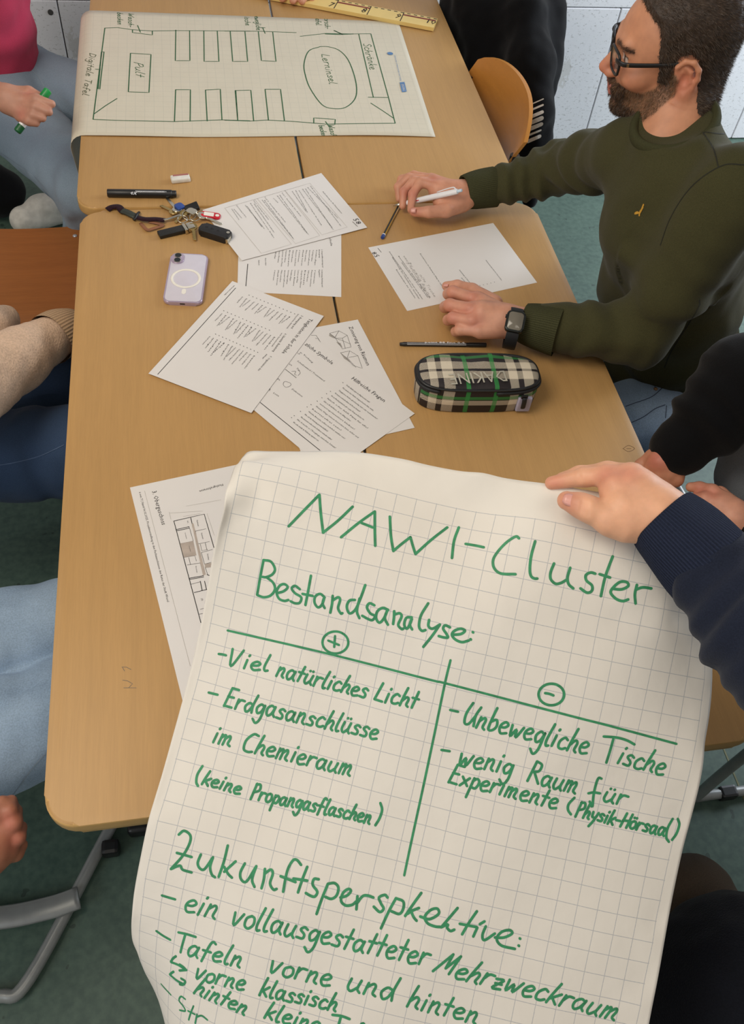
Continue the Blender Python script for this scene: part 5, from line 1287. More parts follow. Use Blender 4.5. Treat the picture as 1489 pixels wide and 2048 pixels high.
# seams and embroidered mark: drawn on the cloth where it lies
Ssw = Surf(bvh=sw_bvh)
bm = B(); ink(bm, Ssw, [[(1406, 264), (1428, 298), (1438, 335)], [(1489, 330), (1450, 330), (1405, 355), (1370, 390), (1340, 440), (1322, 490)], [(1406, 264), (1450, 268), (1489, 265)], [(1330, 735), (1345, 700), (1395, 620), (1400, 600)]], .0022, lift=.0006)
link('seam', mesh_bm(bm), plain('olive_seam', rgb(34, 34, 22), .9), sweater)
bm = B(); q = fq(3.3089, 1039, 340)
ink(bm, Ssw, [[q(826, 228), q(812, 262), q(800, 285)], [q(800, 285), q(785, 278), q(768, 288), q(795, 282)], [q(798, 300), q(800, 285), q(806, 268)], [q(822, 245), q(806, 275)]], .0030, lift=.0012)
link('embroidered_mark', mesh_bm(bm), 'thread', sweater)
# jeans
f = Field(*fbox([hipc, (.80, .70, .05), (1.45, 1.2, .6)], .10), .0062)
f.cap(hipc + U([.06, -.07, -.01]), hipc + U([.06, .08, -.01]), .115, .115, .03)
f.path([hipc + U([.04, -.09, -.005]), U([.86, .76, .53]), U([.90, .74, .10])], [.100, .070, .052], .03)
f.path([hipc + U([.04, .09, -.005]), U([.84, 1.10, .53]), U([.88, 1.12, .10])], [.100, .070, .052], .03)
P, Q = f.mesh(2); N = vnormals(P, Q); P = P + N * (.005 * vnoise(P, 12, 2) + .002 * vnoise(P, 34, 4))[:, None]
jeans = link('jeans', pmesh(P, Q), 'jeans_light', man)
jb = BVHTree.FromPolygons([Vector(p) for p in P], [tuple(q_) for q_ in Q]); Sj = Surf(bvh=jb); q = fq(3.3089, 1039, 340)
bm = B(); ink(bm, Sj, [[q(705, 1565), q(760, 1545), q(880, 1500), q(960, 1430)], [q(745, 1670), q(820, 1635), q(900, 1580), q(965, 1555)], [q(975, 1560), q(968, 1640)], [q(800, 1295), q(860, 1370), q(905, 1445)], [q(1070, 1450), q(1110, 1500)]], .0016, lift=.0008)
link('denim_stitching', mesh_bm(bm), 'stitch', jeans)
h, n_ = Sj.hit(*q(903, 1450))
if h is not None:
    bm = B(); bmesh.ops.create_uvsphere(bm, u_segments=10, v_segments=6, radius=.0045, matrix=Matrix.Translation(Vector(h))); link('rivet', mesh_bm(bm, smooth=True), 'gold_dot', jeans)
for y in (.745, 1.12):
    f = Field(U([.66, y - .09, -.02]), U([1.02, y + .09, .16]), .006); f.cap((.92, y, .055), (.74, y, .04), .045, .038, .02); f.ell((.83, y, .085), (.09, .035, .03), None, .02)
    P, Q = f.mesh(1); P[:, 2] = np.maximum(P[:, 2], .004); link('shoe', pmesh(P, Q), 'shoe', man)
# white ballpoint pen
pA_ = at(787, 412, TZ + .006); pB_ = at(925, 380.5, .838); d = pB_ - pA_; Lp = float(np.linalg.norm(d)); d /= Lp
print('pen length', Lp)
pen = thing('ballpoint_pen', 'shiny white ballpoint pen held in the right hand of the man', 'pen', pA_)
bm = B(); lathe(bm, pA_, d, [(0, .0006), (.004, .0012), (.006, .0020), (.022, .0048)], 16); link('tip', mesh_bm(bm, smooth=True), 'chrome', pen)
bm = B(); lathe(bm, pA_ + d * .022, d, [(0, .0050), (Lp * .35, .0062), (Lp - .035, .0058), (Lp - .033, .0052)], 20); link('barrel', mesh_bm(bm, angle=.6), 'white_plastic', pen)
bm = B(); lathe(bm, pA_ + d * (Lp - .012), d, [(0, .0034), (.010, .0034), (.0115, .0028)], 14); link('push_button', mesh_bm(bm, angle=.6), plain('pale_blue_plastic', rgb(196, 214, 226), .2), pen)
sdv = np.cross(d, U([0, 0, 1.0])); upv = np.cross(sdv, d); upv /= np.linalg.norm(upv); sdv /= np.linalg.norm(sdv); vv = upv * .8 + U([0, .5, 0]) * .6; vv /= np.linalg.norm(vv)
bm = B(); tube(bm, [pA_ + d * (Lp - .014) + vv * .005, pA_ + d * (Lp - .016) + vv * .0095, pA_ + d * (Lp - .030) + vv * .0100, pA_ + d * (Lp - .056) + vv * .0078], .0022, n=8, sm=4, flat=.5, up=tuple(vv)); link('clip', mesh_bm(bm, smooth=True), 'white_plastic', pen)
bm = B(); c_ = pA_ + d * .044; cv = CAM - c_; cv /= np.linalg.norm(cv); cv -= d * (cv @ d); cv /= np.linalg.norm(cv); box(bm, c_ + cv * .0056, (.006, .0035, .0006), frame(d, z=cv)); box(bm, c_ + d * .016 + cv * .0060, (.014, .0018, .0006), frame(d, z=cv)); link('red_print', mesh_bm(bm), 'red', pen)
# smart watch on the left wrist
wc = at(1031, 644, .836); wv_ = at(1060, 650, .80) - at(1010, 640, .80); wv_ /= np.linalg.norm(wv_)
wt = thing('smart_watch', 'black smart watch with grey screen on the left wrist of the man', 'watch', wc)
wn = CAM - wc; wn /= np.linalg.norm(wn); wn = wn * .55 + U([0, -.1, .6]); wn -= wv_ * (wn @ wv_); wn /= np.linalg.norm(wn)
Rw = Matrix((Vector(wv_), Vector(np.cross(wn, wv_)), Vector(wn))).transposed(); T_ = Matrix.Translation(Vector(wc)) @ Rw.to_4x4(); x_ = lambda p: T_ @ p
bm = B(); prism(bm, rrect(-.0175, -.0205, .0175, .0205, .008, 8), -.006, .005, x_, bev=.003, seg=4); cs = link('case', mesh_bm(bm, angle=.8), plain('space_grey_aluminium', rgb(46, 48, 46), .3, .6), wt)
bm = B(); prism(bm, rrect(-.0135, -.0170, .0135, .0170, .0055, 8), .0045, .0056, x_, bev=.0004, seg=1); link('screen', mesh_bm(bm, angle=.8), 'screen', wt)
bm = B(); cyl(bm, x_(Vector((-.0175, .008, 0))), x_(Vector((-.0195, .008, 0))), .0035, n=12); link('crown', mesh_bm(bm), 'plastic_black', wt)
ctr = wc - wn * .034
for nm, a0, a1 in (('strap', 20, 172), ('strap', 188, 340)):
    bm = B(); P_ = []
    for k in range(20):
        a = math.radians(a0 + (a1 - a0) * k / 19); P_.append(ctr + wn * (.0345 * math.cos(a)) + np.cross(wn, wv_) * (.0365 * math.sin(a)))
    V = []
    for i_, p in enumerate(P_):
        r_ = p - ctr; r_ /= np.linalg.norm(r_)
        V.append([bm.verts.new(p + wv_ * sx_ * .0115 + r_ * h_) for sx_, h_ in ((-1, 0), (-1, .0022), (-.5, .0028), (.5, .0028), (1, .0022), (1, 0))])
    for a_, b_ in zip(V, V[1:]):
        for k in range(6): bm.faces.new((a_[k], a_[(k + 1) % 6], b_[(k + 1) % 6], b_[k]))
    bm.faces.new(V[0]); bm.faces.new(V[-1][::-1]); bmesh.ops.recalc_face_normals(bm, faces=bm.faces); link(nm, mesh_bm(bm, angle=.6), 'rubber', wt)

# ---- generic helpers for the other sitters
def garment(name, lo_hi, build, vox, mat, parent, amp=(.005, 12, .002, 32), folds=(), seed=0, relax=2):
    f = Field(*lo_hi, vox); build(f); P, Q = f.mesh(relax); N = vnormals(P, Q)
    for (a, b, am, fr, rad, sd, l0, h0) in folds: P = ridges(P, N, a, b, am, fr, rad, sd, l0, h0)
    P = P + N * (amp[0] * vnoise(P, amp[1], seed) + amp[2] * vnoise(P, amp[3], seed + 3))[:, None]
    o = link(name, pmesh(P, Q), mat, parent); return o, BVHTree.FromPolygons([Vector(p) for p in P], [tuple(q_) for q_ in Q])

# ---- person in raspberry top, upper left
pk = person_obj('person in raspberry top and light jeans holding a green marker at upper left', (-.42, 2.15, 0))
hb = U([-.29, 2.25, .50]); shl = U([-.27, 2.16, 1.02])
hnd = [[Dp(-40, 178, 2.02, .030), Dp(15, 195, 1.99, .027), Dp(45, 205, 1.985, .024)], [Dp(15, 205, 1.99, .026), Dp(50, 225, 1.985, .021)],
       [Dp(48, 198, 1.975, .0125), Dp(72, 198, 1.965, .0112), Dp(104, 208, 1.965, .0085)],
       [Dp(46, 212, 1.975, .0125), Dp(72, 214, 1.962, .0112), Dp(98, 224, 1.965, .009)],
       [Dp(44, 224, 1.98, .012), Dp(66, 230, 1.965, .0108), Dp(85, 236, 1.968, .009)],
       [Dp(40, 234, 1.985, .0115), Dp(58, 242, 1.97, .010), Dp(72, 246, 1.972, .0088)],
       [Dp(25, 186, 1.99, .016), Dp(58, 184, 1.985, .0125), Dp(85, 196, 1.99, .0100)]]
P, Q = hand_mesh(hnd, .005, .0026); c = skin_col(P, reds=[dep(60, 192, 1.97), dep(45, 230, 1.97)], base=U(rgb(188, 138, 116)))
f = Field(*fbox([hb, shl, hnd[0][0][0], (.05, 1.6, .08)], .14), .012); f.cap(hb, shl, .085, .08, .03); f.path([shl + U([-.08, -.06, -.02]), U([-.58, 1.98, .74]), hnd[0][0][0]], [.035, .030, .026], .02)
for a, b, c3 in ((hb + U([.02, -.10, 0]), U([.03, 1.72, .50]), U([-.12, 1.86, .08])), (hb + U([.02, .08, 0]), U([.06, 2.10, .50]), U([0, 2.15, .08]))): f.path([a, b, c3], [.07, .048, .034], .02)
P2, Q2 = f.mesh(1); P3_, Q3_, C3_ = join_meshes([(P, Q, c), (P2, Q2, skin_col(P2))]); link('body', pmesh(P3_, Q3_, C3_), 'skin', pk)
def b_(f):
    f.cap(hb + U([0, -.06, .02]), hb + U([0, .08, .02]), .125, .125, .03)
    f.path([hb + U([.02, -.10, .01]), U([-.02, 1.735, .52]), U([-.105, 1.87, .12])], [.108, .086, .066], .03)
    f.path([hb + U([.02, .09, .01]), U([.06, 2.10, .53]), U([0, 2.15, .1])], [.105, .082, .060], .03)
jo, jb = garment('jeans', fbox([hb, (.08, 1.62, .08)], .15), b_, .0065, 'jeans_grey', pk, folds=((hb, U([-.02, 1.735, .52]), .006, 4, .13, 2, .5, 1.2),))
bm = B(); ink(bm, Surf(bvh=jb), [[(0, 305), (30, 325), (65, 350), (95, 382)], [(48, 132), (62, 140), (78, 155), (88, 172)], [(112, 218), (135, 226), (158, 236)]], .0016, lift=.001); link('denim_stitching', mesh_bm(bm), 'stitch_light', jo)
def b_(f):
    f.path([hb + U([.0, 0, .12]), hb + U([0.01, -.02, .27]), shl], [.140, .130, .12], .04, sq=((1, -.3, 0), .85)); f.cap(shl + U([0, -.16, 0]), shl + U([0, .16, 0]), .06, .06, .04)
    f.path([shl + U([-.08, -.08, -.02]), U([-.58, 1.98, .74])], [.06, .05], .03)
garment('top', fbox([hb, shl, U([-.58, 1.98, .74])], .16), b_, .008, 'pink', pk, amp=(.008, 10, .003, 26), folds=((hb, shl, .010, 3.2, .2, 1, .1, .9),))
for p_, yaw in (((-.27, 2.335), 0.5), ((-.185, 2.02), .2)):
    f = Field(U([p_[0] - .2, p_[1] - .2, -.02]), U([p_[0] + .2, p_[1] + .2, .16]), .006); dx, dy = math.cos(yaw), math.sin(yaw)
    f.cap((p_[0] - dx * .08, p_[1] - dy * .08, .055), (p_[0] + dx * .09, p_[1] + dy * .09, .04), .045, .040, .02); f.ell((p_[0], p_[1], .085), (.06, .04, .035), None, .02)
    P, Q = f.mesh(1); P[:, 2] = np.maximum(P[:, 2], .004); so = link('shoe', pmesh(P, Q), 'shoe', pk)
mk = thing('green_marker', 'green board marker held in the hand of the person in raspberry', 'marker', dep(68, 220, 1.96))
a = dep(97, 180, 1.985); b = dep(34, 264, 1.985); d = (b - a); Lm = float(np.linalg.norm(d)); d /= Lm
bm = B(); lathe(bm, a, d, [(0, .007), (.002, .0092), (Lm * .30, .0096), (Lm * .31, .009)], 18); link('cap', mesh_bm(bm, angle=.6), 'green', mk)
bm = B(); lathe(bm, a + d * Lm * .30, d, [(0, .0082), (Lm * .57, .0082)], 18); link('barrel', mesh_bm(bm, angle=.6), 'white_plastic', mk)
bm = B(); lathe(bm, a + d * Lm * .85, d, [(0, .0086), (Lm * .13, .0086), (Lm * .15, .0066)], 18); link('end_plug', mesh_bm(bm, angle=.6), 'darkgreen', mk)
# dark bag / shoe shapes on the floor below
bg = thing('bag', 'black bag on the floor at the left edge below the light jeans', 'bag', at(5, 400, 0))
def b_(f): f.ell(at(-10, 385, .08), (.10, .09, .075), None, .02); f.ell(at(-30, 360, .12), (.08, .07, .06), None, .03)
garment('shell', fbox([at(-10, 385, .08)], .16), b_, .007, 'black_cloth', bg)

# ---- person in beige sweater, middle left
bs = person_obj('person in beige knitted sweater and dark jeans, forearm at the table edge', (-.45, .95, 0))
hb = U([-.46, .98, .50]); sh_ = U([-.42, .86, 1.04]); el_ = at(-130, 812, .75); wr_ = at(128, 664, .655)
f = Field(*fbox([hb, sh_, el_, wr_, (.15, .8, .08)], .13), .012); f.cap(hb, sh_, .085, .08, .03); f.path([sh_ + U([0, -.1, -.02]), el_, wr_, wr_ + (wr_ - el_) * .35], [.042, .036, .027, .024], .02)
for y in (-.10, .10): f.path([hb + U([.02, y, 0]), U([.06, .955 + y * 1.1, .51]), U([.05, .955 + y, .08])], [.06, .048, .034], .02)
P, Q = f.mesh(1); parts = [(P, Q, skin_col(P))]
w2 = wr_ + (wr_ - el_) / np.linalg.norm(wr_ - el_) * .03; dv = U([.93, -.05, -.30]); sv = U([-dv[1], dv[0], 0])
ch = [[(w2, .027), (w2 + dv * .06, .024)], [(w2, .026), (w2 + dv * .055 - sv * .02, .02)]]
for i, o in enumerate((-.030, -.010, .010, .029)): b0 = w2 + dv * .075 + sv * o; ch.append([(w2 + dv * .04 + sv * o * .7, .013), (b0, .0115), (b0 + dv * .04 + U([0, 0, -.012]), .0100), (b0 + dv * .062 + U([0, 0, -.03]), .0085)])
ch.append([(w2 + dv * .02 + sv * .02, .015), (w2 + dv * .05 + sv * .046, .012), (w2 + dv * .08 + sv * .052, .010)])
P, Q = hand_mesh(ch, .005, .003); parts.append((P, Q, skin_col(P))); P, Q, C_ = join_meshes(parts); link('body', pmesh(P, Q, C_), 'skin', bs)
def b_(f):
    f.cap(hb + U([0, -.07, .0]), hb + U([0, .08, .0]), .13, .13, .03)
    f.path([hb + U([.02, -.11, .0]), U([.06, .84, .52]), U([.05, .86, .1])], [.108, .088, .06], .03); f.path([hb + U([.02, .12, .0]), U([.06, 1.07, .52]), U([.05, 1.07, .1])], [.108, .088, .06], .03)
k1 = U([.06, .84, .52]); k2 = U([.06, 1.07, .52])
jo, jb = garment('jeans', fbox([hb, (.1, .8, .05), (.1, 1.15, .05)], .15), b_, .0065, 'jeans_dark', bs, folds=((hb + U([.02, -.11, 0]), k1, .007, 4.5, .14, 3, .2, 1.0),))
bm = B(); ink(bm, Surf(bvh=jb), [[(0, 930), (30, 925), (80, 912), (128, 890)]], .0016, lift=.001); link('denim_stitching', mesh_bm(bm), plain('blue_stitch', rgb(84, 104, 136), .8), jo)
def b_(f):
    f.path([hb + U([.02, 0, .10]), hb + U([.03, -.04, .3]), sh_], [.15, .14, .12], .05, sq=((1, 0, 0), .9)); f.cap(sh_ + U([0, -.15, 0]), sh_ + U([0, .15, 0]), .065, .065, .04)
    f.cap(sh_ + U([.02, -.17, -.02]), el_, .085, .088, .04); f.cap(el_, wr_, .088, .040, .02)
    f.cap(at(-25, 655, .66), at(10, 640, .64), .05, .03, .03)
garment('sweater', fbox([hb, sh_, el_, wr_], .16), b_, .0065, 'beige', bs, amp=(.005, 9, .0025, 40), folds=((el_, wr_, .004, 2.2, .12, 5, .0, .8),))
for o in [x for x in bs.children if x.name.startswith('sweater')]: swt = o
dv2 = (wr_ - el_) / np.linalg.norm(wr_ - el_); cuff('cuff', wr_ + dv2 * .035, wr_ - dv2 * .045, .0375, .050, 'beige_rib', swt, bulge=.004)

# ---- person in pale blue jeans, lower left
pb_ = person_obj('person in pale blue jeans with a hand on the thigh, at lower left', (-.48, .25, 0))
hb = U([-.50, .25, .50]); sh_ = U([-.47, .12, 1.03])
hd = [[Dp(-60, 1745, 1.230, .030), Dp(-18, 1700, 1.240, .028), Dp(2, 1665, 1.250, .024)], [Dp(-18, 1715, 1.240, .026), Dp(10, 1700, 1.250, .020)],
      [Dp(5, 1655, 1.245, .0125), Dp(18, 1622, 1.245, .0115), Dp(22, 1603, 1.260, .0095)],
      [Dp(10, 1670, 1.250, .0125), Dp(28, 1645, 1.245, .0115), Dp(32, 1622, 1.260, .0095)],
      [Dp(14, 1690, 1.255, .012), Dp(35, 1675, 1.250, .011), Dp(42, 1655, 1.265, .0092)],
      [Dp(10, 1712, 1.260, .0115), Dp(32, 1708, 1.260, .010), Dp(44, 1690, 1.270, .0085)],
      [Dp(-20, 1670, 1.240, .016), Dp(-8, 1630, 1.240, .0125), Dp(4, 1605, 1.250, .010)]]
P, Q = hand_mesh(hd, .005, .0024); c = skin_col(P, reds=[dep(18, 1640, 1.23), dep(30, 1680, 1.24)], base=U(rgb(176, 118, 92)))
f = Field(*fbox([hb, sh_, hd[0][0][0], (.1, .1, .05)], .13), .012); f.cap(hb, sh_, .085, .08, .03); f.path([sh_ + U([0, -.12, 0]), U([-.42, -.06, .78]), hd[0][0][0]], [.042, .036, .028], .02)
for k_, h_ in ((U([.06, .46, .50]), .10), (U([.02, .33, .50]), -.12)): f.path([hb + U([.02, h_, 0]), k_, k_ + U([-.02, .03, -.42])], [.06, .042, .034], .02)
P2, Q2 = f.mesh(1); P3_, Q3_, C3_ = join_meshes([(P, Q, c), (P2, Q2, skin_col(P2))]); link('body', pmesh(P3_, Q3_, C3_), 'skin', pb_)
kA = U([.06, .455, .505]); kB = U([.02, .31, .50])
def b_(f):
    f.cap(hb + U([0, -.08, 0]), hb + U([0, .09, 0]), .13, .13, .03)
    f.path([hb + U([.0, .14, 0]), kA, kA + U([-.0, .03, -.40])], [.105, .086, .06], .008); f.path([hb + U([.0, -.13, 0]), kB, kB + U([.02, .08, -.40])], [.108, .088, .06], .008)
jo, jb = garment('jeans', fbox([hb, (.1, .1, .05), (.1, .55, .05)], .15), b_, .0062, 'jeans_light', pb_, folds=((hb, kA, .006, 3.5, .14, 1, .3, 1.0),))
bm = B(); ink(bm, Surf(bvh=jb), [[(15, 1605), (40, 1570), (65, 1535), (92, 1505)]], .0016, lift=.001); link('denim_stitching', mesh_bm(bm), 'stitch_light', jo)
def b_(f):
    f.path([hb + U([-.02, 0, .10]), sh_], [.14, .12], .05, sq=((1, 0, 0), .9)); f.cap(sh_ + U([0, -.16, 0]), sh_ + U([0, .16, 0]), .065, .065, .04); f.path([sh_ + U([0, -.16, 0]), U([-.43, -.05, .80])], [.07, .055], .03)
garment('grey_top', fbox([hb, sh_, U([-.43, -.05, .80])], .16), b_, .010, 'grey_shirt', pb_)

# ---- person in black jacket, right
pe = person_obj('person in black jacket and grey shirt with both hands at the right table edge', (1.42, .42, 0))
hb = U([1.45, .40, .50]); sh_ = U([1.36, .38, 1.04])
h1 = [[Pz(1385, 885, .845, .030), Pz(1350, 912, .830, .028), Pz(1325, 925, .822, .025)], [Pz(1350, 920, .825, .026), Pz(1335, 945, .812, .021)],
      [Pz(1330, 905, .828, .0125), Pz(1305, 912, .818, .0112), Pz(1282, 930, .800, .010), Pz(1270, 948, .780, .009)],
      [Pz(1325, 918, .828, .0125), Pz(1308, 930, .818, .0112), Pz(1290, 948, .800, .010), Pz(1282, 964, .780, .009)],
      [Pz(1328, 932, .822, .0120), Pz(1318, 948, .812, .0110), Pz(1303, 962, .796, .0095)],
      [Pz(1342, 942, .815, .0110), Pz(1334, 957, .806, .0100), Pz(1320, 968, .792, .009)],
      [Pz(1360, 925, .815, .016), Pz(1352, 958, .808, .013), Pz(1330, 968, .800, .011), Pz(1312, 966, .793, .0095)]]
h2 = [[Pz(1500, 1065, .80, .031), Pz(1465, 1035, .815, .029), Pz(1445, 1012, .820, .024)], [Pz(1468, 1045, .81, .027), Pz(1440, 1030, .812, .021)],
      [Pz(1450, 1000, .826, .0125), Pz(1425, 982, .826, .0112), Pz(1400, 975, .815, .0095), Pz(1382, 974, .806, .0082)],
      [Pz(1440, 1012, .824, .0125), Pz(1412, 998, .822, .0115), Pz(1390, 998, .806, .010)],
      [Pz(1436, 1026, .818, .012), Pz(1410, 1016, .815, .011), Pz(1390, 1014, .800, .0095)],
      [Pz(1442, 1040, .81, .011), Pz(1420, 1034, .806, .010), Pz(1404, 1030, .796, .009)],
      [Pz(1470, 1015, .815, .016), Pz(1440, 988, .810, .0125), Pz(1415, 985, .800, .010)]]
parts = []
P, Q = hand_mesh(h1, .005, .0022); parts.append((P, Q, skin_col(P, reds=[at(1310, 925, .83), at(1330, 905, .84), at(1325, 918, .84)], base=U(rgb(190, 132, 104)))))
P, Q = hand_mesh(h2, .005, .0022); parts.append((P, Q, skin_col(P, reds=[at(1425, 990, .83), at(1400, 980, .82)], base=U(rgb(208, 152, 128)))))
f = Field(*fbox([hb, sh_, h1[0][0][0], h2[0][0][0], (.9, .3, .05)], .13), .012); f.cap(hb, sh_, .085, .08, .03); f.path([sh_ + U([0, .14, 0]), U([1.30, .62, .88]), h1[0][0][0]], [.042, .036, .028], .02); f.path([sh_ + U([0, -.14, 0]), U([1.30, .25, .84]), h2[0][0][0]], [.042, .036, .028], .02)
for y in (-.1, .1): f.path([hb + U([-.02, y, 0]), U([.98, .40 + y, .50]), U([1.0, .40 + y, .08])], [.07, .048, .034], .02)
P, Q = f.mesh(1); parts.append((P, Q, skin_col(P))); P, Q, C_ = join_meshes(parts); link('body', pmesh(P, Q, C_), 'skin', pe)
def b_(f):
    f.cap(hb + U([0, -.08, 0]), hb + U([0, .08, 0]), .125, .125, .03)
    for y in (-.1, .1): f.path([hb + U([-.02, y, 0]), U([.98, .40 + y, .51]), U([1.0, .40 + y, .1])], [.10, .080, .06], .02)
garment('jeans', fbox([hb, (.95, .25, .05), (.95, .55, .05)], .15), b_, .0075, 'jeans_dark', pe)
w1 = at(1358, 900, .835)
def b_(f):
    f.path([hb + U([.05, 0, .02]), sh_ + U([.03, 0, -.08])], [.15, .15], .05, sq=((1, 0, 0), .85)); f.cap(sh_ + U([.02, -.15, 0]), sh_ + U([.02, .17, 0]), .07, .07, .04)
    f.cap(sh_ + U([0, .17, 0]), at(1490, 775, .93), .085, .078, .03); f.cap(at(1490, 775, .93), w1, .078, .048, .03)
    f.cap(sh_ + U([0, -.16, 0]), at(1620, 1080, .84), .08, .065, .03); f.cap(at(1620, 1080, .84), at(1515, 1070, .805), .06, .044, .02)
    f.cap(sh_ + U([-.20, .0, .10]), hb + U([-.20, .0, .0]), .10, .10, .02, neg=True)
garment('jacket', fbox([hb, sh_, at(1490, 775, .93), w1, at(1620, 1080, .84)], .16), b_, .0075, 'black_cloth', pe, folds=((at(1490, 775, .93), w1, .007, 3, .10, 2, 0, 1),))
def b_(f): f.path([hb + U([-.02, 0, .05]), hb + U([-.04, 0, .3]), sh_ + U([0, 0, -.06])], [.13, .12, .10], .04, sq=((1, 0, 0), .85)); f.cap(at(1500, 960, .74), at(1560, 860, .82), .060, .09, .05)
garment('shirt', fbox([hb, sh_, at(1475, 955, .78)], .16), b_, .008, 'grey_shirt', pe)

# ---- person in navy holding the poster, lower right
pn = person_obj('person in navy sweatshirt and brown trousers holding up the poster with one hand', (1.0, -.30, 0))
hd = [[Dp(1372, 1080, .950, .031), Dp(1325, 1035, .952, .031), Dp(1278, 992, .958, .0285)],
      [Dp(1335, 1045, .95, .030), Dp(1250, 1018, .955, .027)], [Dp(1335, 1050, .95, .029), Dp(1238, 1042, .952, .0185)],
      [Dp(1300, 1000, .962, .026), Dp(1262, 955, .968, .0165)], [Dp(1262, 970, .965, .022), Dp(1235, 978, .962, .020)],
      [Dp(1258, 956, .966, .0138), Dp(1215, 952, .972, .0118), Dp(1170, 954, .985, .0105), Dp(1104, 966, 1.000, .0078)],
      [Dp(1268, 950, .978, .0132), Dp(1215, 944, .990, .0115), Dp(1160, 950, 1.005, .0100), Dp(1125, 958, 1.015, .0080)],
      [Dp(1275, 962, .985, .0125), Dp(1240, 975, 1.000, .0110), Dp(1222, 995, 1.000, .0098), Dp(1226, 1008, .985, .0085)],
      [Dp(1250, 1045, .950, .0215), Dp(1222, 1040, .950, .0170), Dp(1178, 1018, .953, .0140), Dp(1160, 1010, .957, .0128), Dp(1134, 1001, .962, .0105)]]
P, Q = hand_mesh(hd, .006, .0018); Nn = vnormals(P, Q)
c = skin_col(P, reds=[dep(1136, 1002, .95), dep(1262, 955, .95), dep(1108, 966, .99), dep(1215, 952, .96), dep(1226, 1005, .98)], base=U(rgb(226, 172, 138)))
# skin creases at the thumb and finger joints
for (x0, y0, x1, y1, d0) in ((1166, 1002, 1160, 1028, .942), (1172, 1004, 1168, 1032, .940), (1178, 1006, 1176, 1034, .939), (1158, 946, 1162, 962, .975), (1226, 985, 1244, 992, .95)):
    t_, dd, _L = seg_t(P, dep(x0, y0, d0), dep(x1, y1, d0)); m = np.exp(-(dd / .0022) ** 2) * .9; P = P - Nn * (m * .0011)[:, None]
parts = [(P, Q, c)]
hb = U([1.02, -.34, .50]); sh_ = U([1.05, -.30, 1.06]); elb = dep(1600, 1330, .86)
f = Field(*fbox([hb, sh_, elb, hd[0][0][0], (.85, .1, .05), (1.3, 0, .1)], .13), .012); f.cap(hb, sh_, .085, .08, .03); f.path([sh_, elb, hd[0][0][0]], [.042, .036, .028], .02)
kn = dep(1378, 1812, 1.37)
for k_ in (kn, U([1.28, -.12, .48])): f.path([hb, k_, k_ + U([0, .02, -.38])], [.05, .040, .034], .02)
P2, Q2 = f.mesh(1); parts.append((P2, Q2, skin_col(P2))); P, Q, C_ = join_meshes(parts); bo = link('body', pmesh(P, Q, C_), 'skin', pn)
nail(bo, dep(1141, 1000, .9505), CAM - dep(1141, 1000, .95) + U([0, .25, .1]), dep(1130, 1000, .955) - dep(1160, 1010, .95), .0150, .0135)
cw = dep(1322, 1036, .952); c2_ = dep(1420, 1130, .930)
sleeve_pts = [dep(1424, 1138, .928), dep(1458, 1175, .918), dep(1525, 1250, .89), elb]
def b_(f):
    f.path(sleeve_pts, [.045, .052, .058, .062], .02); f.cap(elb, sh_ + U([.0, .05, 0]), .062, .08, .04)
    f.path([hb + U([0, 0, .08]), sh_ + U([0, 0, -.05])], [.14, .15], .05, sq=((0, 1, 0), .85)); f.cap(sh_ + U([-.15, 0, 0]), sh_ + U([.15, 0, 0]), .065, .065, .04)
so, _b = garment('sweatshirt', fbox([hb, sh_, elb] + sleeve_pts, .17), b_, .0062, 'navy', pn, folds=((sleeve_pts[0], sleeve_pts[3], .006, 4.0, .09, 2, -.1, 1.0),))
cuff('cuff', cw, c2_, .0405, .0500, 'navy_rib', so, n=96, inner=.005)
def b_(f): f.ell(dep(1500, 2010, 1.22), (.16, .13, .17), None, .03); f.cap(dep(1500, 2010, 1.22), hb + U([0, 0, .1]), .13, .15, .05)
garment('jacket_hem', fbox([dep(1500, 2010, 1.22), hb], .2), b_, .008, 'navy_black', pn, amp=(.010, 8, .003, 30))
def b_(f):
    f.cap(hb + U([-.08, 0, 0]), hb + U([.08, 0, 0]), .12, .12, .03)
    f.path([hb + U([-.06, .03, 0]), kn, kn + U([0, .03, -.38])], [.095, .070, .055], .03)
    f.path([hb + U([.08, .03, 0]), U([1.28, -.12, .48]), U([1.28, -.10, .08])], [.10, .078, .055], .03)
garment('trousers', fbox([hb, kn, (1.28, .08, .05)], .14), b_, .0075, 'brown', pn, folds=((hb, kn, .006, 3, .12, 2, .2, 1),))

# ---- fingertips of somebody at the far end of the tables
pg = person_obj('person beyond the picture top of whom only finger and forearm skin shows', (.55, 2.66, 0))
ch = [[Pz(640, -75, .79, .028), Pz(615, -45, .788, .026)], [Pz(640, -70, .79, .028), Pz(590, -45, .785, .022)], [Pz(600, -40, .782, .013), Pz(580, -15, .776, .011), Pz(565, -2, .764, .0095)], [Pz(612, -38, .782, .013), Pz(596, -10, .776, .011), Pz(586, 2, .765, .0095)],
      [Pz(625, -38, .782, .013), Pz(612, -10, .776, .011), Pz(604, 3, .765, .0092)], [Pz(636, -42, .780, .012), Pz(628, -15, .774, .010), Pz(624, -2, .764, .0088)], [Pz(588, -55, .78, .015), Pz(560, -40, .77, .012), Pz(548, -22, .764, .010)]]
P, Q = hand_mesh(ch, .005, .0028); f = Field(U([.40, 2.25, .55]), U([.95, 2.95, 1.15]), .012); f.path([at(640, -75, .79), U([.75, 2.68, .84]), U([.72, 2.74, 1.05])], [.028, .036, .042], .02)
P2, Q2 = f.mesh(1); P, Q, C_ = join_meshes([(P, Q, skin_col(P)), (P2, Q2, skin_col(P2))]); link('body', pmesh(P, Q, C_), 'skin', pg)

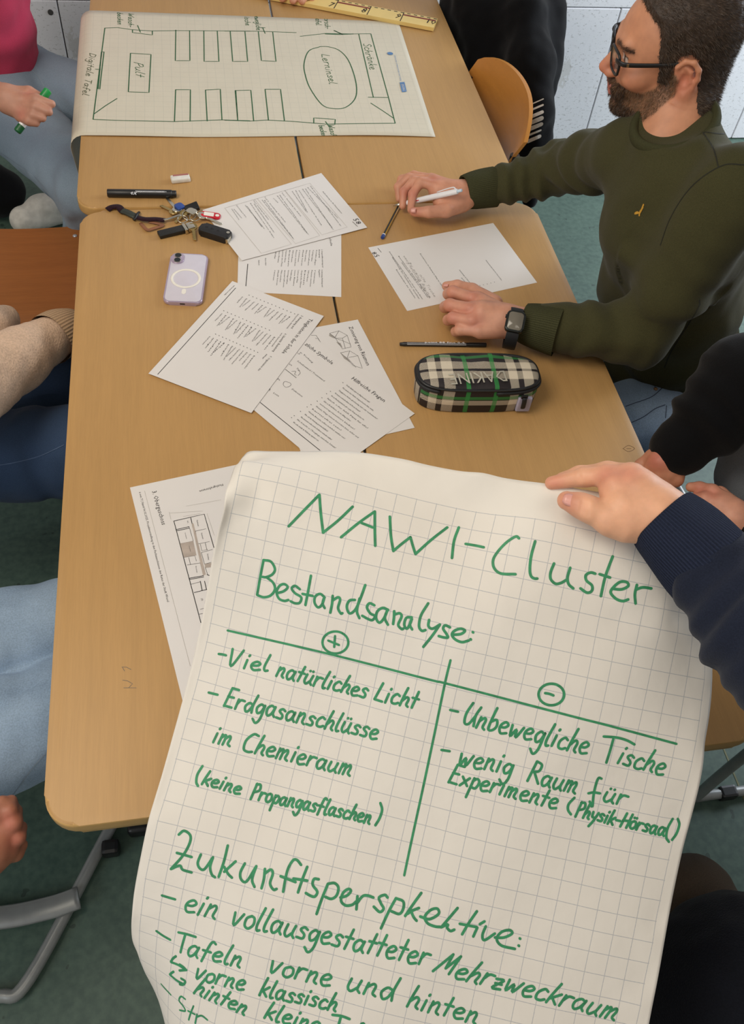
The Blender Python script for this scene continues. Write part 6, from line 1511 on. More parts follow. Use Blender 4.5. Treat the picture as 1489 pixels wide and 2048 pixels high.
# ------------------------------------------------------------------ black jacket over the chair back, upper right
jk = thing('black_jacket', 'black sports jacket with pale printed stripes hanging behind the plywood chair', 'jacket', (1.22, 1.95, .3))
jt = dep(1010, -60, 2.22); jm = [dep(1000, 60, 2.40), dep(1048, 180, 2.36), dep(1045, 300, 2.46)]
def b_(f):
    f.path([dep(1010, -110, 2.52), dep(1022, 20, 2.54), dep(1030, 150, 2.58), dep(1030, 260, 2.64)], [.135, .12, .085, .055], .09, sq=(MR[:, 2], .45))
    f.path([dep(955, -60, 2.62), dep(965, 60, 2.64), dep(985, 150, 2.66)], [.10, .09, .06], .09, sq=(MR[:, 2], .5))
    f.path([dep(1050, 30, 2.46), dep(1062, 130, 2.47), dep(1066, 230, 2.50), dep(1064, 290, 2.56), dep(1062, 400, 2.68)], [.055, .050, .042, .036, .022], .07)
garment('shell', fbox([dep(955, -100, 2.6), dep(1062, 400, 2.68), dep(1010, -110, 2.5)], .2), b_, .0085, 'black_cloth', jk, amp=(.010, 9, .004, 30))
jb_ = [o for o in jk.children][0]; jo = jb_; jb = BVHTree.FromPolygons([v.co for v in jo.data.vertices], [tuple(p.vertices) for p in jo.data.polygons])
bm = B(); q = fq(2.4817, 889, 0); Sj = Surf(bvh=jb)
for k, (y0, x0, x1) in enumerate(((505, 432, 492), (535, 428, 490), (570, 424, 487), (600, 420, 484), (630, 416, 481), (660, 414, 478), (690, 412, 474))):
    ink(bm, Sj, [[q(x0 + 2, y0 + 12), q(x1, y0 - 14)]], (.003, .005, .009, .012, .012, .006, .010)[k], lift=.001, smooth=False)
link('printed_stripes', mesh_bm(bm), 'stripe_white', jk)

# control points of the hand-held sheet, tenths of a millimetre, 28 columns x 39 rows of its printed squares
GRID = """2831 3311 10663 2764 3133 10745 2729 2977 10895 2670 2772 10929 2603 2557 10937 2555 2377 10793 2479 2270 10601 2416 2162 10405 2362 2048 10211 2311 1924 10025 2256 1787 9848 2201 1635 9684 2138 1480
9527 2068 1309 9389 1994 1126 9268 1917 939 9154 1839 747 9046 1761 550 8944 1684 352 8845 1606 154 8749 1523 -45 8658 1441 -242 8561 1373 -416 8425 1310 -576 8271 1249 -734 8112 1195 -893 7950 1155
-1049 7780 1121 -1152 7574 1107 -1255 7365 1132 -1344 7150 1185 -1429 6939 1256 -1519 6733 1334 -1616 6533 1415 -1719 6335 1494 -1831 6140 1572 -1953 5951 1637 -2094 5772 1767 -2205 5612 1905 -2321
5465 2926 3323 10749 2893 3125 10784 2832 2988 10961 2772 2755 10995 2712 2530 10929 2648 2410 10735 2585 2276 10559 2528 2147 10380 2472 2010 10205 2416 1875 10029 2363 1743 9852 2307 1597 9683 2244
1438 9528 2172 1261 9397 2101 1086 9265 2022 896 9156 1941 701 9056 1866 509 8944 1790 315 8835 1712 115 8737 1630 -82 8645 1545 -285 8566 1479 -460 8427 1412 -627 8282 1349 -786 8128 1302 -933 7956
1257 -1081 7783 1218 -1207 7593 1189 -1330 7400 1176 -1439 7197 1186 -1535 6984 1223 -1620 6770 1286 -1712 6564 1370 -1814 6369 1469 -1930 6189 1559 -2047 6011 1673 -2171 5849 1777 -2292 5683 1892
-2418 5527 3166 3280 10772 3116 3109 10863 3054 2920 10977 2987 2702 10967 2924 2512 10857 2862 2353 10706 2800 2201 10547 2739 2057 10382 2681 1916 10213 2626 1778 10039 2570 1639 9867 2512 1491 9704
2448 1332 9551 2379 1162 9412 2306 983 9286 2229 799 9169 2152 610 9060 2075 418 8954 1997 224 8850 1920 28 8750 1840 -169 8654 1764 -360 8549 1692 -540 8426 1625 -713 8289 1562 -877 8143 1506 -1033
7984 1459 -1177 7812 1417 -1316 7634 1379 -1449 7452 1352 -1573 7263 1337 -1689 7068 1332 -1801 6872 1338 -1912 6675 1363 -2021 6477 1406 -2130 6281 1468 -2241 6088 1546 -2353 5902 1637 -2467 5722
1729 -2582 5544 3403 3225 10809 3342 3063 10913 3273 2850 10976 3202 2631 10960 3131 2430 10866 3065 2259 10724 3006 2108 10560 2946 1960 10396 2888 1817 10227 2833 1678 10055 2777 1537 9885 2719 1389
9721 2655 1230 9569 2586 1061 9429 2514 885 9300 2439 703 9181 2362 516 9069 2285 326 8962 2208 134 8858 2131 -60 8756 2054 -253 8655 1978 -443 8548 1905 -627 8432 1836 -804 8303 1770 -974 8164 1710
-1135 8014 1657 -1288 7852 1608 -1434 7683 1563 -1576 7510 1522 -1713 7334 1488 -1844 7153 1458 -1972 6969 1435 -2096 6782 1423 -2216 6590 1426 -2332 6394 1446 -2444 6195 1485 -2553 5995 1543 -2661
5799 1604 -2768 5603 3639 3163 10855 3562 2997 10949 3486 2778 10966 3415 2558 10942 3342 2353 10862 3272 2171 10735 3209 2009 10582 3149 1859 10417 3093 1716 10247 3039 1576 10075 2983 1434 9904 2925
1286 9740 2862 1129 9586 2794 962 9445 2723 788 9314 2648 607 9193 2573 422 9078 2496 234 8969 2419 44 8864 2343 -148 8762 2266 -340 8659 2191 -531 8554 2117 -717 8441 2045 -898 8319 1977 -1073 8187
1913 -1240 8045 1854 -1400 7893 1798 -1554 7733 1746 -1703 7569 1697 -1849 7401 1651 -1991 7230 1608 -2128 7054 1569 -2262 6875 1538 -2392 6691 1516 -2517 6502 1507 -2637 6307 1512 -2752 6107 1534
-2862 5906 1557 -2971 5704 3856 3099 10920 3780 2918 10980 3698 2703 10959 3629 2487 10918 3555 2280 10846 3484 2091 10734 3417 1920 10592 3355 1763 10434 3298 1616 10267 3244 1474 10095 3189 1332
9925 3131 1184 9760 3069 1028 9605 3003 864 9461 2932 691 9328 2859 512 9204 2784 329 9087 2708 143 8977 2631 -47 8871 2555 -237 8767 2478 -429 8665 2403 -619 8560 2328 -807 8451 2255 -991 8334 2185
-1170 8208 2118 -1342 8073 2054 -1508 7929 1993 -1669 7777 1935 -1825 7621 1880 -1977 7459 1827 -2126 7294 1776 -2270 7125 1729 -2412 6953 1687 -2549 6776 1650 -2682 6594 1622 -2811 6406 1605 -2934
6213 1600 -3052 6016 1592 -3170 5818 4074 3024 10974 3998 2835 10993 3916 2627 10941 3844 2415 10893 3771 2208 10826 3697 2014 10726 3628 1836 10596 3564 1672 10446 3505 1520 10284 3449 1374 10116
3394 1230 9946 3337 1083 9781 3276 928 9624 3211 765 9478 3142 594 9342 3069 418 9215 2995 236 9097 2920 51 8984 2844 -137 8877 2767 -327 8773 2691 -518 8670 2615 -709 8566 2540 -898 8459 2466 -1083
8345 2394 -1265 8224 2324 -1441 8095 2258 -1612 7957 2193 -1778 7812 2131 -1939 7661 2072 -2096 7506 2014 -2250 7346 1959 -2400 7183 1906 -2547 7016 1856 -2691 6845 1811 -2831 6670 1771 -2967 6490
1739 -3098 6305 1715 -3224 6114 1687 -3352 5925 4292 2938 11017 4218 2750 10991 4134 2551 10921 4062 2342 10867 3987 2135 10805 3912 1937 10715 3840 1753 10596 3773 1583 10456 3712 1425 10300 3655
1275 10136 3599 1129 9968 3543 981 9803 3483 827 9645 3419 666 9496 3351 498 9357 3280 323 9228 3206 143 9107 3132 -41 8992 3056 -228 8883 2980 -417 8778 2903 -607 8675 2827 -798 8571 2752 -987 8465
2678 -1174 8353 2605 -1357 8235 2534 -1536 8110 2465 -1710 7977 2398 -1880 7837 2333 -2045 7692 2271 -2207 7542 2210 -2365 7387 2151 -2520 7229 2094 -2672 7067 2039 -2821 6902 1987 -2966 6733 1940
-3108 6560 1898 -3246 6381 1861 -3380 6198 1820 -3517 6018 4511 2845 11049 4438 2666 10985 4355 2473 10896 4280 2266 10844 4204 2059 10785 4127 1858 10704 4052 1669 10596 3983 1494 10465 3919 1331
10316 3861 1177 10155 3805 1029 9990 3749 880 9825 3689 727 9666 3627 567 9515 3560 401 9373 3490 228 9241 3417 50 9117 3343 -133 9001 3268 -319 8890 3192 -507 8783 3116 -696 8679 3040 -886 8575 2965
-1075 8468 2890 -1262 8358 2817 -1447 8241 2745 -1627 8119 2675 -1804 7990 2607 -1976 7854 2540 -2145 7713 2475 -2310 7568 2411 -2472 7418 2349 -2631 7265 2289 -2788 7108 2231 -2941 6948 2175 -3092
6784 2122 -3239 6617 2073 -3382 6444 2026 -3524 6269 1976 -3667 6097 4733 2748 11073 4658 2582 10973 4577 2390 10883 4500 2186 10824 4421 1980 10770 4341 1778 10696 4265 1585 10597 4193 1404 10474
4127 1237 10331 4067 1080 10175 4011 929 10012 3954 780 9848 3896 627 9688 3834 469 9535 3769 304 9391 3700 133 9255 3628 -44 9129 3555 -225 9010 3480 -409 8897 3405 -597 8788 3329 -785 8682 3253 -974
8577 3178 -1163 8470 3103 -1350 8360 3030 -1534 8244 2958 -1716 8124 2887 -1894 7997 2817 -2069 7865 2749 -2240 7728 2682 -2408 7586 2617 -2574 7441 2553 -2736 7292 2490 -2896 7139 2429 -3053 6984
2370 -3208 6825 2313 -3360 6663 2258 -3509 6497 2205 -3656 6329 2149 -3806 6164 4942 2651 11079 4876 2492 10968 4799 2304 10870 4719 2102 10813 4637 1896 10760 4555 1693 10692 4476 1498 10600 4403
1314 10484 4336 1143 10347 4274 983 10194 4217 830 10033 4160 680 9870 4102 527 9710 4041 370 9555 3977 207 9409 3909 37 9271 3839 -137 9141 3766 -317 9019 3692 -500 8904 3617 -686 8793 3542 -874 8686
3466 -1062 8579 3391 -1250 8471 3317 -1436 8360 3244 -1621 8245 3171 -1803 8125 3100 -1982 8000 3030 -2158 7871 2961 -2331 7736 2893 -2502 7598 2826 -2670 7456 2760 -2835 7311 2696 -2998 7163 2632
-3159 7011 2570 -3317 6857 2510 -3473 6699 2452 -3626 6538 2394 -3779 6377 2333 -3935 6219 5150 2556 11098 5093 2398 10980 5021 2213 10870 4937 2014 10809 4851 1809 10759 4767 1606 10694 4687 1409
10607 4613 1223 10495 4545 1049 10361 4482 887 10212 4424 732 10054 4367 581 9892 4309 428 9732 4249 271 9576 4185 109 9427 4119 -58 9287 4049 -231 9154 3978 -409 9029 3904 -591 8911 3830 -775 8798
3755 -962 8688 3680 -1149 8580 3605 -1336 8470 3531 -1522 8359 3458 -1706 8243 3385 -1888 8124 3314 -2068 8000 3243 -2245 7872 3173 -2420 7741 3105 -2592 7605 3037 -2762 7466 2970 -2930 7324 2904
-3095 7179 2839 -3259 7031 2775 -3420 6880 2713 -3579 6727 2651 -3736 6571 2590 -3894 6415 2526 -4054 6263 5354 2457 11138 5307 2303 11007 5240 2120 10879 5151 1920 10819 5063 1716 10769 4978 1514
10704 4898 1318 10618 4823 1131 10507 4754 956 10376 4691 792 10229 4632 635 10073 4574 482 9912 4516 329 9752 4456 173 9596 4393 13 9446 4328 -153 9303 4259 -325 9167 4189 -501 9040 4116 -681 8919
4043 -864 8803 3968 -1049 8691 3894 -1236 8580 3820 -1422 8469 3746 -1607 8356 3673 -1791 8241 3600 -1973 8121 3528 -2152 7998 3458 -2330 7871 3388 -2506 7741 3318 -2679 7607 3250 -2851 7471 3182
-3020 7331 3115 -3188 7189 3049 -3353 7044 2984 -3517 6896 2919 -3679 6747 2855 -3840 6595 2791 -4001 6444 2726 -4164 6297 5560 2367 11197 5513 2212 11041 5449 2022 10909 5361 1822 10847 5271 1620
10792 5186 1419 10723 5107 1224 10633 5033 1039 10521 4964 863 10390 4901 698 10244 4840 540 10090 4782 386 9931 4724 232 9772 4664 76 9615 4602 -84 9464 4537 -248 9318 4470 -418 9181 4400 -592 9050
4328 -771 8926 4255 -953 8808 4182 -1137 8693 4108 -1321 8580 4034 -1506 8467 3961 -1691 8353 3888 -1874 8236 3815 -2056 8117 3744 -2236 7994 3673 -2414 7868 3603 -2590 7738 3533 -2764 7606 3464 -2937
7471 3395 -3107 7334 3328 -3276 7193 3261 -3444 7051 3194 -3610 6906 3129 -3774 6760 3063 -3938 6612 2997 -4102 6465 2930 -4268 6321 5770 2277 11199 5711 2112 11085 5649 1920 10966 5562 1720 10898
5475 1519 10831 5393 1322 10751 5315 1130 10652 5243 946 10535 5175 772 10402 5111 606 10258 5050 446 10105 4991 291 9947 4932 136 9789 4872 -20 9632 4811 -179 9480 4747 -342 9333 4680 -510 9193 4611
-683 9060 4541 -860 8933 4469 -1040 8812 4396 -1223 8695 4322 -1407 8579 4249 -1590 8465 4176 -1774 8349 4103 -1956 8231 4031 -2138 8111 3960 -2317 7988 3889 -2496 7862 3818 -2672 7733 3748 -2847 7602
3679 -3020 7468 3610 -3192 7332 3542 -3362 7194 3474 -3531 7054 3407 -3699 6911 3340 -3865 6767 3273 -4031 6622 3207 -4197 6478 3139 -4366 6338 5974 2181 11237 5910 2008 11143 5834 1812 11052 5756
1615 10965 5676 1418 10877 5598 1224 10780 5524 1036 10670 5454 855 10547 5387 682 10413 5323 516 10268 5261 355 10116 5201 198 9960 5142 43 9803 5082 -113 9646 5020 -272 9493 4957 -435 9345 4891 -602
9203 4823 -773 9068 4753 -949 8939 4682 -1127 8815 4610 -1308 8695 4537 -1491 8577 4464 -1673 8460 4392 -1856 8343 4320 -2038 8224 4248 -2219 8103 4176 -2398 7980 4105 -2576 7854 4034 -2753 7726 3964
-2928 7596 3894 -3102 7463 3825 -3275 7328 3756 -3446 7191 3688 -3616 7052 3620 -3785 6912 3553 -3952 6770 3485 -4120 6628 3418 -4288 6486 3349 -4458 6347 6171 2077 11298 6101 1900 11216 6022 1704
11130 5952 1512 11020 5879 1319 10914 5806 1130 10802 5735 946 10683 5666 768 10555 5600 595 10419 5536 428 10274 5474 267 10124 5413 109 9969 5353 -48 9813 5293 -205 9657 5231 -363 9504 5168 -525
9355 5103 -691 9212 5036 -861 9074 4966 -1035 8942 4896 -1213 8816 4825 -1392 8694 4753 -1573 8574 4680 -1755 8455 4608 -1937 8336 4536 -2118 8216 4464 -2299 8094 4393 -2478 7971 4322 -2656 7845 4251
-2833 7717 4180 -3008 7587 4111 -3183 7455 4041 -3356 7321 3972 -3528 7185 3903 -3698 7048 3835 -3868 6909 3767 -4037 6769 3699 -4206 6629 3631 -4376 6489 3562 -4547 6352 6369 1971 11351 6305 1801
11254 6228 1604 11167 6158 1417 11048 6088 1229 10931 6017 1044 10812 5948 862 10687 5880 685 10556 5814 512 10419 5750 344 10276 5688 182 10127 5627 22 9974 5566 -135 9819 5505 -293 9664 5444 -452
9511 5380 -613 9361 5316 -778 9217 5249 -947 9077 5180 -1120 8943 5111 -1296 8815 5040 -1475 8690 4968 -1655 8568 4897 -1836 8448 4825 -2017 8327 4753 -2197 8206 4681 -2377 8084 4610 -2556 7960 4538
-2735 7835 4468 -2911 7707 4397 -3087 7577 4327 -3262 7446 4257 -3435 7313 4188 -3608 7178 4119 -3780 7041 4050 -3950 6904 3982 -4120 6765 3913 -4291 6626 3844 -4461 6488 3775 -4633 6352 6568 1868
11396 6513 1706 11279 6441 1517 11167 6369 1329 11055 6300 1145 10934 6231 963 10809 6163 783 10681 6096 607 10549 6031 433 10414 5967 265 10272 5904 100 10125 5842 -60 9974 5781 -219 9820 5719 -377
9666 5657 -537 9513 5594 -698 9363 5529 -863 9218 5463 -1031 9077 5395 -1203 8942 5326 -1378 8811 5256 -1555 8685 5185 -1735 8561 5113 -1915 8439 5042 -2095 8317 4970 -2275 8195 4898 -2455 8073 4827
-2634 7949 4756 -2812 7823 4685 -2989 7695 4614 -3165 7566 4544 -3340 7435 4474 -3514 7303 4404 -3687 7168 4335 -3859 7033 4266 -4031 6896 4197 -4202 6759 4128 -4373 6621 4059 -4544 6484 3990 -4716
6348 6776 1784 11417 6720 1612 11302 6653 1428 11175 6583 1244 11057 6515 1063 10930 6447 886 10800 6379 709 10668 6314 534 10536 6248 359 10402 6184 189 10263 6121 23 10118 6059 -139 9968 5997 -299
9816 5935 -458 9663 5872 -618 9511 5809 -780 9361 5744 -944 9215 5678 -1112 9073 5611 -1283 8937 5542 -1458 8805 5472 -1634 8677 5401 -1813 8552 5330 -1992 8428 5259 -2172 8306 5187 -2352 8183 5116
-2532 8060 5044 -2711 7936 4973 -2889 7810 4902 -3066 7683 4831 -3243 7554 4761 -3418 7423 4690 -3592 7291 4621 -3766 7158 4551 -3939 7023 4482 -4111 6887 4412 -4282 6751 4343 -4454 6614 4274 -4626
6478 4205 -4798 6343 6990 1691 11423 6930 1525 11313 6865 1337 11187 6797 1160 11060 6730 983 10925 6662 808 10787 6598 640 10648 6533 465 10517 6468 288 10387 6403 117 10250 6339 -51 10107 6276 -214
9959 6214 -376 9808 6151 -536 9656 6089 -696 9504 6025 -858 9354 5960 -1022 9208 5894 -1190 9066 5827 -1361 8928 5759 -1535 8795 5689 -1711 8666 5618 -1889 8540 5548 -2069 8416 5476 -2249 8293 5405
-2428 8170 5333 -2608 8047 5262 -2787 7922 5190 -2966 7797 5119 -3143 7670 5048 -3320 7541 4978 -3495 7411 4907 -3670 7279 4837 -3844 7146 4767 -4017 7012 4698 -4190 6877 4628 -4362 6742 4559 -4534
6606 4489 -4706 6470 4420 -4879 6335 7207 1612 11419 7146 1446 11310 7080 1259 11191 7013 1084 11053 6946 910 10913 6881 738 10772 6818 582 10616 6753 397 10499 6687 219 10370 6622 46 10234 6558 -122
10092 6495 -287 9945 6432 -449 9796 6369 -610 9644 6306 -770 9492 6242 -933 9343 6177 -1097 9196 6111 -1265 9054 6044 -1436 8917 5976 -1610 8783 5906 -1786 8654 5836 -1965 8527 5765 -2144 8402 5694
-2324 8279 5622 -2504 8156 5551 -2684 8032 5479 -2863 7908 5408 -3042 7783 5336 -3219 7656 5265 -3396 7528 5194 -3572 7398 5124 -3747 7267 5054 -3921 7134 4984 -4095 7001 4914 -4268 6866 4844 -4441
6731 4775 -4613 6596 4705 -4786 6461 4635 -4959 6326 7427 1551 11389 7366 1385 11280 7299 1207 11151 7232 1026 11025 7165 849 10890 7100 677 10748 7037 504 10612 6972 327 10485 6907 151 10352 6842 -21
10215 6778 -190 10074 6714 -356 9928 6650 -519 9779 6587 -680 9628 6524 -841 9476 6460 -1004 9327 6395 -1169 9181 6329 -1337 9039 6262 -1509 8902 6193 -1683 8769 6124 -1860 8639 6054 -2038 8512 5983
-2218 8387 5912 -2398 8264 5840 -2579 8141 5768 -2759 8018 5697 -2938 7894 5625 -3117 7769 5554 -3295 7642 5482 -3472 7514 5411 -3649 7384 5341 -3824 7254 5270 -3999 7122 5200 -4173 6989 5130 -4346
6855 5060 -4519 6720 4990 -4692 6586 4921 -4865 6451 4851 -5038 6316 7646 1508 11333 7585 1345 11221 7517 1168 11092 7450 988 10966 7384 807 10842 7322 616 10729 7259 432 10603 7193 262 10462 7127 88
10328 7062 -85 10190 6998 -254 10050 6934 -421 9905 6870 -585 9758 6807 -747 9607 6743 -909 9456 6679 -1071 9307 6614 -1237 9162 6548 -1407 9021 6480 -1580 8885 6411 -1755 8752 6342 -1932 8622 6271
-2111 8496 6200 -2291 8371 6129 -2472 8248 6058 -2653 8126 5986 -2834 8003 5914 -3014 7880 5842 -3193 7754 5771 -3371 7628 5699 -3549 7500 5628 -3725 7371 5557 -3901 7241 5486 -4076 7109 5416 -4250
6977 5346 -4424 6843 5276 -4597 6709 5206 -4770 6574 5137 -4943 6440 5067 -5116 6305 7862 1479 11258 7800 1321 11141 7731 1145 11010 7664 966 10884 7598 785 10762 7532 604 10641 7479 397 10544 7413
214 10419 7348 36 10288 7283 -140 10155 7218 -312 10018 7154 -482 9878 7090 -648 9732 7026 -811 9583 6963 -973 9432 6899 -1136 9283 6834 -1303 9139 6767 -1474 9000 6698 -1649 8865 6629 -1825 8733 6559
-2003 8604 6489 -2183 8479 6418 -2364 8355 6347 -2546 8233 6275 -2728 8111 6203 -2909 7990 6131 -3090 7866 6059 -3269 7741 5987 -3448 7614 5916 -3625 7487 5844 -3802 7358 5773 -3978 7228 5703 -4153
7097 5632 -4328 6964 5562 -4502 6831 5492 -4675 6697 5422 -4849 6563 5353 -5022 6429 5283 -5195 6294 8075 1459 11172 8011 1306 11048 7941 1133 10915 7871 958 10784 7803 780 10657 7738 592 10543 7689
383 10453 7630 187 10347 7568 -2 10231 7504 -185 10108 7439 -365 9980 7374 -539 9845 7310 -708 9703 7246 -873 9556 7183 -1034 9405 7120 -1198 9257 7054 -1367 9114 6985 -1540 8977 6917 -1716 8843 6847
-1893 8712 6777 -2073 8585 6707 -2254 8460 6636 -2437 8338 6565 -2620 8217 6493 -2803 8097 6420 -2986 7977 6348 -3166 7853 6276 -3345 7727 6204 -3524 7601 6132 -3702 7473 6061 -3879 7345 5990 -4056
7215 5919 -4231 7084 5849 -4406 6952 5778 -4580 6819 5708 -4753 6686 5638 -4927 6551 5569 -5100 6417 5499 -5273 6283 8286 1442 11081 8219 1295 10952 8147 1125 10814 8076 952 10680 8003 779 10546 7928
601 10416 7890 381 10346 7840 172 10256 7787 -33 10165 7723 -225 10051 7661 -415 9937 7595 -595 9813 7528 -771 9678 7465 -934 9529 7405 -1095 9379 7342 -1253 9225 7272 -1430 9089 7203 -1607 8954 7134
-1783 8821 7065 -1960 8689 6995 -2136 8555 6924 -2329 8448 6853 -2509 8321 6784 -2687 8194 6708 -2884 8093 6636 -3062 7964 6564 -3242 7839 6492 -3422 7714 6420 -3601 7588 6348 -3779 7461 6277 -3957
7332 6206 -4133 7203 6135 -4309 7072 6064 -4484 6940 5994 -4658 6808 5924 -4832 6674 5854 -5005 6540 5784 -5178 6406 5715 -5351 6271 8412 1434 11024 8345 1288 10894 8271 1121 10753 8197 951 10614 8123
776 10482 8057 590 10364 8003 386 10269 7958 174 10187 7908 -35 10099 7851 -236 10001 7789 -425 9885 7721 -608 9759 7661 -801 9654 7598 -977 9521 7535 -1141 9372 7469 -1306 9224 7401 -1473 9079 7333
-1647 8941 7265 -1824 8807 7195 -2002 8676 7125 -2183 8551 7055 -2366 8428 6984 -2552 8311 6912 -2738 8193 6839 -2921 8072 6766 -3106 7953 6693 -3288 7831 6621 -3468 7706 6549 -3648 7580 6478 -3826
7453 6406 -4004 7325 6335 -4180 7196 6265 -4356 7065 6194 -4531 6933 6124 -4705 6801 6054 -4879 6667 5984 -5052 6533 5914 -5225 6399 5845 -5398 6265"""

# ------------------------------------------------------------------ big poster held up in front
GI, GJ = 28, 39
_g = np.array([int(v) for v in GRID.split()], float).reshape(GI, GJ, 3) / 10000.0
ui = np.arange(-1, 27, dtype=float); ui[0] = -.5; ui[-1] = 25.6
vj = np.arange(-2, 37, dtype=float); vj[0] = -1.9
def crefine(A, t, n):
    """Catmull-Rom refinement along axis 0"""
    Aext = np.concatenate([[2 * A[0] - A[1]], A, [2 * A[-1] - A[-2]]]); out = []; to = []
    for i in range(len(A) - 1):
        p0, p1, p2, p3 = Aext[i:i + 4]
        for k in range(n):
            x = k / n; out.append(.5 * ((2 * p1) + (-p0 + p2) * x + (2 * p0 - 5 * p1 + 4 * p2 - p3) * x * x + (-p0 + 3 * p1 - 3 * p2 + p3) * x ** 3)); to.append(t[i] + (t[i + 1] - t[i]) * x)
    out.append(A[-1]); to.append(t[-1]); return np.array(out), np.array(to)
A1, u1 = crefine(_g, ui, 4); A2, v1 = crefine(A1.transpose(1, 0, 2), vj, 4); A2 = A2.transpose(1, 0, 2)
nu, nv = len(u1), len(v1); V = A2.reshape(-1, 3)
# gentle waves a hand-held sheet has
uu, vv_ = np.meshgrid(u1, v1, indexing='ij')
dn = MR[:, 2]
V = V + dn[None] * (.0012 * np.sin(uu.ravel() * .9 + vv_.ravel() * .35) + .0010 * np.sin(vv_.ravel() * .8 - uu.ravel() * .3))[:, None]
F = [(i * nv + j, (i + 1) * nv + j, (i + 1) * nv + j + 1, i * nv + j + 1) for i in range(nu - 1) for j in range(nv - 1)]
me = mesh_np(V, F, True); uvl = me.uv_layers.new(name='UV'); UVa = np.stack([uu.ravel(), vv_.ravel()], 1)
li = np.zeros(len(me.loops), np.int32); me.loops.foreach_get('vertex_index', li); uvl.data.foreach_set('uv', UVa[li].astype(np.float32).ravel())
poster = thing('flip_chart_poster', 'large squared poster with green handwriting held up in the foreground', 'poster', tuple(V[nv * 60 + 80]))
po = link('paper', me, 'chart', poster); md = po.modifiers.new('t', 'SOLIDIFY'); md.thickness = .0003; md.offset = 0
bvh1 = BVHTree.FromPolygons([Vector(v) for v in V], F); S1 = Surf(bvh=bvh1)
def line_obj(strokes_w, name='handwriting', mat='marker'):
    bm = B()
    for st, w_ in strokes_w: ink(bm, S1, st, w_, lift=.0005, step=3.0)
    return setp(link(name, mesh_bm(bm), mat, poster), kind='stuff')
k = 3.7225; WB = .0032
T1 = tr(k, 400, 880, "662,642 780,520 890,408|890,408 900,540 918,690|918,690 1030,600 1138,497|1052,724 1180,620 1303,533|1303,533 1303,660 1306,788|1203,618 1288,652")
T1 += tr(k, 750, 900, "112,497 120,640 138,752|138,752 200,700 265,650|265,650 285,720 303,775|303,775 420,670 540,577|626,577 590,680 575,805|677,700 750,712 812,725|1075,658 1050,645 980,690 915,760 882,820 890,880 940,920 1048,925|1195,680 1165,790 1155,890 1165,940 1190,957 1210,957|1335,845 1310,910 1310,960 1345,995 1385,990 1425,968|1455,877 1435,950 1445,1000 1478,1030")
T1 += tr(k, 1050, 1000, "525,548 490,540 455,560 460,600 500,635 500,675 465,690 415,658|655,420 600,570 567,715|558,552 635,577|650,660 720,665 770,640 760,612 710,610 660,650 640,690 680,735 730,752 770,740|835,632 820,700 825,770|832,665 880,650 942,658")
line_obj([(T1, WB)])
T2 = tr(k, 400, 880, "475,893 450,1020 427,1152|475,893 530,905 560,960 540,1000 495,1020 465,1018|495,1020 545,1060 560,1110 530,1155 480,1170 430,1155|575,1140 625,1125 655,1095 630,1072 595,1085 572,1130 590,1180 630,1197 660,1190|745,1110 710,1085 685,1105 710,1140 755,1170 745,1210 710,1215 677,1200|828,1010 810,1110 787,1228|765,1145 840,1160|925,1165 895,1145 860,1165 855,1210 880,1245 910,1225 930,1165 915,1215 930,1250|990,1160 985,1220 972,1285|988,1195 1030,1170 1045,1190 1030,1250 1050,1290 1062,1288|1155,1190 1115,1195 1095,1240 1115,1290 1160,1260 1200,1170 1232,1080|1190,1180 1170,1270 1188,1325|1300,1230 1265,1215 1245,1245 1270,1290 1305,1310 1285,1340 1250,1330 1210,1308")
T2 += tr(k, 750, 900, "100,1190 60,1175 20,1200 10,1250 35,1285 70,1250 95,1190 75,1250 98,1300|145,1200 143,1250 137,1295|145,1225 185,1215 200,1240 175,1300 200,1332 215,1328|275,1245 235,1250 220,1300 240,1330 265,1290 278,1250 262,1300 278,1335|398,1142 345,1230 330,1310 350,1345 378,1340|405,1265 400,1310 430,1330 485,1300|485,1300 430,1380 362,1465|560,1320 525,1305 510,1330 535,1370 545,1395 515,1395 477,1385|580,1375 640,1370 672,1345 640,1330 595,1345 575,1375 600,1410 650,1430 700,1418|730,1355|713,1408")
line_obj([(T2, .0031)])
RU = [[(455.7, 1260.8), (662, 1308.5), (860, 1359.2), (890.3, 1366), (1028.6, 1402), (1160, 1436.3), (1218, 1451), (1353.5, 1487.5)], [(901.6, 1320.3), (890.3, 1367), (868.8, 1470.7), (846, 1578), (824, 1679), (809, 1750.4)]]
line_obj([(RU, .0027)], 'ruled_cross')
def ring(cx, cy, rx, ry, n_=20): return [(cx + rx * math.cos(-1 + 2 * math.pi * i / n_ * 1.03), cy + ry * math.sin(-1 + 2 * math.pi * i / n_ * 1.03)) for i in range(n_ + 1)]
line_obj([([ring(671.3, 1284.7, 25.8, 22)] + tr(2.978, 360, 1240, "925,95 920,160|885,122 948,148"), .0028)], 'plus_sign')
line_obj([([ring(1103.3, 1388.8, 25.5, 21.5)] + tr(k, 760, 1280, "1232,395 1262,400 1293,412"), .0030)], 'minus_sign')
def Wd(K_, ox, oy, s_, a, b, h, **kw): return word(s_, ox + a[0] / K_, oy + a[1] / K_, ox + b[0] / K_, oy + b[1] / K_, h / K_, **kw)
c4 = (2.978, 360, 1240); c5 = (3.7225, 760, 1280); c6 = (3.918, 1060, 1340); c7 = (3.6317, 250, 1640); c8 = (3.818, 600, 1660); c9 = (3.7225, 920, 1700)
w4 = .0030
line_obj([(tr(*c4, "232,202 255,205 275,210") + Wd(*c4, 'Viel', (285, 272), (522, 306), (52)) + Wd(*c4, 'natürliches', (572, 332), (1105, 466), 56) + Wd(*c4, 'Licht', (1158, 478), (1405, 525), 58), w4)])
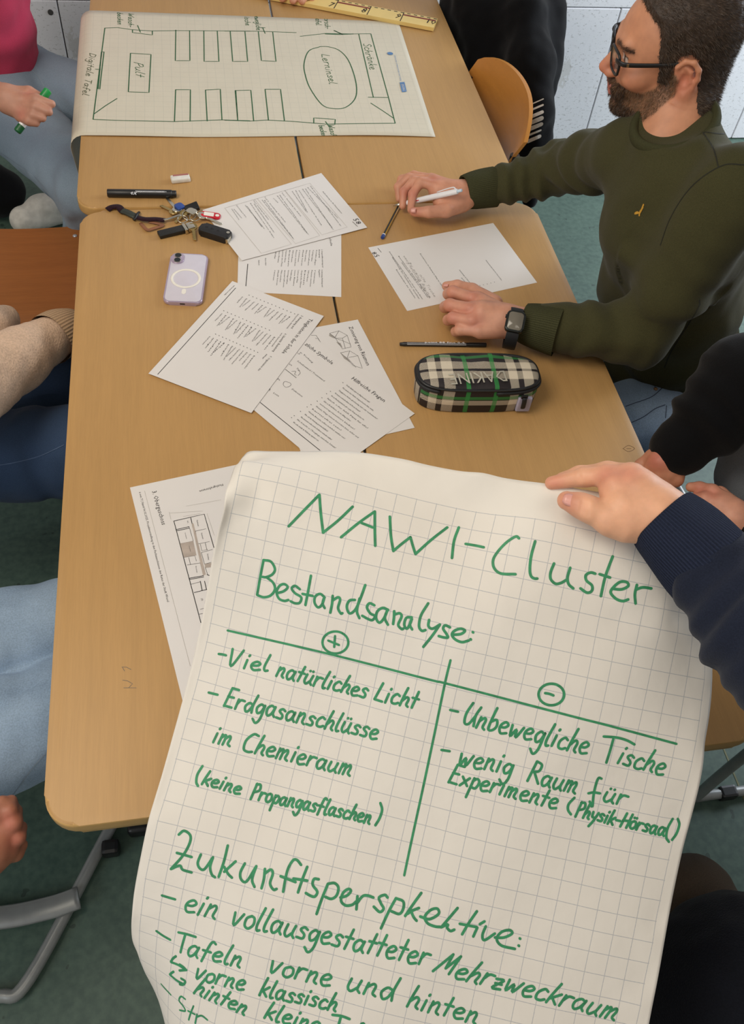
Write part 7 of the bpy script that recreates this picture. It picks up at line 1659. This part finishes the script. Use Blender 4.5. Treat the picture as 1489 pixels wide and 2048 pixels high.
line_obj([(tr(*c4, "172,432 225,445") + Wd(*c4, 'Erdgasanschlüsse', (262, 515), (1170, 712), 60), w4)])
line_obj([(Wd(*c4, 'im', (192, 730), (302, 755), 60) + Wd(*c4, 'Chemieraum', (368, 775), (1018, 928), 60), w4)])
line_obj([(tr(*c4, "135,870 105,920 98,965 108,988|1195,1090 1205,1130 1190,1180 1165,1222") + Wd(*c4, 'keine', (132, 975), (355, 1038), 48) + Wd(*c4, 'Propangasflaschen', (422, 1065), (1130, 1212), 50), w4)])
line_obj([(tr(*c5, "525,520 583,533") + word('Unbewegliche', 760 + 612 / 3.7225, 1280 + 622 / 3.7225, 1060 + 440 / 3.918, 1340 + 665 / 3.918, 24) + tr(*c6, "580,520 680,528 760,550 820,582|655,540 630,630 600,725") + Wd(*c6, 'ische', (682, 725), (1040, 828), 92), w4)])
line_obj([(tr(*c5, "460,818 520,827") + Wd(*c5, 'wenig', (580, 925), (975, 1005), 85) + Wd(*c5, 'Raum', (1095, 1050), (1460, 1145), 80) + tr(*c6, "562,850 540,845 520,890 500,980 490,1070 470,1030|460,965 500,958 550,965") + Wd(*c6, 'ür', (570, 1022), (742, 1062), 78), w4)])
line_obj([(Wd(*c5, 'Experimente', (512, 1060), (1310, 1255), 76) + tr(*c6, "350,1000 305,1050 300,1095 322,1130|1120,1165 1080,1240 1070,1310 1090,1345|1160,1165 1172,1210 1150,1280 1115,1330") + Wd(*c6, 'Physik-Hörsaa', (358, 1145), (1050, 1298), 62), w4)])
T3 = tr(*c7, "392,105 430,78 475,110 470,170 420,260 335,355|378,238 430,252 485,268|335,355 400,330 420,360 485,380|552,250 530,310 545,350 580,355 640,270|640,270 620,340 632,395 655,415|748,185 720,300 682,412|805,300 750,350 722,375|722,340 750,390 778,418|872,315 840,380 845,430 885,445 955,335|955,335 925,430 942,485|1018,355 1010,430 993,495|1015,390 1060,360 1075,390 1055,460 1080,505 1103,500|1280,325 1250,290 1220,295 1180,370 1150,520|1132,408 1240,450|1325,340 1290,430 1258,525|1225,425 1325,440|1408,430 1375,428 1365,470 1398,520 1380,555 1350,550 1315,530")
T3 += tr(*c8, "215,410 170,520 128,640|215,410 265,405 295,440 280,500 240,525 195,510|310,515 360,500 390,465 370,450 330,480 315,540 350,575 400,570 430,545|440,505 436,555 432,605|435,560 480,505 520,500 562,515|670,515 650,495 605,515 620,560 640,600 610,625 565,585|735,520 680,620 620,750|738,522 790,545 790,600 760,640 700,620|928,480 870,560 805,655|910,595 860,615 820,640|850,620 870,665 892,692|920,660 990,680 1060,640 1050,600 1000,610 955,660 975,710 1030,735 1080,740|1205,595 1150,660 1080,742|1080,742 1130,720 1125,745 1150,770 1180,760|1352,620 1290,710 1240,795|1222,715 1350,740|1355,745 1325,812|1375,718 1410,697|1420,735 1395,800 1410,840 1489,790")
T3 += tr(*c9, "262,650 330,650 390,620 370,595 310,610 275,660 310,710 410,735|447,657|438,710")
line_obj([(T3, .0031)])
line_obj([(tr(*c7, "270,547 320,562 365,575") + Wd(*c7, 'ein', (425, 655), (655, 720), 92) + word('vollausgestatteter', 462, 1848, 853, 1932, 25) + word('Mehrzweckraum', 866, 1943, 1231, 2040, 23, slant=.3), w4)])
line_obj([(tr(*c7, "230,805 280,840 330,868|390,815 450,828 515,848|440,830 420,900 405,960") + Wd(*c7, 'afeln', (448, 980), (835, 1072), 76) + word('vorne', 537, 1945, 659, 1972, 23) + word('und', 600 + 352 / 3.818, 1660 + 1225 / 3.818, 600 + 712 / 3.818, 1660 + 1302 / 3.818, 24) + Wd(*c8, 'hinten', (818, 1350), (1345, 1478), 88), w4)])
line_obj([(tr(*c7, "372,988 350,1005 335,1030|335,1030 390,1052 445,1088|400,1048 425,1065 448,1088|448,1088 420,1090 398,1092") + word('vorne', 389, 1957, 487, 1980, 19.5) + word('klassisch', 519, 1991, 671, 2022, 19), w4)])
line_obj([(tr(*c7, "355,1100 340,1110 328,1122|328,1122 380,1165 430,1192|410,1150 440,1170 430,1192|430,1192 415,1195 400,1192") + word('hinten', 388, 1987, 489, 2029, 18) + word('kleine', 529, 2036, 636, 2064, 19) + tr(*c8, "250,1410 320,1420 380,1442|315,1422 295,1490 280,1540") + word('afel', 682, 2072, 745, 2088, 19), w4)])
line_obj([(tr(*c7, "265,1190 300,1230 335,1268|440,1300 410,1280 395,1310 425,1350 440,1385 400,1380|500,1350 480,1400 465,1450|460,1385 510,1410|525,1410 512,1475|520,1430 560,1420 600,1450"), .0022)])

for o in list(COL.objects):
    n_ = o.name.split('.')[0]
    if n_ in ('handwriting', 'denim_stitching', 'printed_symbols', 'scale_marks', 'red_bars', 'printed_diagram', 'pencil_notes', 'pencil_doodle', 'green_drawing', 'printed_stripes', 'printed_tint', 'print_lines', 'seam') and o.parent is not None and o.parent.name != 'floor': o['kind'] = 'stuff'
